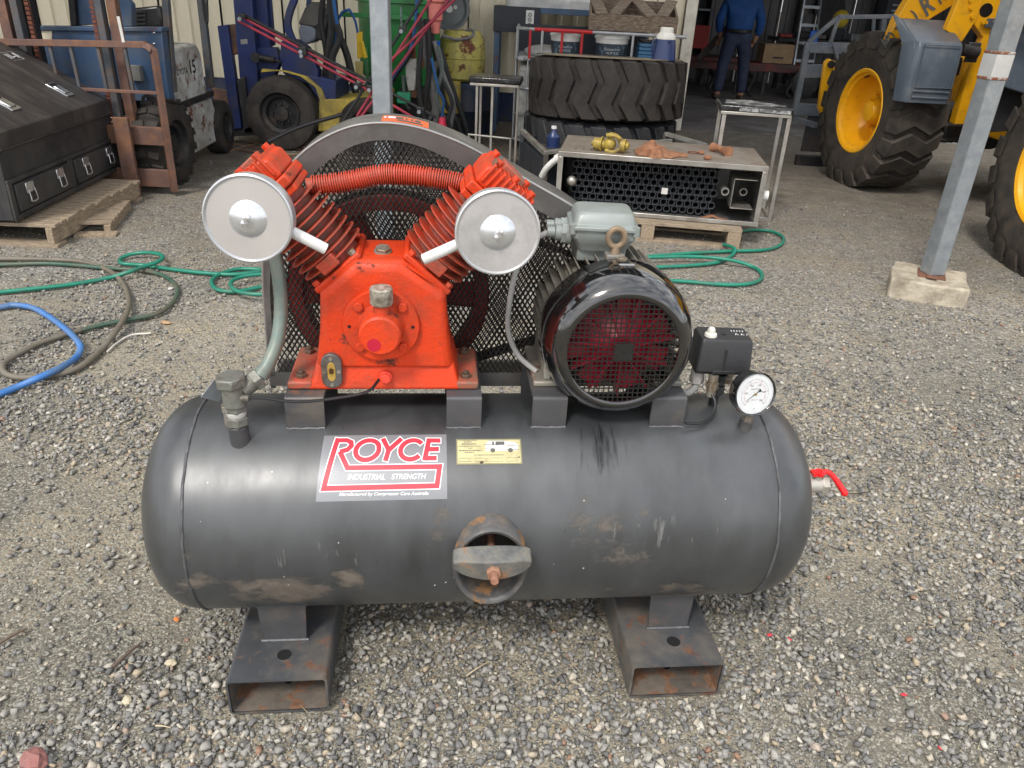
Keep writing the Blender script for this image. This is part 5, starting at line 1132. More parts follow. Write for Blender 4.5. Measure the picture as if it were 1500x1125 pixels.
def bucket(lab, p, r_, h_, writ):
    b_ = thing('plastic_bucket', lab, 'bucket', p, group='buckets on the cage shelf')
    MB().lathe([(.0001, 0), (r_*.9, 0), (r_*.98, h_*.66)], (0, 0, 0), (0, 0, 1), 30).o('printed_wall', M('bucket_print', (.035, .05, .065), .4, dirt=(.25, .38, .50), dcov=.2, ds=16), b_)
    MB().lathe([(r_*.98, h_*.66), (r_, h_*.86), (r_*1.07, h_*.86), (r_*1.07, h_*.93), (r_*1.02, h_*.95), (r_*1.0, h_), (.0001, h_)], (0, 0, 0), (0, 0, 1), 30).o('white_lid', M('bucket_white', (.66, .66, .62), .4), b_)
    mb = MB()
    for k_ in range(3):
        vs, fs = text2d(writ[k_]); w_ = (1.0, .8, .7)[k_]; mb.add([((r_*.97)*sin((u-.5)*w_)*1.02, -(r_*.97)*cos((u-.5)*w_)*1.02, h_*(.40-.15*k_)+v*h_*.10) for u, v in vs], fs)
    mb.o('print', M('print_pale', (.5, .55, .58), .5, bump=0), b_); return b_
b1 = bucket('left white lidded bucket behind the red rails of the cage', (.36, 8.64, .926), .15, .235, ('WeatherProof', 'EXTERIOR', 'low sheen'))
b2 = bucket('right white lidded bucket on the cage shelf, left of the blue box', (.84, 8.64, .926), .17, .235, ('Exterior', 'ACRYLIC', 'low sheen'))
q_ = thing('blue_crate', 'blue slatted plastic crate beside the right bucket on the cage shelf', 'crate', (1.20, 8.64, .926))
for i in range(5): MB().bx(-.09, .09, -.12, .12, .036*i, .036*i+.03).o('crate_band', M('crate_blue', (.05, .16, .30), .4), q_, .003)
MB().bx(-.07, .07, -.10, .10, .18, .205).o('lid', m_black, q_, .004)
# wooden crate lying open on the cage
wc = thing('wooden_crate', 'weathered timber crate with broken slats resting on top of the cage', 'crate', (1.02, 8.50, 1.20), R(-3)); wc.rotation_euler.x = R(15)
m_wold = M('old_timber', (.33, .265, .20), .85, 0, .3, 6, dirt=(.14, .10, .07), dcov=.4, ds=8, bump=.4, streak=(2, 10, 10))
MB().bx(-.44, .44, .0, .022, -.0, .15).o('side_board', m_wold, wc, .002); MB().bx(-.44, .44, .52, .542, .0, .15).o('side_board', m_wold, wc, .002)
MB().bx(-.44, -.418, .023, .519, .0, .15).o('end_board', m_wold, wc, .002); MB().bx(.418, .44, .023, .519, .0, .15).o('end_board', m_wold, wc, .002)
MB().bx(-.417, .417, .023, .519, .0, .012).o('floor_board', m_wold, wc)
for x_, w_, a in ((-.36, .12, 8), (-.12, .11, -16), (.10, .12, 14), (.34, .12, -14)): MB().bx(-w_/2, w_/2, -.28, .28, 0, .018, Matrix.Translation((x_, .27, .152)) @ Matrix.Rotation(R(a), 4, 'Z')).o('slat', m_wold, wc, .002)
# blue steel bench behind with a sheet on it
bb = thing('blue_bench', 'blue steel framed bench piled with wrapped goods behind the cage', 'bench', (0, 0, 0)); m_bst = M('bench_blue', (.05, .09, .15), .5, .2, .2, 6, rust=(.2, .09, .05), rcov=.15)
MB().bx(-.42, 1.35, 9.52, 10.25, 1.30, 1.36).o('bench_top', m_bst, bb, .004); MB().bx(-.42, .1, 9.50, 9.52, 1.10, 1.36).o('end_panel', M('panel_dark', (0, 0, 0)), bb, .002)
for x_ in (-.38, 1.3):
    for y_ in (9.56, 10.2): MB().bx(x_-.03, x_+.03, y_-.03, y_+.03, 0, 1.30).o('leg', m_bst, bb)
MB().bx(-.06, .03, 9.490, 9.4985, 1.16, 1.33).o('socket_plate', M('plate_white', (.6, .6, .57), .5), bb, .003)
for k_ in range(3): MB().lathe([(.012, 0), (.020, 0), (.020, .002), (.012, .002)], (-.015, 9.488, 1.185+.05*k_), (0, -1, 0), 12).o('socket_ring', m_dark, bb)
q_ = MB(); loft(q_, [(rrect(.78, .34, .05), 0), (rrect(.80, .36, .08), .08), (rrect(.72, .30, .08), .15), (rrect(.5, .2, .08), .19)], Matrix.Translation((.50, 9.88, 1.361))); q_ = q_.o('wrapped_bundle', M('tarp_white', (.62, .62, .60), .45, dirt=(.4, .42, .42), dcov=.3, ds=4, bump=.5, bs=6), None, smooth=50); tag(q_, 'white plastic wrapped bundle lying along the blue bench', 'bundle')
q_ = MB().ball((0, 0, 0), .16, 16, 10, (1.5, 1, .45)).o('plastic_bag', M('bag_clear', (.35, .34, .33), .3, bump=.6, bs=14), None, smooth=50); q_.location = (.18, 8.75, 1.15); tag(q_, 'crumpled pale plastic bag sitting in the left end of the cage', 'bag')
q_.location.z = .96
# ================================================================ THE WHEEL LOADER
WL = thing('wheel_loader', 'yellow wheel loader with blue grey mudguards parked at the open workshop bay', 'wheel loader', (3.35, 7.65, 0))
WL.location = (0, 0, 0)
fc_ = G(1245, 168, .64); fcx = Vector((3.02, 7.62, .645)); nrm = R(8)
def wheel(loc, yaw, side=1, deep=.05):
    r = big_tyre('wheel', '', None, loc, (0, R(-90), yaw), .665, .48, hub=(m_yel, 1, deep), nl=20, lug_h=.035); r.parent = WL; return r
# children of a wheel: carcass, lugs, rim, hub sit one level down, nuts are joined to keep three levels
def loader_wheel(cx, cy, yaw, outer):
    tmp = big_tyre('wheel', '', None, (0, 0, 0), (0, 0, 0), .665, .48, hub=(m_yel, 1, .02), nl=20)
    mt = Matrix.Translation((cx, cy, .665)) @ Matrix.Rotation(yaw, 4, 'Z') @ Matrix.Rotation(R(-90*outer), 4, 'Y')
    w_ = None; kids = list(tmp.children); car = next(c for c in kids if c.name.startswith('tyre_carcass'))
    car.parent = WL; car.name = 'wheel'; car.matrix_basis = mt
    for c in kids:
        if c is car: continue
        for g in list(c.children):
            gl = g.matrix_basis.copy(); g.parent = car; g.matrix_basis = c.matrix_basis @ gl
        c.parent = car
    bpy.data.objects.remove(tmp); return car
loader_wheel(3.29, 7.62, R(9), 1); loader_wheel(3.52, 4.98, R(-2), 1)
loader_wheel(5.15, 7.30, R(9), -1); loader_wheel(5.35, 4.98, R(0), -1)
MB().cyl((3.4, 7.6, .665), (5.1, 7.32, .665), .14, 16).ball((4.25, 7.46, .665), .26, 14, 10).o('front_axle', m_dark, WL)
MB().cyl((3.7, 4.98, .665), (5.2, 4.98, .665), .14, 16).ball((4.43, 4.98, .665), .26, 14, 10).o('rear_axle', m_dark, WL)
# mudguard behind the front wheel
P = [PY(*p, 6.82) for p in ((1345, 61), (1410, 66), (1402, 153), (1330, 150))]
A, B_, C_, D_ = P
A = Vector((A.x, 6.80, A.z)); top = A.z; x0, x1 = A.x-.01, B_.x+.02; zb = min(D_.z, C_.z)
def gx(u, v, y, dz=0): return Vector((x0+(x1-x0)*u+.02*(1-v), y, zb+(top-zb)*v+dz))
mg_ = MB(); prof_ = [(6.80, zb), (6.795, zb+(top-zb)*.5), (6.80, top-.05), (6.83, top), (7.18, top+.155), (7.24, top+.16)]
vs = [];
for xx in (x0+.0, x0+.03, x1-.03, x1):
    for y_, z_ in prof_: vs.append((xx, y_+(.03 if xx in (x0, x1) else 0), z_))
k = len(prof_); fs = [(a*k+i, a*k+i+1, (a+1)*k+i+1, (a+1)*k+i) for a in range(3) for i in range(k-1)]
mg_.add(vs, fs)
# side skirt toward the wheel
mg_.add([(x0, 6.83, zb), (x0, 6.83, top-.05), (x0, 6.86, top), (x0, 7.21, top+.155), (x0, 7.25, top+.16), (x0-.05, 7.30, top+.20), (x0-.05, 6.98, top-.02), (x0-.03, 6.93, zb)], [(0, 1, 6, 7), (1, 2, 6), (2, 3, 5, 6), (3, 4, 5)])
mgo = mg_.o('mudguard', m_lgrey, WL, smooth=45); sm = mgo.modifiers.new('s', 'SOLIDIFY'); sm.thickness = .014; bv = mgo.modifiers.new('b', 'BEVEL'); bv.width = .012; bv.segments = 3; bv.limit_method = 'ANGLE'
def panel_bead(u0, u1, v0, v1):
    q_ = [gx(u0, v0, 6.790), gx(u1, v0, 6.790), gx(u1, v1, 6.790), gx(u0, v1, 6.790)]; return MB().tube(q_, .007, 6, closed=True, smooth=False).o('pressed_bead', m_lgrey, mgo)
panel_bead(.14, .90, .27, .96); panel_bead(.10, .88, .10, .20)
MB().cyl(PY(1408, 72, 6.86), PY(1432, 78, 6.86), .045, 14).o('mudguard_stay', m_dark, WL); 
c = PY(1428, 78, 6.90); MB().bx(c.x-.07, c.x+.03, c.y-.01, c.y+.01, c.z-.07, c.z+.08, Matrix.Identity(4)).o('stay_bracket', m_steel_dk, WL, .006)
# front frame tower plate, boom arm and linkage (yellow plates with thickness)
def plate_px(pts, Y, th, name, mat=m_yel, bev=.006, par=WL):
    V = [PY(x_, y_, Y) for x_, y_ in pts]; return MB().prism([(p.x, p.z) for p in V], lambda a, c: Vector((a, Y, c)), lambda a, c: Vector((a, Y+th, c))).o(name, mat, par, bev)
tw = plate_px([(1398, 182), (1424, 88), (1441, 55), (1424, 32), (1436, -40), (1478, -40), (1470, 0), (1450, 70), (1424, 182)], 7.02, .10, 'frame_tower')
plate_px([(1386, 44), (1421, -40), (1446, -40), (1442, -8), (1430, 30), (1409, 62)], 7.0, .08, 'tower_gusset')
arm = plate_px([(1298, 68), (1312, 30), (1346, -25), (1420, -70), (1470, -70), (1440, -20), (1402, 4), (1362, 28), (1345, 52), (1330, 72)], 7.35, .12, 'boom_arm')
plate_px([(1203, 168), (1199, 158), (1208, 92), (1214, 86), (1224, 90), (1222, 108), (1213, 130), (1210, 165)], 8.35, .06, 'bucket_link')
q_ = PY(1217, 94, 8.34); MB().cyl(q_, q_+Vector((0, -.03, 0)), .035, 14).o('pivot_pin', m_dark, WL)
for x_, y_, r_ in ((1421, 0, .016), (1422, 12, .016), (1424, 24, .018), (1440, 32, .018), (1444, 33, .012)):
    q_ = PY(x_, y_, 6.995); MB().hexn(q_, (0, -1, 0), r_, .016).o('bolt', m_yel, WL)
q_ = PY(1445, 15, 7.015); MB().lathe([(.0001, 0), (.05, 0), (.055, -.008), (.03, -.02), (.0001, -.02)], q_, (0, -1, 0), 18).o('pin_cover', m_black, WL)
plate_px([(1443, 40), (1449, 27), (1462, 27), (1456, 42)], 6.98, .03, 'grey_bracket', m_lgrey, .003)
plate_px([(1399, 85), (1411, 84), (1405, 110), (1397, 112)], 6.97, .04, 'dark_hose_clamp', m_dark, .003)
# lettering on the arm: slanted rising characters as on the machine
ink = MB(); redl = MB(); A0 = PY(1296, 60, 7.345); A1 = PY(1372, -8, 7.345); dr_ = (A1-A0).normalized(); nr_ = Vector((-dr_.z, 0, dr_.x))
L_ = (A1-A0).length
def arm_txt(tx, u0, u1, v0, v1, mb):
    vs, fs = text2d(tx, .2, .03); mb.add([A0+dr_*(L_*(u0+(u1-u0)*a))+nr_*(v0+(v1-v0)*c)-Vector((0, .003, 0)) for a, c in vs], fs)
arm_txt('MO', -.06, .16, -.10, .04, ink); arm_txt('T', .22, .36, -.10, .03, ink); arm_txt('I', .42, .46, -.09, .03, redl); arm_txt(')', .51, .60, -.10, .05, ink); arm_txt('R', .70, .88, -.09, .07, ink); arm_txt('K', .96, 1.12, -.09, .07, ink)
ink.o('arm_lettering', MATS['ink_dark'], arm); redl.o('arm_red_mark', M('mark_crimson', (.6, .01, .03), .5, bump=0), arm)
# body: rear frame, cab side and engine hood (blue grey and yellow), mostly beyond the post
MB().bx(3.95, 4.95, 3.6, 6.5, .95, 1.35).o('rear_frame', m_lgrey, WL, .02)
MB().bx(3.85, 5.05, 2.9, 5.0, 1.35, 2.1).o('engine_hood', m_yel, WL, .06)
MB().bx(4.1, 4.8, 6.5, 8.2, .55, 1.15).o('front_frame', m_yel, WL, .03)
cabm = M('cab_glass', (.03, .04, .045), .08, 0, bump=0)
MB().bx(3.9, 5.0, 5.05, 6.5, 1.4, 3.1).o('cab', cabm, WL, .02)
for x_ in (3.88, 4.98):
    for y_ in (5.03, 6.48): MB().bx(x_-.03, x_+.04, y_-.03, y_+.04, 1.36, 3.12).o('cab_pillar', m_yel, WL, .006)
MB().bx(3.85, 5.05, 5.0, 6.55, 3.1, 3.2).o('cab_roof', m_yel, WL, .03)
# side steps and panels seen right of the galvanised post
plate_px([(1440, 118), (1458, 30), (1540, 22), (1540, 150)], 6.45, .05, 'side_panel', m_lgrey, .01)
plate_px([(1470, 24), (1540, 14), (1540, 32), (1466, 42)], 6.40, .045, 'panel_rail', m_lgrey, .006)
plate_px([(1440, 178), (1462, 110), (1475, 110), (1455, 180)], 6.30, .05, 'step_stile', m_lgrey, .006)
plate_px([(1478, 20), (1500, -14), (1545, -14), (1545, 12)], 6.2, .05, 'yellow_upper', m_yel, .006)
plate_px([(1430, 195), (1445, 115), (1500, 120), (1520, 190)], 6.6, .05, 'step_box', m_dark, .006)
plate_px([(1380, 205), (1385, 182), (1440, 184), (1440, 210)], 7.2, .3, 'belly_plate', m_dark, .02)
mb = MB()
for i in range(3): mb = MB().tube([PY(1372+9*i, 175, 7.5), PY(1362+11*i, 192, 7.3), PY(1385+9*i, 206, 7.2), PY(1410, 190, 7.3)], .02, 8).o('hydraulic_hose', m_dark, WL)

# ---- grey guard frame of the loader attachment
m_gfr = M('grey_steel_paint', (.11, .13, .15), .5, .2, .15, 8, dirt=(.2, .2, .2), dcov=.3)
gf = thing('attachment_frame', 'grey welded steel guard frame with sloping top rail in front of the loader', 'steel frame', (0, 0, 0))
def gbar(p, q, w_, nm='frame_bar', m_=m_gfr, h_=None): return MB().bar(p, q, w_, h_ or w_).o(nm, m_, gf, .004)
Yg = 8.7
gbar(PY(1163, 168, Yg), PY(1184, 62, Yg), .055); gbar(PY(1184, 62, Yg), PY(1228, 25, Yg), .04); gbar(PY(1228, 25, Yg), PY(1330, 24, Yg+.1), .04); gbar(PY(1228, 26, Yg), PY(1216, 64, Yg), .035)
gbar(PY(1186, 64, Yg), PY(1262, 66, Yg), .035); gbar(PY(1185, 72, Yg), PY(1260, 74, Yg), .07, h_=.07); gbar(PY(1178, 104, Yg), PY(1215, 104, Yg), .04, h_=.13); gbar(PY(1168, 160, Yg), PY(1212, 162, Yg), .04, h_=.12)
gbar(PY(1280, 26, Yg+.3), PY(1278, 60, Yg+.3), .03); gbar(PY(1295, 26, Yg+.3), PY(1290, 60, Yg+.3), .05); gbar(PY(1222, 66, Yg-.05), PY(1228, 90, Yg-.05), .03)
gbar(PY(1164, 174, Yg), PY(1195, 184, Yg-.3), .05, h_=.05); 
a_ = PY(1170, 172, Yg); MB().bx(a_.x-.02, a_.x+.5, Yg-.28, Yg-.2, .0, .10).o('tine_foot', m_dark, gf, .004); MB().bx(a_.x+.10, a_.x+.36, Yg+.01, Yg+.03, .1, .48).o('dark_plate', m_steel_dk, gf, .004)

# ================================================================ INSIDE THE WORKSHOP
m_shelf = M('shelf_dark', (.03, .035, .045), .5, .2)
m_redp = M('workshop_red', (.30, .015, .012), .5, 0, .2, 6)
m_redrail = M('machine_rail_red', (.16, .018, .014), .6, 0, .25, 6, dirt=(.03, .02, .02), dcov=.4)
wb = thing('red_machine_bench', 'long low dark red steel implement frame standing across the workshop', 'machine', (0, 0, 0))
MB().bx(2.2, 6.6, 15.2, 15.32, .42, .56).o('front_rail', m_redrail, wb, .005); MB().bx(2.2, 6.6, 15.9, 16.0, .42, .56).o('rear_rail', m_redrail, wb, .005)
MB().bx(2.2, 3.9, 15.1, 16.1, .562, .62).o('bench_plate', m_redrail, wb, .004)
for i in range(9):
    x_ = 2.35+i*.5; MB().bx(x_-.03, x_+.03, 15.25, 15.31, .012, .42).o('leg', m_dark, wb); 
for i in range(6): x_ = 2.6+i*.7; MB().tube([(x_, 15.15, .40), (x_+.05, 14.95, .30), (x_-.02, 14.9, .12), (x_+.06, 14.85, .03)], .035, 8).o('tine', m_dark, wb)
for x_ in (5.0, 5.6): MB().lathe([(.0001, -.06), (.2, -.06), (.25, -.04), (.25, .04), (.2, .06), (.0001, .06)], (x_, 15.0, .27), (0, 1, 0), 24).o('gauge_wheel', m_dark, wb)
sv = thing('shelf_rack', 'dark shelving with bottles and tins against the workshop left wall', 'shelves', (0, 0, 0))
for z_ in (.8, 1.35, 1.9): MB().bx(2.0, 3.5, 16.6, 17.1, z_, z_+.04).o('shelf', M('shelf_edge', (.12, .13, .14), .5, .2), sv, .003)
for x_ in (2.0, 2.75, 3.46): MB().bx(x_, x_+.04, 16.6, 17.1, .012, 2.3).o('rack_upright', m_shelf, sv)
MB().bx(2.0, 3.5, 17.1, 17.12, .3, 2.3).o('rack_back', m_shelf, sv)
cols = [('tin_grey', (.3, .3, .3)), ('tin_blue', (.03, .07, .2)), ('tin_dark', (.05, .05, .05)), ('tin_white', (.45, .45, .42)), ('tin_rust', (.2, .08, .04))]
labs = ('pale grey', 'blue', 'black', 'white', 'rust brown')
for k_, (x_, z_, h_) in enumerate(((2.15, 1.39, .22), (2.35, 1.39, .28), (2.62, 1.39, .2), (2.95, 1.39, .3), (3.2, 1.39, .24), (2.25, .84, .2), (2.5, .84, .26), (3.05, .84, .3), (3.3, .84, .2))):
    nm, cc_ = cols[k_ % 5]; q_ = MB().lathe([(.0001, 0), (.06, 0), (.06, h_*.7), (.025, h_*.85), (.025, h_), (.0001, h_)], (0, 0, 0), (0, 0, 1), 12).o('shop_bottle', M(nm, cc_, .4), None); q_.location = (x_, 16.8, z_+.001); tag(q_, labs[k_ % 5]+' bottle standing on the '+('upper' if z_ > 1 else 'lower')+' shelf of the dark rack', 'bottle', 'bottles on the workshop shelves')
# red tool cart, pale bottle
ct = thing('red_tool_cart', 'red steel tool cart with a pale plastic bottle on top', 'tool cart', (2.95, 15.6, .622))
MB().bx(-.30, .30, -.2, .2, .12, .50).o('body', m_redp, ct, .006); MB().bx(-.30, -.14, -.206, -.201, .22, .48).o('red_tag', M('tag_red', (.6, .03, .04), .5), ct)
for x_ in (-.28, .28):
    for y_ in (-.18, .18): MB().bx(x_-.015, x_+.015, y_-.015, y_+.015, 0, .12).o('leg', m_redp, ct)
q_ = MB().lathe([(.0001, 0), (.06, 0), (.06, .18), (.02, .24), (.018, .30), (.008, .36), (.0001, .36)], (0, 0, 0), (0, 0, 1), 14).o('pump_bottle', M('bottle_pale', (.55, .55, .45), .4), None); q_.location = (2.93, 15.5, 1.123); tag(q_, 'pale pump bottle standing on the red tool cart', 'bottle')
q_ = MB().lathe([(.0001, 0), (.04, 0), (.04, .16), (.015, .22), (.0001, .22)], (0, 0, 0), (0, 0, 1), 12).o('pump_bottle', M('tin_dark', (0, 0, 0)), None); q_.location = (2.78, 15.5, 1.123); tag(q_, 'small dark bottle left of the pale pump bottle on the cart', 'bottle')
bx_ = thing('cardboard_box', 'brown cardboard box on the red frame beside the worker', 'box', (4.55, 15.35, .562), R(5)); MB().bx(-.28, .28, 0, .35, 0, .32).o('carton', M('cardboard', (.30, .20, .11), .8), bx_, .004)
MB().bx(-.10, .10, -.003, -.001, .08, .11).o('hand_slot', m_dark, bx_); MB().bx(-.28, .28, .16, .19, .3203, .3215).o('tape', M('tape_tan', (.35, .27, .17), .4), bx_)
q_ = MB().bar((3.0, 14.8, .60), (3.55, 14.6, 1.35), .14, .10).o('timber_prop', M('dark_timber', (.07, .055, .05), .8), None, .006); q_.location = (0, 0, 0); tag(q_, 'dark timber beam leaning beside the worker against the red frame', 'beam')
la = thing('step_ladder', 'aluminium folding ladder standing behind the worker near yellow lamp', 'ladder', (5.15, 15.6, .012), R(8))
for x_ in (-.2, .2): MB().bar((x_, 0, 0), (x_*.7, .3, 2.1), .03, .06).o('stile', m_galv, la)
for k_ in range(6): MB().bar((-.18+.006*k_, .05*k_, .3+.3*k_), (.18-.006*k_, .05*k_, .3+.3*k_), .03, .05).o('rung', m_galv, la)
q_ = MB().ball((0, 0, 0), .15, 14, 10, (1, .6, 1)).o('yellow_helmet', M('dull_yellow', (.42, .32, .03), .4), None); q_.location = (5.55, 15.4, 1.35); tag(q_, 'dull yellow work helmet hanging beside the ladder', 'helmet')
q_ = MB().bx(-.08, .08, -.02, .02, 0, .34).o('blue_bottle', M('bright_blue', (.01, .10, .5), .4), None, .02); q_.location = (5.12, 15.35, .80); tag(q_, 'bright blue flat container standing in front of the ladder', 'container')
# hanging black jacket on the back wall
q_ = MB(); q_.prism([(0, .72), (.10, .66), (.24, .52), (.30, .30), (.22, .30), (.20, -.35), (-.16, -.35), (-.20, .22), (-.32, .20), (-.26, .50), (-.12, .66)], lambda a, c: Vector((a, 0, c)), lambda a, c: Vector((a, .12, c))); q_.tube([(-.06, .06, .66), (-.05, .06, .80), (.03, .06, .82), (.05, .06, .68)], .03, 8); q_ = q_.o('black_jacket', m_dark, None, .03); q_.location = (6.15, 17.75, 1.2); tag(q_, 'black jacket hanging on the grey ribbed back wall', 'jacket')
wbn = thing('dark_workbench', 'dark workbench with clutter below the hanging jacket', 'workbench', (0, 0, 0)); MB().bx(4.9, 7.6, 16.7, 17.5, .88, .95).o('bench_top', m_dark, wbn, .005)
for x_ in (5.0, 6.2, 7.5): MB().bx(x_-.04, x_+.04, 16.75, 16.83, .012, .88).o('leg', m_dark, wbn)
for k_ in range(7): x_ = 5.1+k_*.34; MB().bx(-.12, .12, -.1, .1, 0, random.uniform(.06, .22), Matrix.Translation((x_, 17.0, .951)) @ Matrix.Rotation(random.uniform(-.5, .5), 4, 'Z')).o('tool_case', (m_redp, m_steel_dk, m_black, m_shelf, m_galv)[k_ % 5], wbn, .01)
q_ = thing('louvre_cabinet', 'dark louvred steel cabinet at the right of the back wall', 'cabinet', (7.2, 17.3, .012))
MB().bx(-.1, .7, 0, .5, 0, 1.9).o('carcass', m_shelf, q_, .01)
for k_ in range(8): MB().bx(0, .6, -.02, -.001, .9+.1*k_, .93+.1*k_).o('louvre', m_galv, q_)
q_ = MB().bx(-.7, .7, -.06, .06, 0, .05).o('floor_plank', m_wood, None, .003); q_.location = G(1135, 158, .03); q_.location.z = .0125; q_.rotation_euler = (0, 0, R(-62)); tag(q_, 'timber plank lying on the workshop floor behind the work stand', 'plank')

# ---- the worker, seen from behind
wk = thing('person', 'person in blue work shirt and dark jeans standing with back turned inside the workshop', 'person', (3.46, 14.15, .012), R(-6)); wk.scale = (1.16, 1.16, 1.08)
def skin(name, pts, edges, mat, sub=2, root=0):
    me = bpy.data.meshes.new(name); me.from_pydata([p[:3] for p in pts], edges, []); ob = bpy.data.objects.new(name, me); COL.objects.link(ob)
    md = ob.modifiers.new('s', 'SKIN'); md.use_smooth_shade = True
    for i, p in enumerate(pts): v = me.skin_vertices[0].data[i]; v.radius = (p[3], p[4] if len(p) > 4 else p[3]); v.use_root = (i == root)
    sb = ob.modifiers.new('u', 'SUBSURF'); sb.levels = sub; sb.render_levels = sub
    dg = bpy.context.evaluated_depsgraph_get(); m2 = bpy.data.meshes.new_from_object(ob.evaluated_get(dg)); ob.modifiers.clear(); ob.data = m2; m2.materials.clear(); m2.materials.append(mat); m2.polygons.foreach_set('use_smooth', [True]*len(m2.polygons)); bpy.data.meshes.remove(me); ob.parent = wk; return ob
m_skin = M('skin', (.36, .19, .12), .55, bump=.03); m_jean = M('jeans', (.018, .028, .06), .8, 0, .25, 6, bump=.3, bs=40); m_shirt = M('work_shirt_blue', (.007, .055, .20), .8, 0, .15, 5, bump=.35, bs=12)
body = skin('body', [(0, 0, .98, .15, .11), (0, 0, 1.15, .14, .10), (0, 0, 1.36, .16, .11), (0, .01, 1.50, .07, .07), (0, .03, 1.60, .062, .065), (0, .035, 1.70, .085, .10), (0, .03, 1.78, .075, .09),
    (-.10, 0, .92, .09, .10), (-.14, .01, .50, .065, .07), (-.17, -.03, .10, .05, .05), (-.18, .10, .04, .045, .035), (.10, 0, .92, .09, .10), (.15, .01, .50, .065, .07), (.17, -.02, .10, .05, .05), (.19, .11, .04, .045, .035),
    (-.20, 0, 1.42, .062, .062), (-.27, .0, 1.15, .048, .05), (-.24, .12, .93, .036, .038), (-.22, .19, .86, .035, .022), (.20, 0, 1.42, .062, .062), (.28, -.01, 1.15, .048, .05), (.27, .08, .92, .036, .038), (.26, .13, .84, .035, .022)],
    [(0, 1), (1, 2), (2, 3), (3, 4), (4, 5), (5, 6), (0, 7), (7, 8), (8, 9), (9, 10), (0, 11), (11, 12), (12, 13), (13, 14), (2, 15), (15, 16), (16, 17), (17, 18), (2, 19), (19, 20), (20, 21), (21, 22)], m_skin)
skin('jeans', [(0, 0, 1.10, .185, .125), (-.10, 0, .88, .115, .115), (-.145, .01, .50, .085, .088), (-.175, -.03, .10, .072, .075), (.10, 0, .88, .115, .115), (.155, .01, .50, .085, .088), (.175, -.02, .10, .072, .075), (0, 0, .97, .20, .14)], [(0, 7), (7, 1), (1, 2), (2, 3), (7, 4), (4, 5), (5, 6)], m_jean)
skin('shirt', [(0, 0, .93, .215, .16), (0, 0, 1.15, .21, .155), (0, 0, 1.36, .215, .14), (0, .01, 1.49, .09, .085), (-.21, 0, 1.41, .085, .085), (-.285, .0, 1.15, .068, .07), (-.255, .10, .96, .052, .054), (.21, 0, 1.41, .085, .085), (.295, -.01, 1.15, .068, .07), (.285, .07, .94, .052, .054)], [(0, 1), (1, 2), (2, 3), (2, 4), (4, 5), (5, 6), (2, 7), (7, 8), (8, 9)], m_shirt)
MB().lathe([(.175, 0), (.18, .005), (.18, .04), (.175, .045)], (0, 0, .99), (0, 0, 1), 28).o('belt', m_dark, wk)
for s_ in (-1, 1):
    MB().ball((s_*.18, .04, .05), .085, 12, 8, (.65, 1.5, .6)).o('boot', M('boot_brown', (.05, .035, .025), .6), wk, smooth=60)
    for k_ in range(4): MB().tube([(s_*.245+.014*k_*s_-.02*s_, .17, .87), (s_*.245+.014*k_*s_-.02*s_, .20, .82-.004*k_), (s_*.24+.014*k_*s_-.02*s_, .19, .785)], .009, 6, 3).o('finger', m_skin, wk)
MB().ball((0, .03, 1.73), .108, 14, 10, (.92, 1.05, .95)).o('hair', M('hair_brown', (.03, .02, .015), .7, bump=.3), wk, smooth=60)
# ================================================================ LEFT SIDE: TOOLBOX, PALLET, FORKLIFTS
m_boxblk = M('toolbox_black', (.022, .023, .026), .5, .1, .2, 3, dirt=(.05, .047, .045), dcov=.38, ds=4, bump=.05, bs=40, streak=(3, 1, 1))
m_lidb = M('toolbox_lid', (.036, .032, .031), .5, .1, .18, 2.2, dirt=(.085, .075, .065), dcov=.28, ds=3, bump=.06, bs=30, streak=(1, 3, 1))
m_chr = M('latch_steel', (.60, .61, .62), .25, .9, .1, 20, bump=0)
tbx = thing('site_toolbox', 'large dusty black steel toolbox with sloping lid and latched drawers on a pallet', 'toolbox', (-3.02, 5.14, .165), R(4))
# local: x to the right (front face at x=0), y away, z up
Lb = .76
mb = MB(); mb.bx(-1.25, 0, -Lb, Lb, 0, .40); mb.o('case', m_boxblk, tbx, .006)
mb = MB(); mb.bx(.0005, .014, -Lb, Lb, -.0, .03).bx(.0005, .014, -Lb, Lb, .212, .235).bx(.0005, .014, -.03, .03, .03, .212).bx(.0005, .014, -Lb, -Lb+.04, .03, .212).bx(.0005, .014, Lb-.04, Lb, .03, .212)
mb.o('drawer_surround', m_boxblk, tbx, .002)['kind'] = 'stuff'
for y0, y1 in ((-Lb+.055, -.045), (.045, Lb-.055)):
    dw = MB().bx(.0, .022, y0, y1, .042, .200).o('drawer', m_boxblk, tbx, .004)
    for yc in (y0+.14, y1-.14):
        MB().bx(.0225, .032, yc-.045, yc+.045, .130, .192).o('latch', m_chr, dw, .004)
        MB().tube([(.034, yc-.032, .150), (.040, yc-.034, .10), (.040, yc-.030, .080), (.040, yc+.030, .080), (.040, yc+.034, .10), (.034, yc+.032, .150)], .005, 8, 3).o('pull_ring', m_chr, dw)
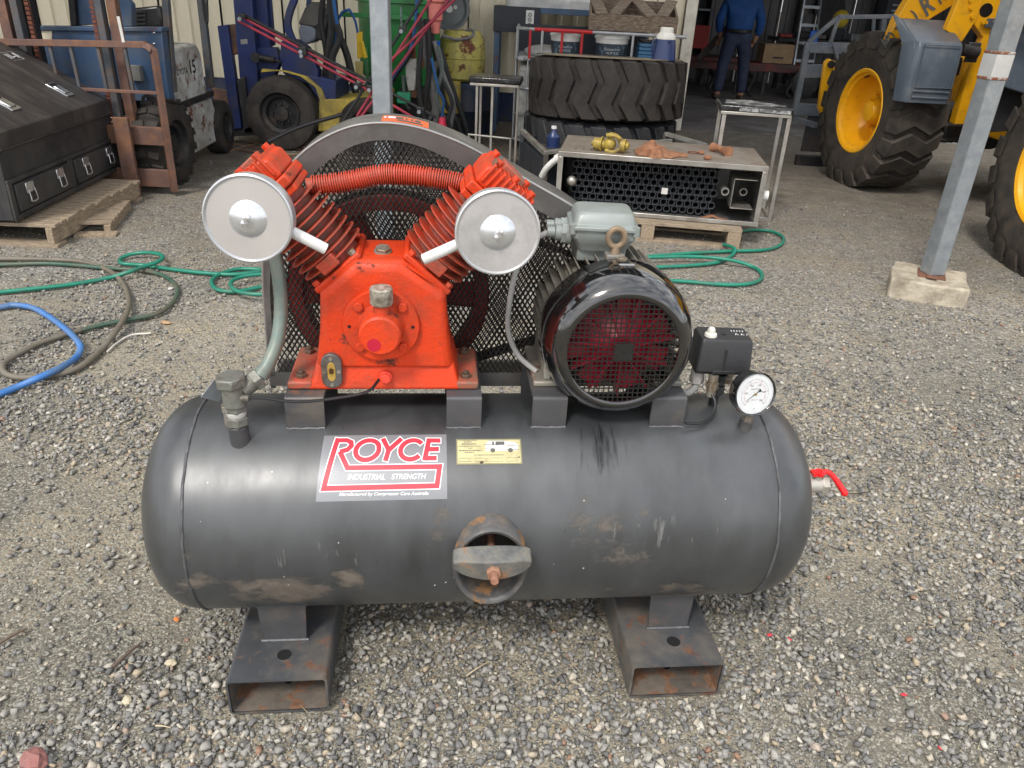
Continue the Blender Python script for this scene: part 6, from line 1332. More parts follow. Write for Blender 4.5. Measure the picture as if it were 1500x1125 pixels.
# lid: overlapping lip and a slope rising away from the front
lp = [(.02, .40), (.02, .50), (-.03, .525), (-.62, .86), (-1.25, .90), (-1.25, .40)]
mb = MB(); mb.prism(lp, lambda a, c: Vector((a, -Lb-.012, c)), lambda a, c: Vector((a, Lb+.012, c))); lid = mb.o('lid', m_lidb, tbx, .008)
MB().bx(.0205, .027, -Lb-.012, Lb+.012, .402, .412).o('lid_lip', m_boxblk, tbx, .002)
sl = Vector((-.59, 0, .335)).normalized(); nr = Vector((-sl.z, 0, sl.x))*-1
def lidp(u, y, h=.001): return Vector((-.03, y, .525))+sl*u+nr*h
for yc in (-.30, .40):
    mb = MB(); mt = Matrix(((sl.x, 0, nr.x, 0), (0, 1, 0, 0), (sl.z, 0, nr.z, 0), (0, 0, 0, 1))); mt = Matrix.Translation(lidp(.14, yc, 0)) @ mt
    lt = MB().bx(-.075, .075, -.055, .055, .0, .008, mt).o('lid_latch', m_chr, lid, .003)
    MB().bx(-.05, .03, -.035, .035, .008, .016, mt).o('latch_paddle', m_chr, lid, .004)
    MB().bx(.04, .062, -.04, .04, .0082, .011, mt).o('latch_slot', m_dark, lid)
ink = MB(); vs, fs = text2d('I-II'); ink.add([lidp(.50+.055*v, .585-.11*u, .0012) for u, v in vs], fs)
for a, b_, c, d in ((.485, .49, .575, .58),): ink.bar(lidp(.48, .60), lidp(.48, .46), .002, .001).bar(lidp(.57, .60), lidp(.57, .46), .002, .001).bar(lidp(.48, .60), lidp(.57, .60), .002, .001)
ink.o('lid_mark', MATS['print_white'], lid)
# pallet under the box: slats run left-right, their ends show on the edge board
pl_ = thing('slatted_pallet', 'timber pallet with close slats under the black toolbox', 'pallet', (-2.80, 5.04, 0), R(2))
sl0 = MB().bx(-1.25, .0, -.030, .030, .120, .142).o('slat', m_wood, pl_, .002)
for i in range(16):
    q_ = sl0 if i == 0 else inst(sl0, pl_); q_.location = (random.uniform(-.012, .012), -.57+i*.0765, random.uniform(-.001, .001)); q_.rotation_euler = (0, 0, random.uniform(-.012, .012))
for x_ in (-.050, -.62, -1.22): MB().bx(x_, x_+.04, -.61, .62, .022, .1195).o('stringer', m_woody, pl_, .003)
for y_ in (-.62, -.06, .50): MB().bx(-1.25, .01, y_, y_+.11, 0, .0215).o('bottom_board', m_wood, pl_, .002)
pl2 = thing('broken_pallet', 'second low broken pallet poking out beyond the toolbox pallet', 'pallet', (-2.72, 5.02, 0), R(14))
for i in range(7): MB().bx(-.25, .045, -.25+i*.085, -.19+i*.085, .055, .072).o('slat', m_wood, pl2, .002)
MB().bx(.0, .04, -.27, .34, .0, .0545).o('stringer', m_woody, pl2, .003)
MB().bx(-.16, .085, -.36, -.27, .0, .02).o('loose_board', m_woody, pl2, .002)

m_fkrust = M('forklift_rust', (.135, .075, .058), .65, .15, .25, 6, dirt=(.24, .11, .05), dcov=.28, ds=7, bump=.2, bs=50)
m_fkblue = M('forklift_blue', (.040, .085, .17), .5, .1, .2, 4, dirt=(.08, .09, .10), dcov=.32, ds=4, bump=.1, rust=(.14, .06, .04), rcov=.10, rs=7)
m_fkwhite = M('forklift_white', (.48, .50, .50), .5, 0, .15, 4, dirt=(.24, .23, .20), dcov=.40, ds=5, bump=.1, rust=(.15, .055, .035), rcov=.24, rs=8)
m_mastb = M('mast_blue_grey', (.07, .085, .10), .55, .3, .25, 8, dirt=(.12, .09, .075), dcov=.35, ds=9, bump=.15)
m_chain = M('chain_rust', (.14, .045, .025), .7, .3, .3, 20, bump=.4)
def solid_tyre(par, c, ax, rad, wd_, rimmat, treads=0, rimr=.5, name='tyre'):
    c = Vector(c); ax = Vector(ax).normalized(); h = wd_/2
    t_ = MB().lathe([(rad*rimr, -h*.7), (rad*rimr+.02, -h), (rad*.86, -h*1.02), (rad*.97, -h*.85), (rad, -h*.5), (rad, h*.5), (rad*.97, h*.85), (rad*.86, h*1.02), (rad*rimr+.02, h), (rad*rimr, h*.7)], c, ax, 40).o(name, m_tyre3, par)
    rm = MB().lathe([(rad*rimr+.012, h*.98), (rad*rimr, h*.70), (rad*rimr*.82, h*.6), (rad*rimr*.75, h*.2), (rad*.2, h*.25), (rad*.2, h*.62), (.0001, h*.66)], c, ax, 28).o('rim', rimmat, t_)
    MB().lathe([(rad*rimr+.012, -h*.98), (rad*rimr*.82, -h*.6), (.0001, -h*.25)], c, ax, 28).o('rim', rimmat, t_)
    x_, y_, z_ = frame(ax)
    for i in range(8):
        a = 2*pi*i/8; p = c+z_*h*.2+(x_*cos(a)+y_*sin(a))*rad*rimr*.52; MB().hexn(p, z_, .014, .03).o('wheel_nut', rimmat, t_)
    for i in range(treads):
        a = 2*pi*i/treads; p = c+(x_*cos(a)+y_*sin(a))*(rad+.002); tg = (-x_*sin(a)+y_*cos(a))
        for s_ in (-1, 1): MB().bar(p+z_*h*.12*s_, p+z_*h*.92*s_+tg*.02, .055, .024, tuple((x_*cos(a)+y_*sin(a)))).o('tread_block', m_tyre3, t_, .004)
    return t_
# --- forklift nearest the camera: mast toward us, load backrest with bent top rail
f1 = thing('forklift', 'old blue and white forklift with rusty mast and bent backrest beside the toolbox', 'forklift', (0, 0, 0))
YM = 5.80
def P1(x, y, Y=YM): return PY(x, y, Y)
TRi = P1(222, 70); TLo = Vector((-3.95, YM, TRi.z-.02)); BRi = P1(252, 277, 5.76); BRi.z = .03
mb = MB().tube([TLo, (TRi.x-.14, YM, TRi.z+.015), (TRi.x-.05, YM, TRi.z+.012), (TRi.x-.0, YM, TRi.z-.02), (TRi.x+.012, YM, TRi.z-.09), (BRi.x, YM, BRi.z)], .030, 4, 4); mb.o('backrest_frame', m_fkrust, f1, .004, smooth=30)
mr = P1(225, 136); MB().bar((TLo.x, YM, mr.z), (TRi.x+.01, YM, mr.z), .03, .022).o('backrest_rail', m_fkrust, f1, .003)
for x_ in (75, 105, 145, 184): 
    p = P1(x_, 78); MB().bar((p.x, YM, TRi.z-.0), (p.x+.01, YM, mr.z), .022, .022).o('backrest_bar', m_mastb, f1, .002)
c1 = P1(225, 200); c2 = P1(238, 262); MB().bar((TLo.x, YM+.02, c1.z), (TRi.x+.0, YM+.02, c1.z), .04, .13).o('carriage_upper_plate', m_fkrust, f1, .004); MB().bar((TLo.x, YM+.02, c2.z), (BRi.x+.0, YM+.02, c2.z), .04, .13).o('carriage_lower_plate', m_fkrust, f1, .004)
fk = P1(182, 170); fk2 = P1(200, 280); MB().bar((fk.x-.0, YM-.06, fk.z), (fk.x+.0, YM-.06, .01), .11, .035, (0, 1, 0)).bar((fk.x, YM-.06, .03), (fk.x+.0, YM-.07, .03), .11, .03).o('fork_arm', m_fkrust, f1, .004)
MB().bar((-3.72, YM-.06, fk.z), (-3.72, YM-.06, .01), .11, .035, (0, 1, 0)).o('fork_arm', m_fkrust, f1, .004)
for x_, w_, m_, nm, yo in ((6, .07, m_fkrust, 'mast_outer', .16), (24, .05, m_mastb, 'mast_inner', .12), (146, .055, m_mastb, 'mast_inner', .12), (166, .065, m_fkrust, 'mast_outer', .16), (40, .09, m_dark, 'mast_channel', .20)):
    p = P1(x_, 10, YM+yo); MB().bar((p.x, YM+yo, .05), (p.x, YM+yo, 2.1), w_, .07, (0, 1, 0)).o(nm, m_, f1, .004)
for x_ in (47, 141):
    p = P1(x_, 30, YM+.11); mb = MB(); z_ = .45
    while z_ < 2.0: mb.bx(p.x-.014, p.x+.014, YM+.08, YM+.105, z_, z_+.022); z_ += .03
    mb.o('lift_chain', m_chain, f1)['kind'] = 'stuff'
MB().bx(-3.86, -2.98, YM+.06, YM+.13, 1.78, 1.86).bx(-3.86, -2.98, YM+.09, YM+.15, .30, .40).o('mast_cross', m_fkrust, f1, .004)['kind'] = 'stuff'
# cowl panels behind the mast
YB = 6.25
def quad(pts, Y, th, name, mat, par, bev=.006): return plate_px(pts, Y, th, name, mat, bev, par)
quad([(52, 40), (236, 40), (244, 118), (250, 150), (200, 148), (60, 126)], YB, .10, 'front_cowl', m_fkblue, f1)
quad([(50, 38), (237, 40), (237, 47), (50, 45)], YB-.02, .14, 'cowl_rim', m_fkblue, f1)
quad([(52, 45), (76, 45), (76, 60), (54, 61)], YB-.006, .004, 'cream_window', m_cream, f1, .0)
quad([(54, 126), (160, 138), (250, 150), (250, 196), (60, 200)], YB+.15, .2, 'dark_underbody', m_dark, f1)
for y_ in (48, 64): q_ = PY(226, y_, YB-.001); MB().ball(q_, .012, 8, 6).o('lamp', m_chr, f1)
q_ = PY(200, 106, YB-.03); MB().bx(q_.x-.05, q_.x+.04, YB-.06, YB, q_.z-.06, q_.z+.05).o('junction_box', M('alloy_box', (.16, .16, .15), .6, .2), f1, .004)
q_ = PY(178, 42, 5.78); MB().bar(PY(173, 24, 5.78), PY(181, 62, 5.78), .02, .006, (0, 1, 0)).o('white_data_strip', M('tag_white', (0, 0, 0)), f1)
# steering column, seat, overhead guard legs, hood and counterweight
quad([(95, -30), (146, -30), (139, 36), (112, 38)], YB+.10, .05, 'dash_panel', m_fkblue, f1); quad([(96, -30), (106, -30), (112, 38), (103, 38)], YB+.05, .05, 'dash_edge', m_dark, f1)
quad([(170, -20), (192, 6), (194, 40), (178, 40), (168, 0)], YB+.02, .08, 'blue_canister', m_fkblue, f1, .01)
quad([(191, 12), (232, 8), (240, 40), (194, 42)], YB+.55, .10, 'seat_back', m_black, f1, .02)
for i in range(4): quad([(199, 16+6*i), (213, 15.5+6*i), (213.5, 18+6*i), (199.5, 18.5+6*i)], YB+.535, .012, 'seat_vent', m_dark, f1, .0)
MB().bar(PY(254, 135, 6.35), PY(240, -40, 6.45), .05, .05).o('overhead_guard_leg', m_mastb, f1, .006); MB().bar(PY(309, 128, 7.35), PY(290, -40, 7.35), .06, .06).o('overhead_guard_leg', m_mastb, f1, .006)
MB().tube([PY(295, -10, 7.2), PY(300, 26, 7.2), PY(304, 32, 7.2), PY(303, -10, 7.2)], .010, 6).o('handle_loop', m_dark, f1)
MB().bx(-3.80, -2.93, 6.42, 7.1, .56, .62).o('floor_pan', m_dark, f1, .01)
hz0 = PY(312, 130, 7.2).z
MB().px([(6.50, .52), (6.50, .93), (6.62, .975), (7.15, .985), (7.22, .90), (7.25, .52)], -3.70, -2.86).o('engine_hood', m_fkwhite, f1, .03, seg=3)
MB().px([(6.46, .52), (6.44, .90), (6.50, .93), (6.52, .52)], -3.70, -2.85).o('hood_front_rust', m_fkrust, f1, .01)
q_ = MB(); vs, fs = text2d('TOYOTA', .1, .01); q_.add([(-2.858, 6.62+.26*u, .765+.05*v) for u, v in vs], fs); vs, fs = text2d('15', 0, .02); q_.add([(-2.858, 6.93+.12*u, .755+.11*v) for u, v in vs], fs); q_.o('hood_lettering', m_dark, f1)
MB().bx(-2.952, -2.946, 6.91, 7.07, .74, .885).o('number_ring', M('number_backing', (.25, .28, .30), .5), f1) if False else None
MB().px([(6.20, .30), (6.35, .47), (6.50, .50), (7.30, .52), (7.36, .40), (7.40, .18), (7.30, .14), (6.72, .12), (6.5, .16)], -3.68, -2.85).o('side_body', m_fkwhite, f1, .015)
MB().px([(6.36, .49), (6.5, .515), (7.34, .535), (7.36, .58), (6.46, .56)], -3.72, -2.84).o('step_rail', m_dark, f1, .006)
MB().px([(7.10, .2), (7.10, .52), (7.42, .52), (7.5, .45), (7.5, .2)], -3.75, -2.98).o('counterweight', m_dark, f1, .03)
solid_tyre(f1, (-2.82, 6.18, .32), (1, -.05, 0), .315, .21, m_dark, 18)
solid_tyre(f1, (-2.90, 7.50, .24), (1, .08, 0), .24, .18, m_dark)
solid_tyre(f1, (-3.85, 6.18, .32), (-1, 0, 0), .315, .21, m_dark, 0)
solid_tyre(f1, (-3.80, 7.42, .24), (-1, 0, 0), .24, .18, m_dark)
MB().cyl((-3.85, 6.2, .32), (-2.85, 6.2, .32), .07, 12).o('axle', m_dark, f1)
MB().tube([(-3.0, 6.3, .55), (-2.92, 6.15, .66), (-2.75, 6.05, .665), (-2.72, 6.3, .60)], .012, 6).o('wheel_arch_edge', m_dark, f1)

# --- forklift seen from the side, mast to the left
m_f2b = M('forklift2_blue', (.012, .025, .105), .42, .1, .2, 4, dirt=(.035, .035, .05), dcov=.3, ds=5, bump=.08)
m_f2y = M('forklift2_yellow', (.48, .36, .05), .5, 0, .15, 5, dirt=(.2, .16, .06), dcov=.35, ds=6, bump=.1)
f2 = thing('forklift', 'dark blue and yellow forklift standing side on behind the folded spray boom', 'forklift', (0, 0, 0))
Y2 = 7.9
quad([(338, -40), (366, -40), (383, 192), (358, 196)], Y2, .09, 'mast_rail', m_f2b, f2); quad([(370, -40), (386, -40), (396, 70), (378, 120)], Y2+.12, .07, 'mast_rail', m_f2b, f2); quad([(386, -40), (394, -40), (402, 66), (394, 70)], Y2+.2, .05, 'mast_stay', m_f2b, f2)
quad([(318, 38), (333, 36), (354, 188), (339, 190)], Y2-.02, .09, 'carriage_rail', m_f2b, f2); quad([(333, 36), (348, 37), (352, 76), (337, 82)], Y2+.03, .5, 'carriage_box', m_fkrust, f2)
quad([(347, 118), (358, 112), (367, 187), (357, 190)], Y2-.04, .05, 'fork_shank', m_dark, f2)
quad([(310, 128), (336, 134), (342, 178), (318, 170)], Y2+.15, .05, 'fork_back_plate', m_fkrust, f2)
quad([(330, 190), (375, 186), (380, 198), (330, 200)], Y2, .4, 'mast_foot', m_dark, f2)
quad([(372, 69), (404, 70), (410, 92), (398, 120), (384, 124)], Y2+.06, .12, 'tilt_bracket', m_f2b, f2); MB().cyl(PY(374, 84, Y2-.02), PY(374, 84, Y2+.02), .045, 16).o('pivot_cap', m_dark, f2)
MB().cyl(PY(380, 84, Y2), PY(402, 88, Y2), .03, 12).cyl(PY(402, 88, Y2), PY(412, 91, Y2), .012, 10).o('tilt_cylinder', m_dark, f2)
quad([(412, 60), (432, 58), (450, 70), (466, 104), (466, 114), (415, 108), (409, 84)], Y2+.05, .14, 'dash_side', m_f2b, f2)
MB().tube([PY(430, 62, Y2+.05), PY(422, 40, Y2+.05), PY(424, 20, Y2+.05), PY(434, -10, Y2+.05), PY(440, -50, Y2+.05)], .042, 4, 5).o('overhead_guard_leg', m_f2b, f2, .004, smooth=30)
MB().tube([PY(452, 10, Y2+.8), PY(458, -50, Y2+.8)], .03, 4, 2).o('overhead_guard_leg', m_f2b, f2)
quad([(437, 45), (440, 35), (455, 38), (467, 46), (462, 58), (448, 66), (440, 62)], Y2+.2, .40, 'seat_cushion', M('seat_grey', (.16, .18, .22), .6, bump=.1), f2, .02)
quad([(436, 36), (446, 12), (456, 2), (482, 14), (476, 40), (458, 40)], Y2+.2, .38, 'seat_back', M('seat_brown', (.085, .08, .07), .6, bump=.1), f2, .02)
quad([(462, 38), (480, 18), (482, 30), (470, 60), (462, 56)], Y2+.18, .45, 'seat_frame', m_dark, f2, .008)
quad([(415, 108), (466, 113), (492, 118), (492, 150), (470, 150), (450, 122)], Y2+.02, .6, 'chassis_blue', m_f2b, f2)
quad([(382, 106), (410, 104), (440, 112), (462, 128), (468, 146), (466, 192), (560, 188), (556, 150), (500, 145), (476, 146), (470, 130), (448, 112), (420, 104), (384, 101)], Y2-.03, .05, 'mudguard_yellow', m_f2y, f2, .003)
quad([(466, 148), (560, 140), (565, 190), (468, 194)], Y2+.03, .75, 'counterweight', m_f2y, f2, .02)
w2 = PY(415, 167, Y2-.05); solid_tyre(f2, (w2.x, Y2-.06, .345), (0, -1, 0), .345, .20, m_dark, 0, .52); solid_tyre(f2, (w2.x, Y2+.95, .345), (0, 1, 0), .345, .20, m_dark)
w3 = PY(540, 175, Y2+.1); solid_tyre(f2, (w3.x, Y2-.02, .26), (0, -1, 0), .26, .18, m_dark)
quad([(352, 58), (362, 57), (363, 64), (353, 65)], Y2-.003, .002, 'maker_plate', M('plate_dull', (.22, .22, .2), .5), f2, 0)

# ================================================================ SPRAY UNIT, BOOM, HOSES AND DRUM
m_grn = M('tank_green', (.018, .20, .045), .4, 0, .15, 3, dirt=(.03, .09, .03), dcov=.3, ds=4, bump=.05)
sp = thing('green_hopper', 'dark green steel hopper tank with flanged rim behind the galvanised post', 'tank', (0, 0, 0))
tc_ = PY(585, 60, 9.15); tr2 = .46
MB().lathe([(.0001, .28), (.16, .28), (.18, .36), (.40, .60), (.44, .66), (.44, 1.34), (.475, 1.345), (.475, 1.385), (.44, 1.39), (.44, 2.1), (.0001, 2.15)], (tc_.x, 9.2, 0), (0, 0, 1), 40).o('tank_shell', m_grn, sp)
for a in (45, 135, 225, 315): MB().bar((tc_.x+.40*cos(R(a)), 9.2+.40*sin(R(a)), 0), (tc_.x+.42*cos(R(a)), 9.2+.42*sin(R(a)), .9), .06, .06).o('leg', m_grn, sp, .004)
pz = PY(560, 24, 8.72); MB().bar((tc_.x-.52, 8.70, pz.z), (tc_.x+.44, 8.70, pz.z), .035, .045).o('rim_bar', m_grn, sp, .004)
q_ = PY(546, 46, 8.72); MB().bx(q_.x-.02, q_.x+.02, 8.735, 8.745, q_.z-.07, q_.z+.07).o('white_label', M('tag_white', (0, 0, 0)), sp)
def chainlinks(p0, p1, n_, par):
    mb = MB(); 
    for i in range(n_):
        c = p0.lerp(p1, i/(n_-1)); ax_ = Vector((1, 0, 0)) if i % 2 else Vector((0, 1, 0)); z_ = Vector((0, 0, 1)); mb.tube([c+ax_*.009*cos(2*pi*k_/8)+z_*.018*sin(2*pi*k_/8) for k_ in range(8)], .003, 5, 1, closed=True)
    o_ = mb.o('chain', m_galv, par); o_['kind'] = 'stuff'
chainlinks(PY(587, 12, 8.68), PY(588, 38, 8.68), 9, sp)
# folded boom: long parallel tubes
m_bred = M('boom_red', (.28, .022, .045), .45, 0, .2, 12); m_bblk = M('boom_black', (.012, .012, .014), .35)
bo = thing('spray_boom', 'folded red and black tube boom crossing in front of the forklift and green hopper', 'spray boom', (0, 0, 0))
def rod(a, b_, m_, r_=.012, nm='boom_tube', Ya=7.4, Yb=7.4): return MB().cyl(PY(*a, Ya), PY(*b_, Yb), r_, 10).o(nm, m_, bo)
rod((348, 30), (532, 128), m_bred); rod((356, 26), (534, 121), m_bred); rod((354, 20), (640, 172), m_bblk, .013); rod((532, 128), (615, 178), m_bred)
rod((676, -10), (560, 100), m_bred, .012, Ya=7.6); rod((650, -30), (523, 170), m_bred, .012, Ya=7.6); rod((630, -20), (502, 178), m_bblk, .013, Ya=7.6); rod((664, -10), (528, 172), m_bred, .012, Ya=7.65)
MB().tube([PY(500, 168, 7.2), PY(440, 186, 7.0), PY(392, 208, 6.8)], .018, 8).o('boom_stay', m_bblk, bo)
for x_, y_ in ((354, 24), (443, 72), (444, 78), (524, 124), (543, 128), (590, 42), (616, 160)):
    p = PY(x_, y_, 7.36); MB().bx(p.x-.035, p.x+.035, p.y-.02, p.y+.03, p.z-.018, p.z+.018, Matrix.Identity(4)).o('boom_clamp', m_bblk, bo, .004); MB().hexn(p+Vector((-.01, -.02, -.02)), (0, -1, 0), .018, .02).o('clamp_nut', m_galv, bo)
# yellow grease gun style valve hanging, white valve body
yv = thing('yellow_valve_gun', 'yellow lever valve hanging from a hose against the green hopper', 'valve', (0, 0, 0)); Yv = 8.55; my_ = M('bright_yellow', (.70, .46, .015), .4, bump=.05)
plate_px([(522, 48), (530, 46), (531, 84), (523, 86)], Yv, .05, 'body', my_, .006, yv); plate_px([(527, 60), (532, 60), (538, 84), (533, 86)], Yv-.03, .025, 'lever', my_, .005, yv); plate_px([(520, 90), (531, 90), (531, 112), (521, 113)], Yv, .04, 'lower_plate', M('dull_cream_yellow', (.42, .33, .12), .6), .004, yv)
wv_ = thing('white_valve_body', 'scratched white valve block with brown pipe ends right of the post', 'valve', (0, 0, 0)); plate_px([(594, 86), (609, 86), (609, 115), (607, 133), (598, 133), (594, 114)], 8.4, .08, 'block', M('worn_white', (.48, .47, .43), .5, rust=(.2, .08, .04), rcov=.25), .008, wv_); plate_px([(603, 66), (608, 66), (609, 86), (601, 86)], 8.42, .05, 'upper_pipe', m_rust, .006, wv_); plate_px([(594, 133), (610, 133), (610, 144), (593, 143)], 8.42, .06, 'lower_flange', m_rust, .006, wv_)
plate_px([(615, 72), (620, 72), (621, 100), (613, 102)], 8.5, .05, 'second_pipe', m_rust, .006, wv_)
pk = thing('pink_coupling', 'faded pink plug coupling with a blue hose tail below the hose reel', 'coupling', (0, 0, 0)); mpk = M('faded_pink', (.62, .18, .15), .5)
q_ = PY(638, 22, 8.2); MB().lathe([(.0001, .16), (.085, .16), (.09, .12), (.07, .10), (.068, -.04), (.05, -.06), (.04, -.16), (.0001, -.17)], q_, (0, 0, 1), 20).o('body', mpk, pk); q_ = PY(640, 60, 8.2); MB().cyl(q_, q_+Vector((0, 0, -.09)), .035, 12, .02).o('blue_plug', M('bright_blue', (0, 0, 0)), pk)
hr = thing('hose_reel', 'round grey plastic hose reel fixed to the cream wall', 'hose reel', (0, 0, 0)); q_ = PY(658, 13, 9.6); mgr = M('reel_grey', (.13, .14, .15), .5)
MB().lathe([(.0001, 0), (.17, 0), (.205, -.03), (.225, -.03), (.225, .12), (.0001, .12)], q_, (0, 1, 0), 36).o('drum', mgr, hr); MB().lathe([(.0001, -.01), (.04, -.01), (.04, 0)], q_+Vector((0, -.005, 0)), (0, 1, 0), 16).o('hub', M('cap_white', (0, 0, 0)), hr); MB().cyl(q_+Vector((0, .12, 0)), q_+Vector((0, .8, 0)), .05, 10).o('bracket', mgr, hr)
for dx in (-.07, .07): MB().cyl(q_+Vector((dx, -.004, .02)), q_+Vector((dx, -.012, .02)), .022, 8).o('knob', M('tag_white', (0, 0, 0)), hr)
# yellow drum on blue drum
yd = thing('yellow_drum', 'rust streaked pale yellow drum standing on a dark blue drum', 'drum', (0, 0, 0)); q_ = PY(676, 90, 9.4); myd = M('drum_yellow', (.46, .40, .10), .5, 0, .12, 4, dirt=(.28, .22, .09), dcov=.3, rust=(.17, .06, .03), rcov=.30, rs=5, streak=(3, 3, .8))
MB().lathe([(.0001, .57), (.22, .57), (.26, .60), (.26, .80), (.268, .81), (.26, .82), (.25, 1.0), (.20, 1.09), (.0001, 1.10)], (q_.x, 9.5, 0), (0, 0, 1), 30).o('drum_shell', myd, yd)
bd = MB().lathe([(.0001, 0), (.28, 0), (.285, .25), (.292, .26), (.285, .27), (.28, .50), (.24, .55), (.0001, .565)], (q_.x+.06, 9.45, 0.006), (0, 0, 1), 30).o('blue_drum', M('drum_blue', (.012, .025, .06), .5, dirt=(.03, .03, .035), dcov=.35), None); tag(bd, 'dark blue drum standing under the yellow drum by the wall', 'drum')
# hanging hoses: each hose is a thing
m_hb = M('hose_black', (.02, .02, .021), .6, bump=.1); m_hbl = M('hose_blue', (.02, .10, .28), .45); m_hg = M('hose_greygreen', (.10, .13, .12), .55); m_hgr = M('hose_grey', (.16, .16, .16), .6, bump=.1)
hang = [
 ([(482, -20), (486, 40), (480, 90), (486, 150), (492, 200)], .030, m_hb, 'thick black hose hanging at the left of the green hopper', 8.0),
 ([(488, -20), (492, 30), (498, 55), (486, 90), (488, 150), (490, 198)], .026, m_hb, 'second black hose crossing over the thick one left of the hopper', 7.9),
 ([(484, -20), (488, 20), (496, 50), (508, 80), (520, 130), (530, 175)], .030, m_hb, 'black hose sagging from upper left down across the green hopper', 8.3),
 ([(512, 14), (500, 20), (492, 45), (490, 90), (496, 130), (520, 165), (535, 185)], .011, m_hbl, 'blue air line looping in front of the hopper, left of the post', 8.1),
 ([(512, 14), (520, 30), (524, 48)], .010, m_hbl, 'short blue air line ending at the yellow valve gun', 8.5),
 ([(486, -20), (490, 10), (494, 35)], .013, m_hbl, 'blue air line at the top left of the hanging hoses', 7.85),
 ([(612, -20), (608, 40), (600, 75), (580, 105), (568, 125)], .013, m_hbl, 'blue air line curving right of the post toward the boom', 8.2),
 ([(606, 50), (598, 80), (582, 105), (566, 132)], .026, m_hb, 'black sleeve hose curving behind the blue line right of the post', 8.35),
 ([(617, 30), (622, 70), (632, 120), (640, 160), (636, 190)], .024, m_hgr, 'flat grey hose hanging nearest the white valve block', 8.1),
 ([(624, 28), (628, 60), (628, 110), (622, 150), (622, 185)], .022, m_hb, 'black hose hanging straight down under the pink coupling', 8.05),
 ([(642, 68), (648, 100), (640, 140), (648, 165), (655, 180), (648, 192)], .014, m_hg, 'grey green hose hanging from the blue plug', 8.0),
 ([(636, 60), (650, 110), (664, 150), (660, 185)], .018, m_hgr, 'grey hose hanging between the coupling and the yellow drum', 8.1),
 ([(644, 70), (656, 110), (670, 150), (682, 185), (684, 205)], .022, m_hb, 'rightmost black hose sloping down in front of the yellow drum', 8.3),
 ([(632, 85), (642, 130), (650, 150), (644, 186)], .010, m_hbl, 'thin blue line among the hoses below the pink coupling', 7.95),
 ([(590, 110), (592, 140), (590, 148), (600, 160)], .014, m_hg, 'grey green pipe hanging beside the white valve block', 8.35),
 ([(628, 10), (634, 60), (644, 110), (652, 150), (668, 175), (676, 200)], .020, m_hb, 'black hose sloping right, just left of the rightmost hose', 8.2),
 ([(614, 20), (616, 70), (613, 120), (618, 160), (628, 190)], .020, m_hb, 'black hose hanging between the white valve block and the flat grey hose', 8.0),
 ([(640, 90), (632, 130), (636, 160), (626, 182), (640, 196)], .018, m_hgr, 'grey hose crossing low behind the straight black hose', 8.15),
 ([(650, 120), (662, 150), (656, 178), (666, 196)], .016, m_hb, 'short black hose tail beside the red pink plug', 7.95),
 ([(476, -20), (470, 30), (478, 80), (474, 130), (482, 178)], .022, m_hb, 'leftmost black hose beside the forklift seat', 8.05),
 ([(648, 52), (670, 58), (690, 54), (694, 46), (686, 44), (676, 52), (660, 60), (646, 56)], .012, m_hgr, 'grey cable loop hanging below the hose reel', 9.2)]
for P, r_, m_, lb, Yh in hang:
    o_ = MB().tube([PY(x_, y_, Yh+.03*i) for i, (x_, y_) in enumerate(P)], r_*1.25, 8, 6).o('hanging_hose', m_, None); tag(o_, lb, 'hose', 'hoses hanging around the green hopper')
q_ = MB().bx(-.07, .07, -.04, .04, -.01, .10).o('green_fitting', M('mint_green', (.02, .25, .13), .45), None, .01); q_.location = PY(592, 150, 8.3); tag(q_, 'small bright green fitting at the foot of the white valve block', 'fitting')
q_ = MB().cyl((0, 0, -.09), (0, 0, .04), .05, 12, .03).o('pink_plug', M('hot_pink', (.5, .02, .06), .5), None); q_.location = PY(648, 178, 7.9); tag(q_, 'red pink plug on the ground end of the hanging hoses', 'plug')
# pump and clutter at the foot of the hopper
pm = thing('pump_unit', 'dark pump unit with yellow guard at the foot of the green hopper', 'pump', (0, 0, 0))
MB().bx(-1.35, -.95, 8.5, 8.9, .25, .55).o('pump_body', m_dark, pm, .03); MB().bx(-1.0, -.72, 8.55, 8.85, .32, .62).o('yellow_guard', m_f2y, pm, .01); MB().bx(-1.6, -.7, 8.45, 8.95, .0, .25).o('skid', m_dark, pm, .01)
MB().cyl((-1.75, 8.4, .2), (-1.55, 8.4, .2), .17, 18).o('pulley', M('hose_grey', (0, 0, 0)), pm)
# tangle of thin cords on the ground
for k_, (P, m_) in enumerate((([(318, 212), (350, 206), (380, 210), (400, 222), (430, 226), (455, 222)], 0), ([(330, 224), (360, 214), (395, 208), (420, 214), (448, 210)], 0), ([(338, 218), (375, 222), (410, 216), (440, 219)], 1), ([(392, 210), (398, 198), (410, 194), (425, 197), (430, 205), (420, 212), (404, 208), (396, 200), (408, 196)], 0), ([(320, 206), (345, 212), (372, 216), (405, 224), (428, 230)], 1), ([(400, 212), (415, 200), (432, 206), (446, 216), (438, 224)], 1))):
    o_ = MB().tube([G(x_, y_, .012+.05*abs(sin(i*1.7+k_))*(k_ in (3, 5))) for i, (x_, y_) in enumerate(P)], .007, 6, 8).o('loose_cord', (M('cord_tan', (.26, .17, .10), .7), M('cord_rust', (.16, .07, .045), .7))[m_], None)
    tag(o_, ('tan cord lying farthest left on the ground near the forklifts', 'tan cord running toward the wheel of the side-on forklift', 'rust coloured cord in the middle of the tangle', 'tan cord coiled in a loop before the forklift wheel', 'long rust coloured cord crossing under the others', 'rust coloured cord looped beside the tan coil')[k_], 'cord', 'cords tangled on the ground by the forklifts')

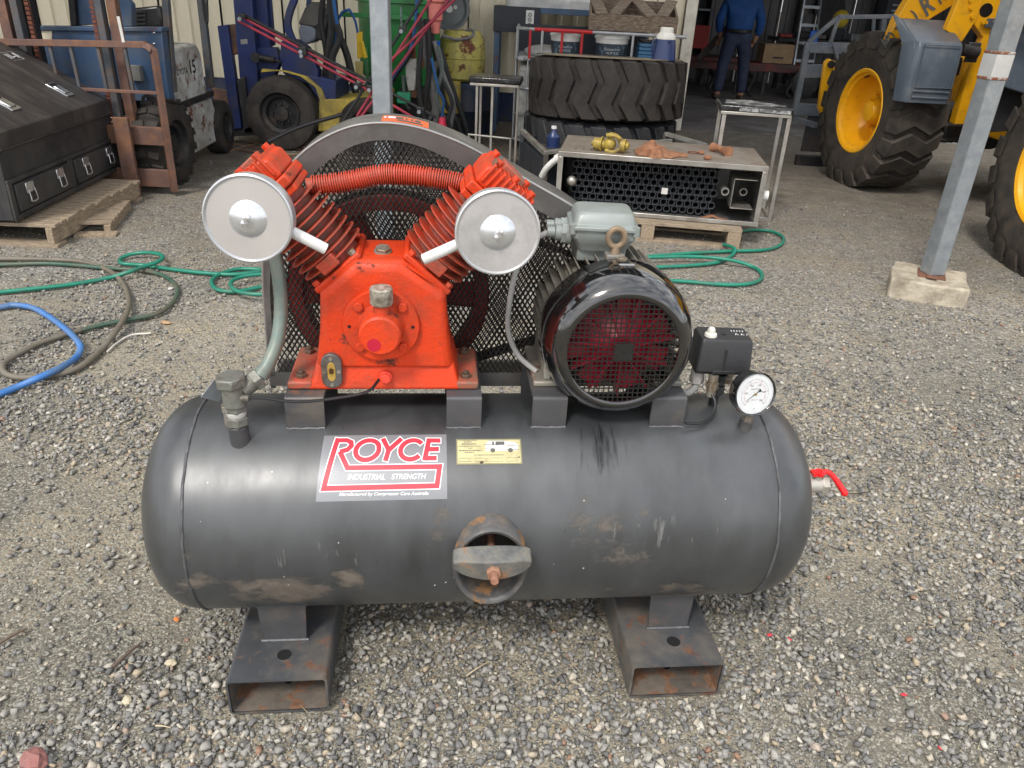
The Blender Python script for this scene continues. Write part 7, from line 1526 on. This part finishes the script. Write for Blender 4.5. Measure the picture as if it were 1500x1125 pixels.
# ================================================================ HOSES AND SMALL THINGS ON THE GRAVEL
m_gh = M('garden_hose_green', (.012, .19, .125), .4, 0, .15, 10, dirt=(.06, .12, .09), dcov=.25, ds=6, bump=.05)
m_gh2 = M('garden_hose_dull', (.035, .10, .068), .5, 0, .2, 10, dirt=(.10, .10, .07), dcov=.4, ds=5, bump=.05)
m_kh = M('hose_khaki', (.13, .115, .085), .6, 0, .15, 8, dirt=(.17, .15, .12), dcov=.35, ds=6, bump=.1)
m_bh = M('hose_bright_blue', (.045, .17, .46), .45, 0, .12, 8, dirt=(.10, .17, .28), dcov=.35, ds=7, bump=.05)
def ground_hose(name, P, r_, m_, lb, lift=None, cat='hose', grp=None):
    pts = []
    for i, (x_, y_) in enumerate(P):
        z_ = r_+.007+(lift[i] if lift else 0); pts.append(G(x_, y_, z_))
    return tag(MB().tube(pts, r_, 10, 8).o(name, m_, None, smooth=60), lb, cat, grp)
ground_hose('garden_hose', [(-60, 392), (0, 388), (60, 386), (105, 388), (160, 393), (205, 396), (235, 402), (254, 414), (260, 428), (250, 446), (228, 460), (190, 468), (150, 476), (118, 484)], .0115, m_gh2, 'dull green garden hose curving round on the gravel left of the tank')
ground_hose('khaki_hose', [(118, 484), (88, 493), (60, 502), (35, 514), (14, 526), (4, 536), (8, 547), (28, 553), (60, 552), (100, 545), (130, 529), (152, 508), (170, 485), (184, 462), (189, 444), (183, 420), (168, 402), (148, 391), (118, 383), (70, 380), (0, 379), (-60, 378)], .0125, m_kh, 'muddy khaki hose looping beneath the blue hose on the left', [0.0]*10+[.0]*2+[.02, .024, .01]+[0]*7)
ground_hose('garden_hose', [(-60, 433), (0, 428), (60, 422), (110, 416), (160, 407), (190, 398), (212, 390), (230, 384), (239, 377), (232, 372), (212, 370), (190, 373), (176, 380), (180, 386), (212, 389), (255, 395), (300, 400), (345, 402), (384, 396), (350, 394), (322, 402), (310, 412), (318, 424), (345, 427), (384, 420)], .0115, m_gh, 'bright green garden hose with a small upright loop, left of the compressor', [0]*5+[.026, .026, .03, .03, .03, .02, .01, .0, .01]+[.0]*11)
ground_hose('garden_hose', [(420, 402), (380, 402), (352, 406), (338, 414), (345, 425), (372, 431), (420, 430)], .0115, m_gh, 'bright green hose coil lying half behind the belt guard', [.024]*7)
ground_hose('garden_hose', [(880, 384), (945, 376), (1010, 371), (1070, 368), (1120, 366), (1143, 359), (1147, 348), (1130, 339), (1105, 337), (1078, 340)], .0115, m_gh, 'bright green hose curving out past the pallet, back strand')
ground_hose('garden_hose', [(880, 398), (950, 392), (1010, 389), (1052, 384), (1072, 374), (1076, 364), (1060, 358)], .0115, m_gh, 'bright green hose running under the pallet, middle strand', [0, 0, 0, 0, 0.0, .024, .01])
ground_hose('garden_hose', [(880, 378), (950, 377), (1020, 376), (1070, 381), (1103, 391), (1116, 402), (1110, 412), (1085, 417), (1045, 416), (1000, 412), (940, 410)], .0115, m_gh, 'bright green hose making the lowest loop right of the motor', [.024]*4+[0]*7)
ground_hose('air_hose', [(-60, 458), (0, 450), (22, 447), (48, 451), (72, 464), (96, 482), (113, 499), (118, 511), (110, 525), (88, 539), (58, 553), (25, 567), (-10, 580), (-60, 592)], .014, m_bh, 'pale blue air hose bent in a curve over the khaki hose', [0]*5+[.012, .024, .012]+[.0, .02, .02, 0, 0, 0])
ground_hose('thin_white_tube', [(157, 515), (172, 502), (192, 491), (221, 488)], .0045, M('white_tubing', (.55, .53, .48), .5), 'short off white plastic tube lying beside the khaki hose', None, 'tube')
ground_hose('black_wire', [(1238, 722), (1255, 723), (1275, 720)], .0016, m_hb, 'thin black wire on the gravel beside the red valve lever', None, 'wire')
def stone(name, px, py, r_, m_, lb, sc=(1, .8, .5), cat='stone'):
    b_ = MB(); b_.ball((0, 0, 0), r_, 9, 6, sc); b_.v = [tuple(Vector(p)*(1+random.uniform(-.14, .14))) for p in b_.v]; o_ = b_.o(name, m_, None, smooth=0); p = G(px, py, .0); o_.location = (p.x, p.y, gh(p.x, p.y)+r_*sc[2]*.6+.004); o_.rotation_euler = (0, 0, random.uniform(0, 6)); return tag(o_, lb, cat)
m_redst = M('red_stone', (.27, .115, .10), .9, 0, .2, 40, dirt=(.20, .12, .11), dcov=.3, ds=50, bump=.4)
stone('red_stone', 52, 1122, .030, m_redst, 'large dull red stone at the bottom left edge of the yard', (1.1, .9, .7))
m_crst = M('cream_stone', (.50, .44, .31), .85, 0, .15, 40, bump=.3)
stone('cream_stone', 187, 1029, .014, m_crst, 'cream coloured stone on the gravel left of the left foot'); stone('cream_stone', 251, 974, .014, m_crst, 'tan cream stone lying between the two left sticks and the foot')
stone('orange_stone', 259, 909, .009, M('orange_stone', (.55, .18, .05), .8), 'small orange stone on the gravel below the tank left end')
for x_, y_, lb in ((1127, 932, 'red plastic scrap nearest the right foot'), (1155, 938, 'red plastic scrap second from the right foot'), (1323, 1020, 'red plastic scrap lying alone on the open gravel'), (1378, 1098, 'red plastic scrap at the bottom right of the yard')):
    stone('plastic_scrap', x_, y_, .006, M('scrap_red', (.6, .03, .05), .5), lb, (1.4, .8, .4), 'plastic scrap')
stone('wood_chip', 243, 474, .022, M('wood_chip', (.42, .27, .15), .8), 'orange brown wood chip on the gravel near the green hose', (1.3, .6, .35), 'wood chip')
stone('white_scrap', 250, 424, .018, M('tag_white', (0, 0, 0)), 'small white scrap lying on the dull green hose bend', (1, .8, .3), 'plastic scrap')
stone('white_scrap', 1158, 345+0, .012, M('tag_white', (0, 0, 0)), 'small white scrap on the ground right of the pallet', (1, .8, .5), 'plastic scrap') if False else None
def stick(a, b_, r_, lb, m_=None): return tag(MB().tube([G(*a, .012), G((a[0]+b_[0])/2, (a[1]+b_[1])/2-1, .016), G(*b_, .012)], r_, 6, 4, rf=lambda u: r_*(1-.5*u)).o('dry_stick', m_ or M('stick_brown', (.13, .095, .07), .85, bump=.3), None), lb, 'stick', 'dry sticks on the gravel')
stick((-6, 945), (40, 920), .006, 'brown stick at the left edge of the gravel'); stick((165, 977), (206, 942), .006, 'dark brown stick left of the left tank foot')
stick((683, 990), (716, 969), .0022, 'pale straw under the tank between the feet', M('straw', (.50, .42, .28), .8)); stick((228, 1063), (250, 1066), .0022, 'short pale straw in front of the left foot', M('straw', (0, 0, 0)))
# short dry grass blades and weeds scattered over the yard
mb = MB()
for i in range(2600):
    if i < 900: cx, cy = random.gauss(-1.85, .45), random.gauss(4.5, .35)
    elif i < 1150: cx, cy = random.gauss(.05, .35), random.gauss(1.9, .15)
    else: cy = random.uniform(.9, 5.5); cx = random.uniform(-1, 1)*(cy*.75+.6)
    L_ = random.uniform(.008, .028); a = random.uniform(0, 2*pi); tl = random.uniform(.1, .9) if i < 1150 else random.uniform(.75, 1.4); w_ = random.uniform(.0006, .0014); z0 = .002 if i < 1150 else .010
    d_ = Vector((cos(a)*sin(tl), sin(a)*sin(tl), cos(tl)))*L_; s_ = Vector((-sin(a), cos(a), 0))*w_; p = Vector((cx, cy, z0)); mb.add([p-s_, p+s_, p+d_], [(0, 1, 2)])
h_ = mb.o('grass_blades', M('grass_dull', (.13, .15, .045), .8, var=.35, vs=2, dirt=(.38, .31, .19), dcov=.5, ds=3, bump=0), None, smooth=0); h_['kind'] = 'stuff'; tag(h_, 'sparse short grass and straw scattered over the gravel yard', 'grass')
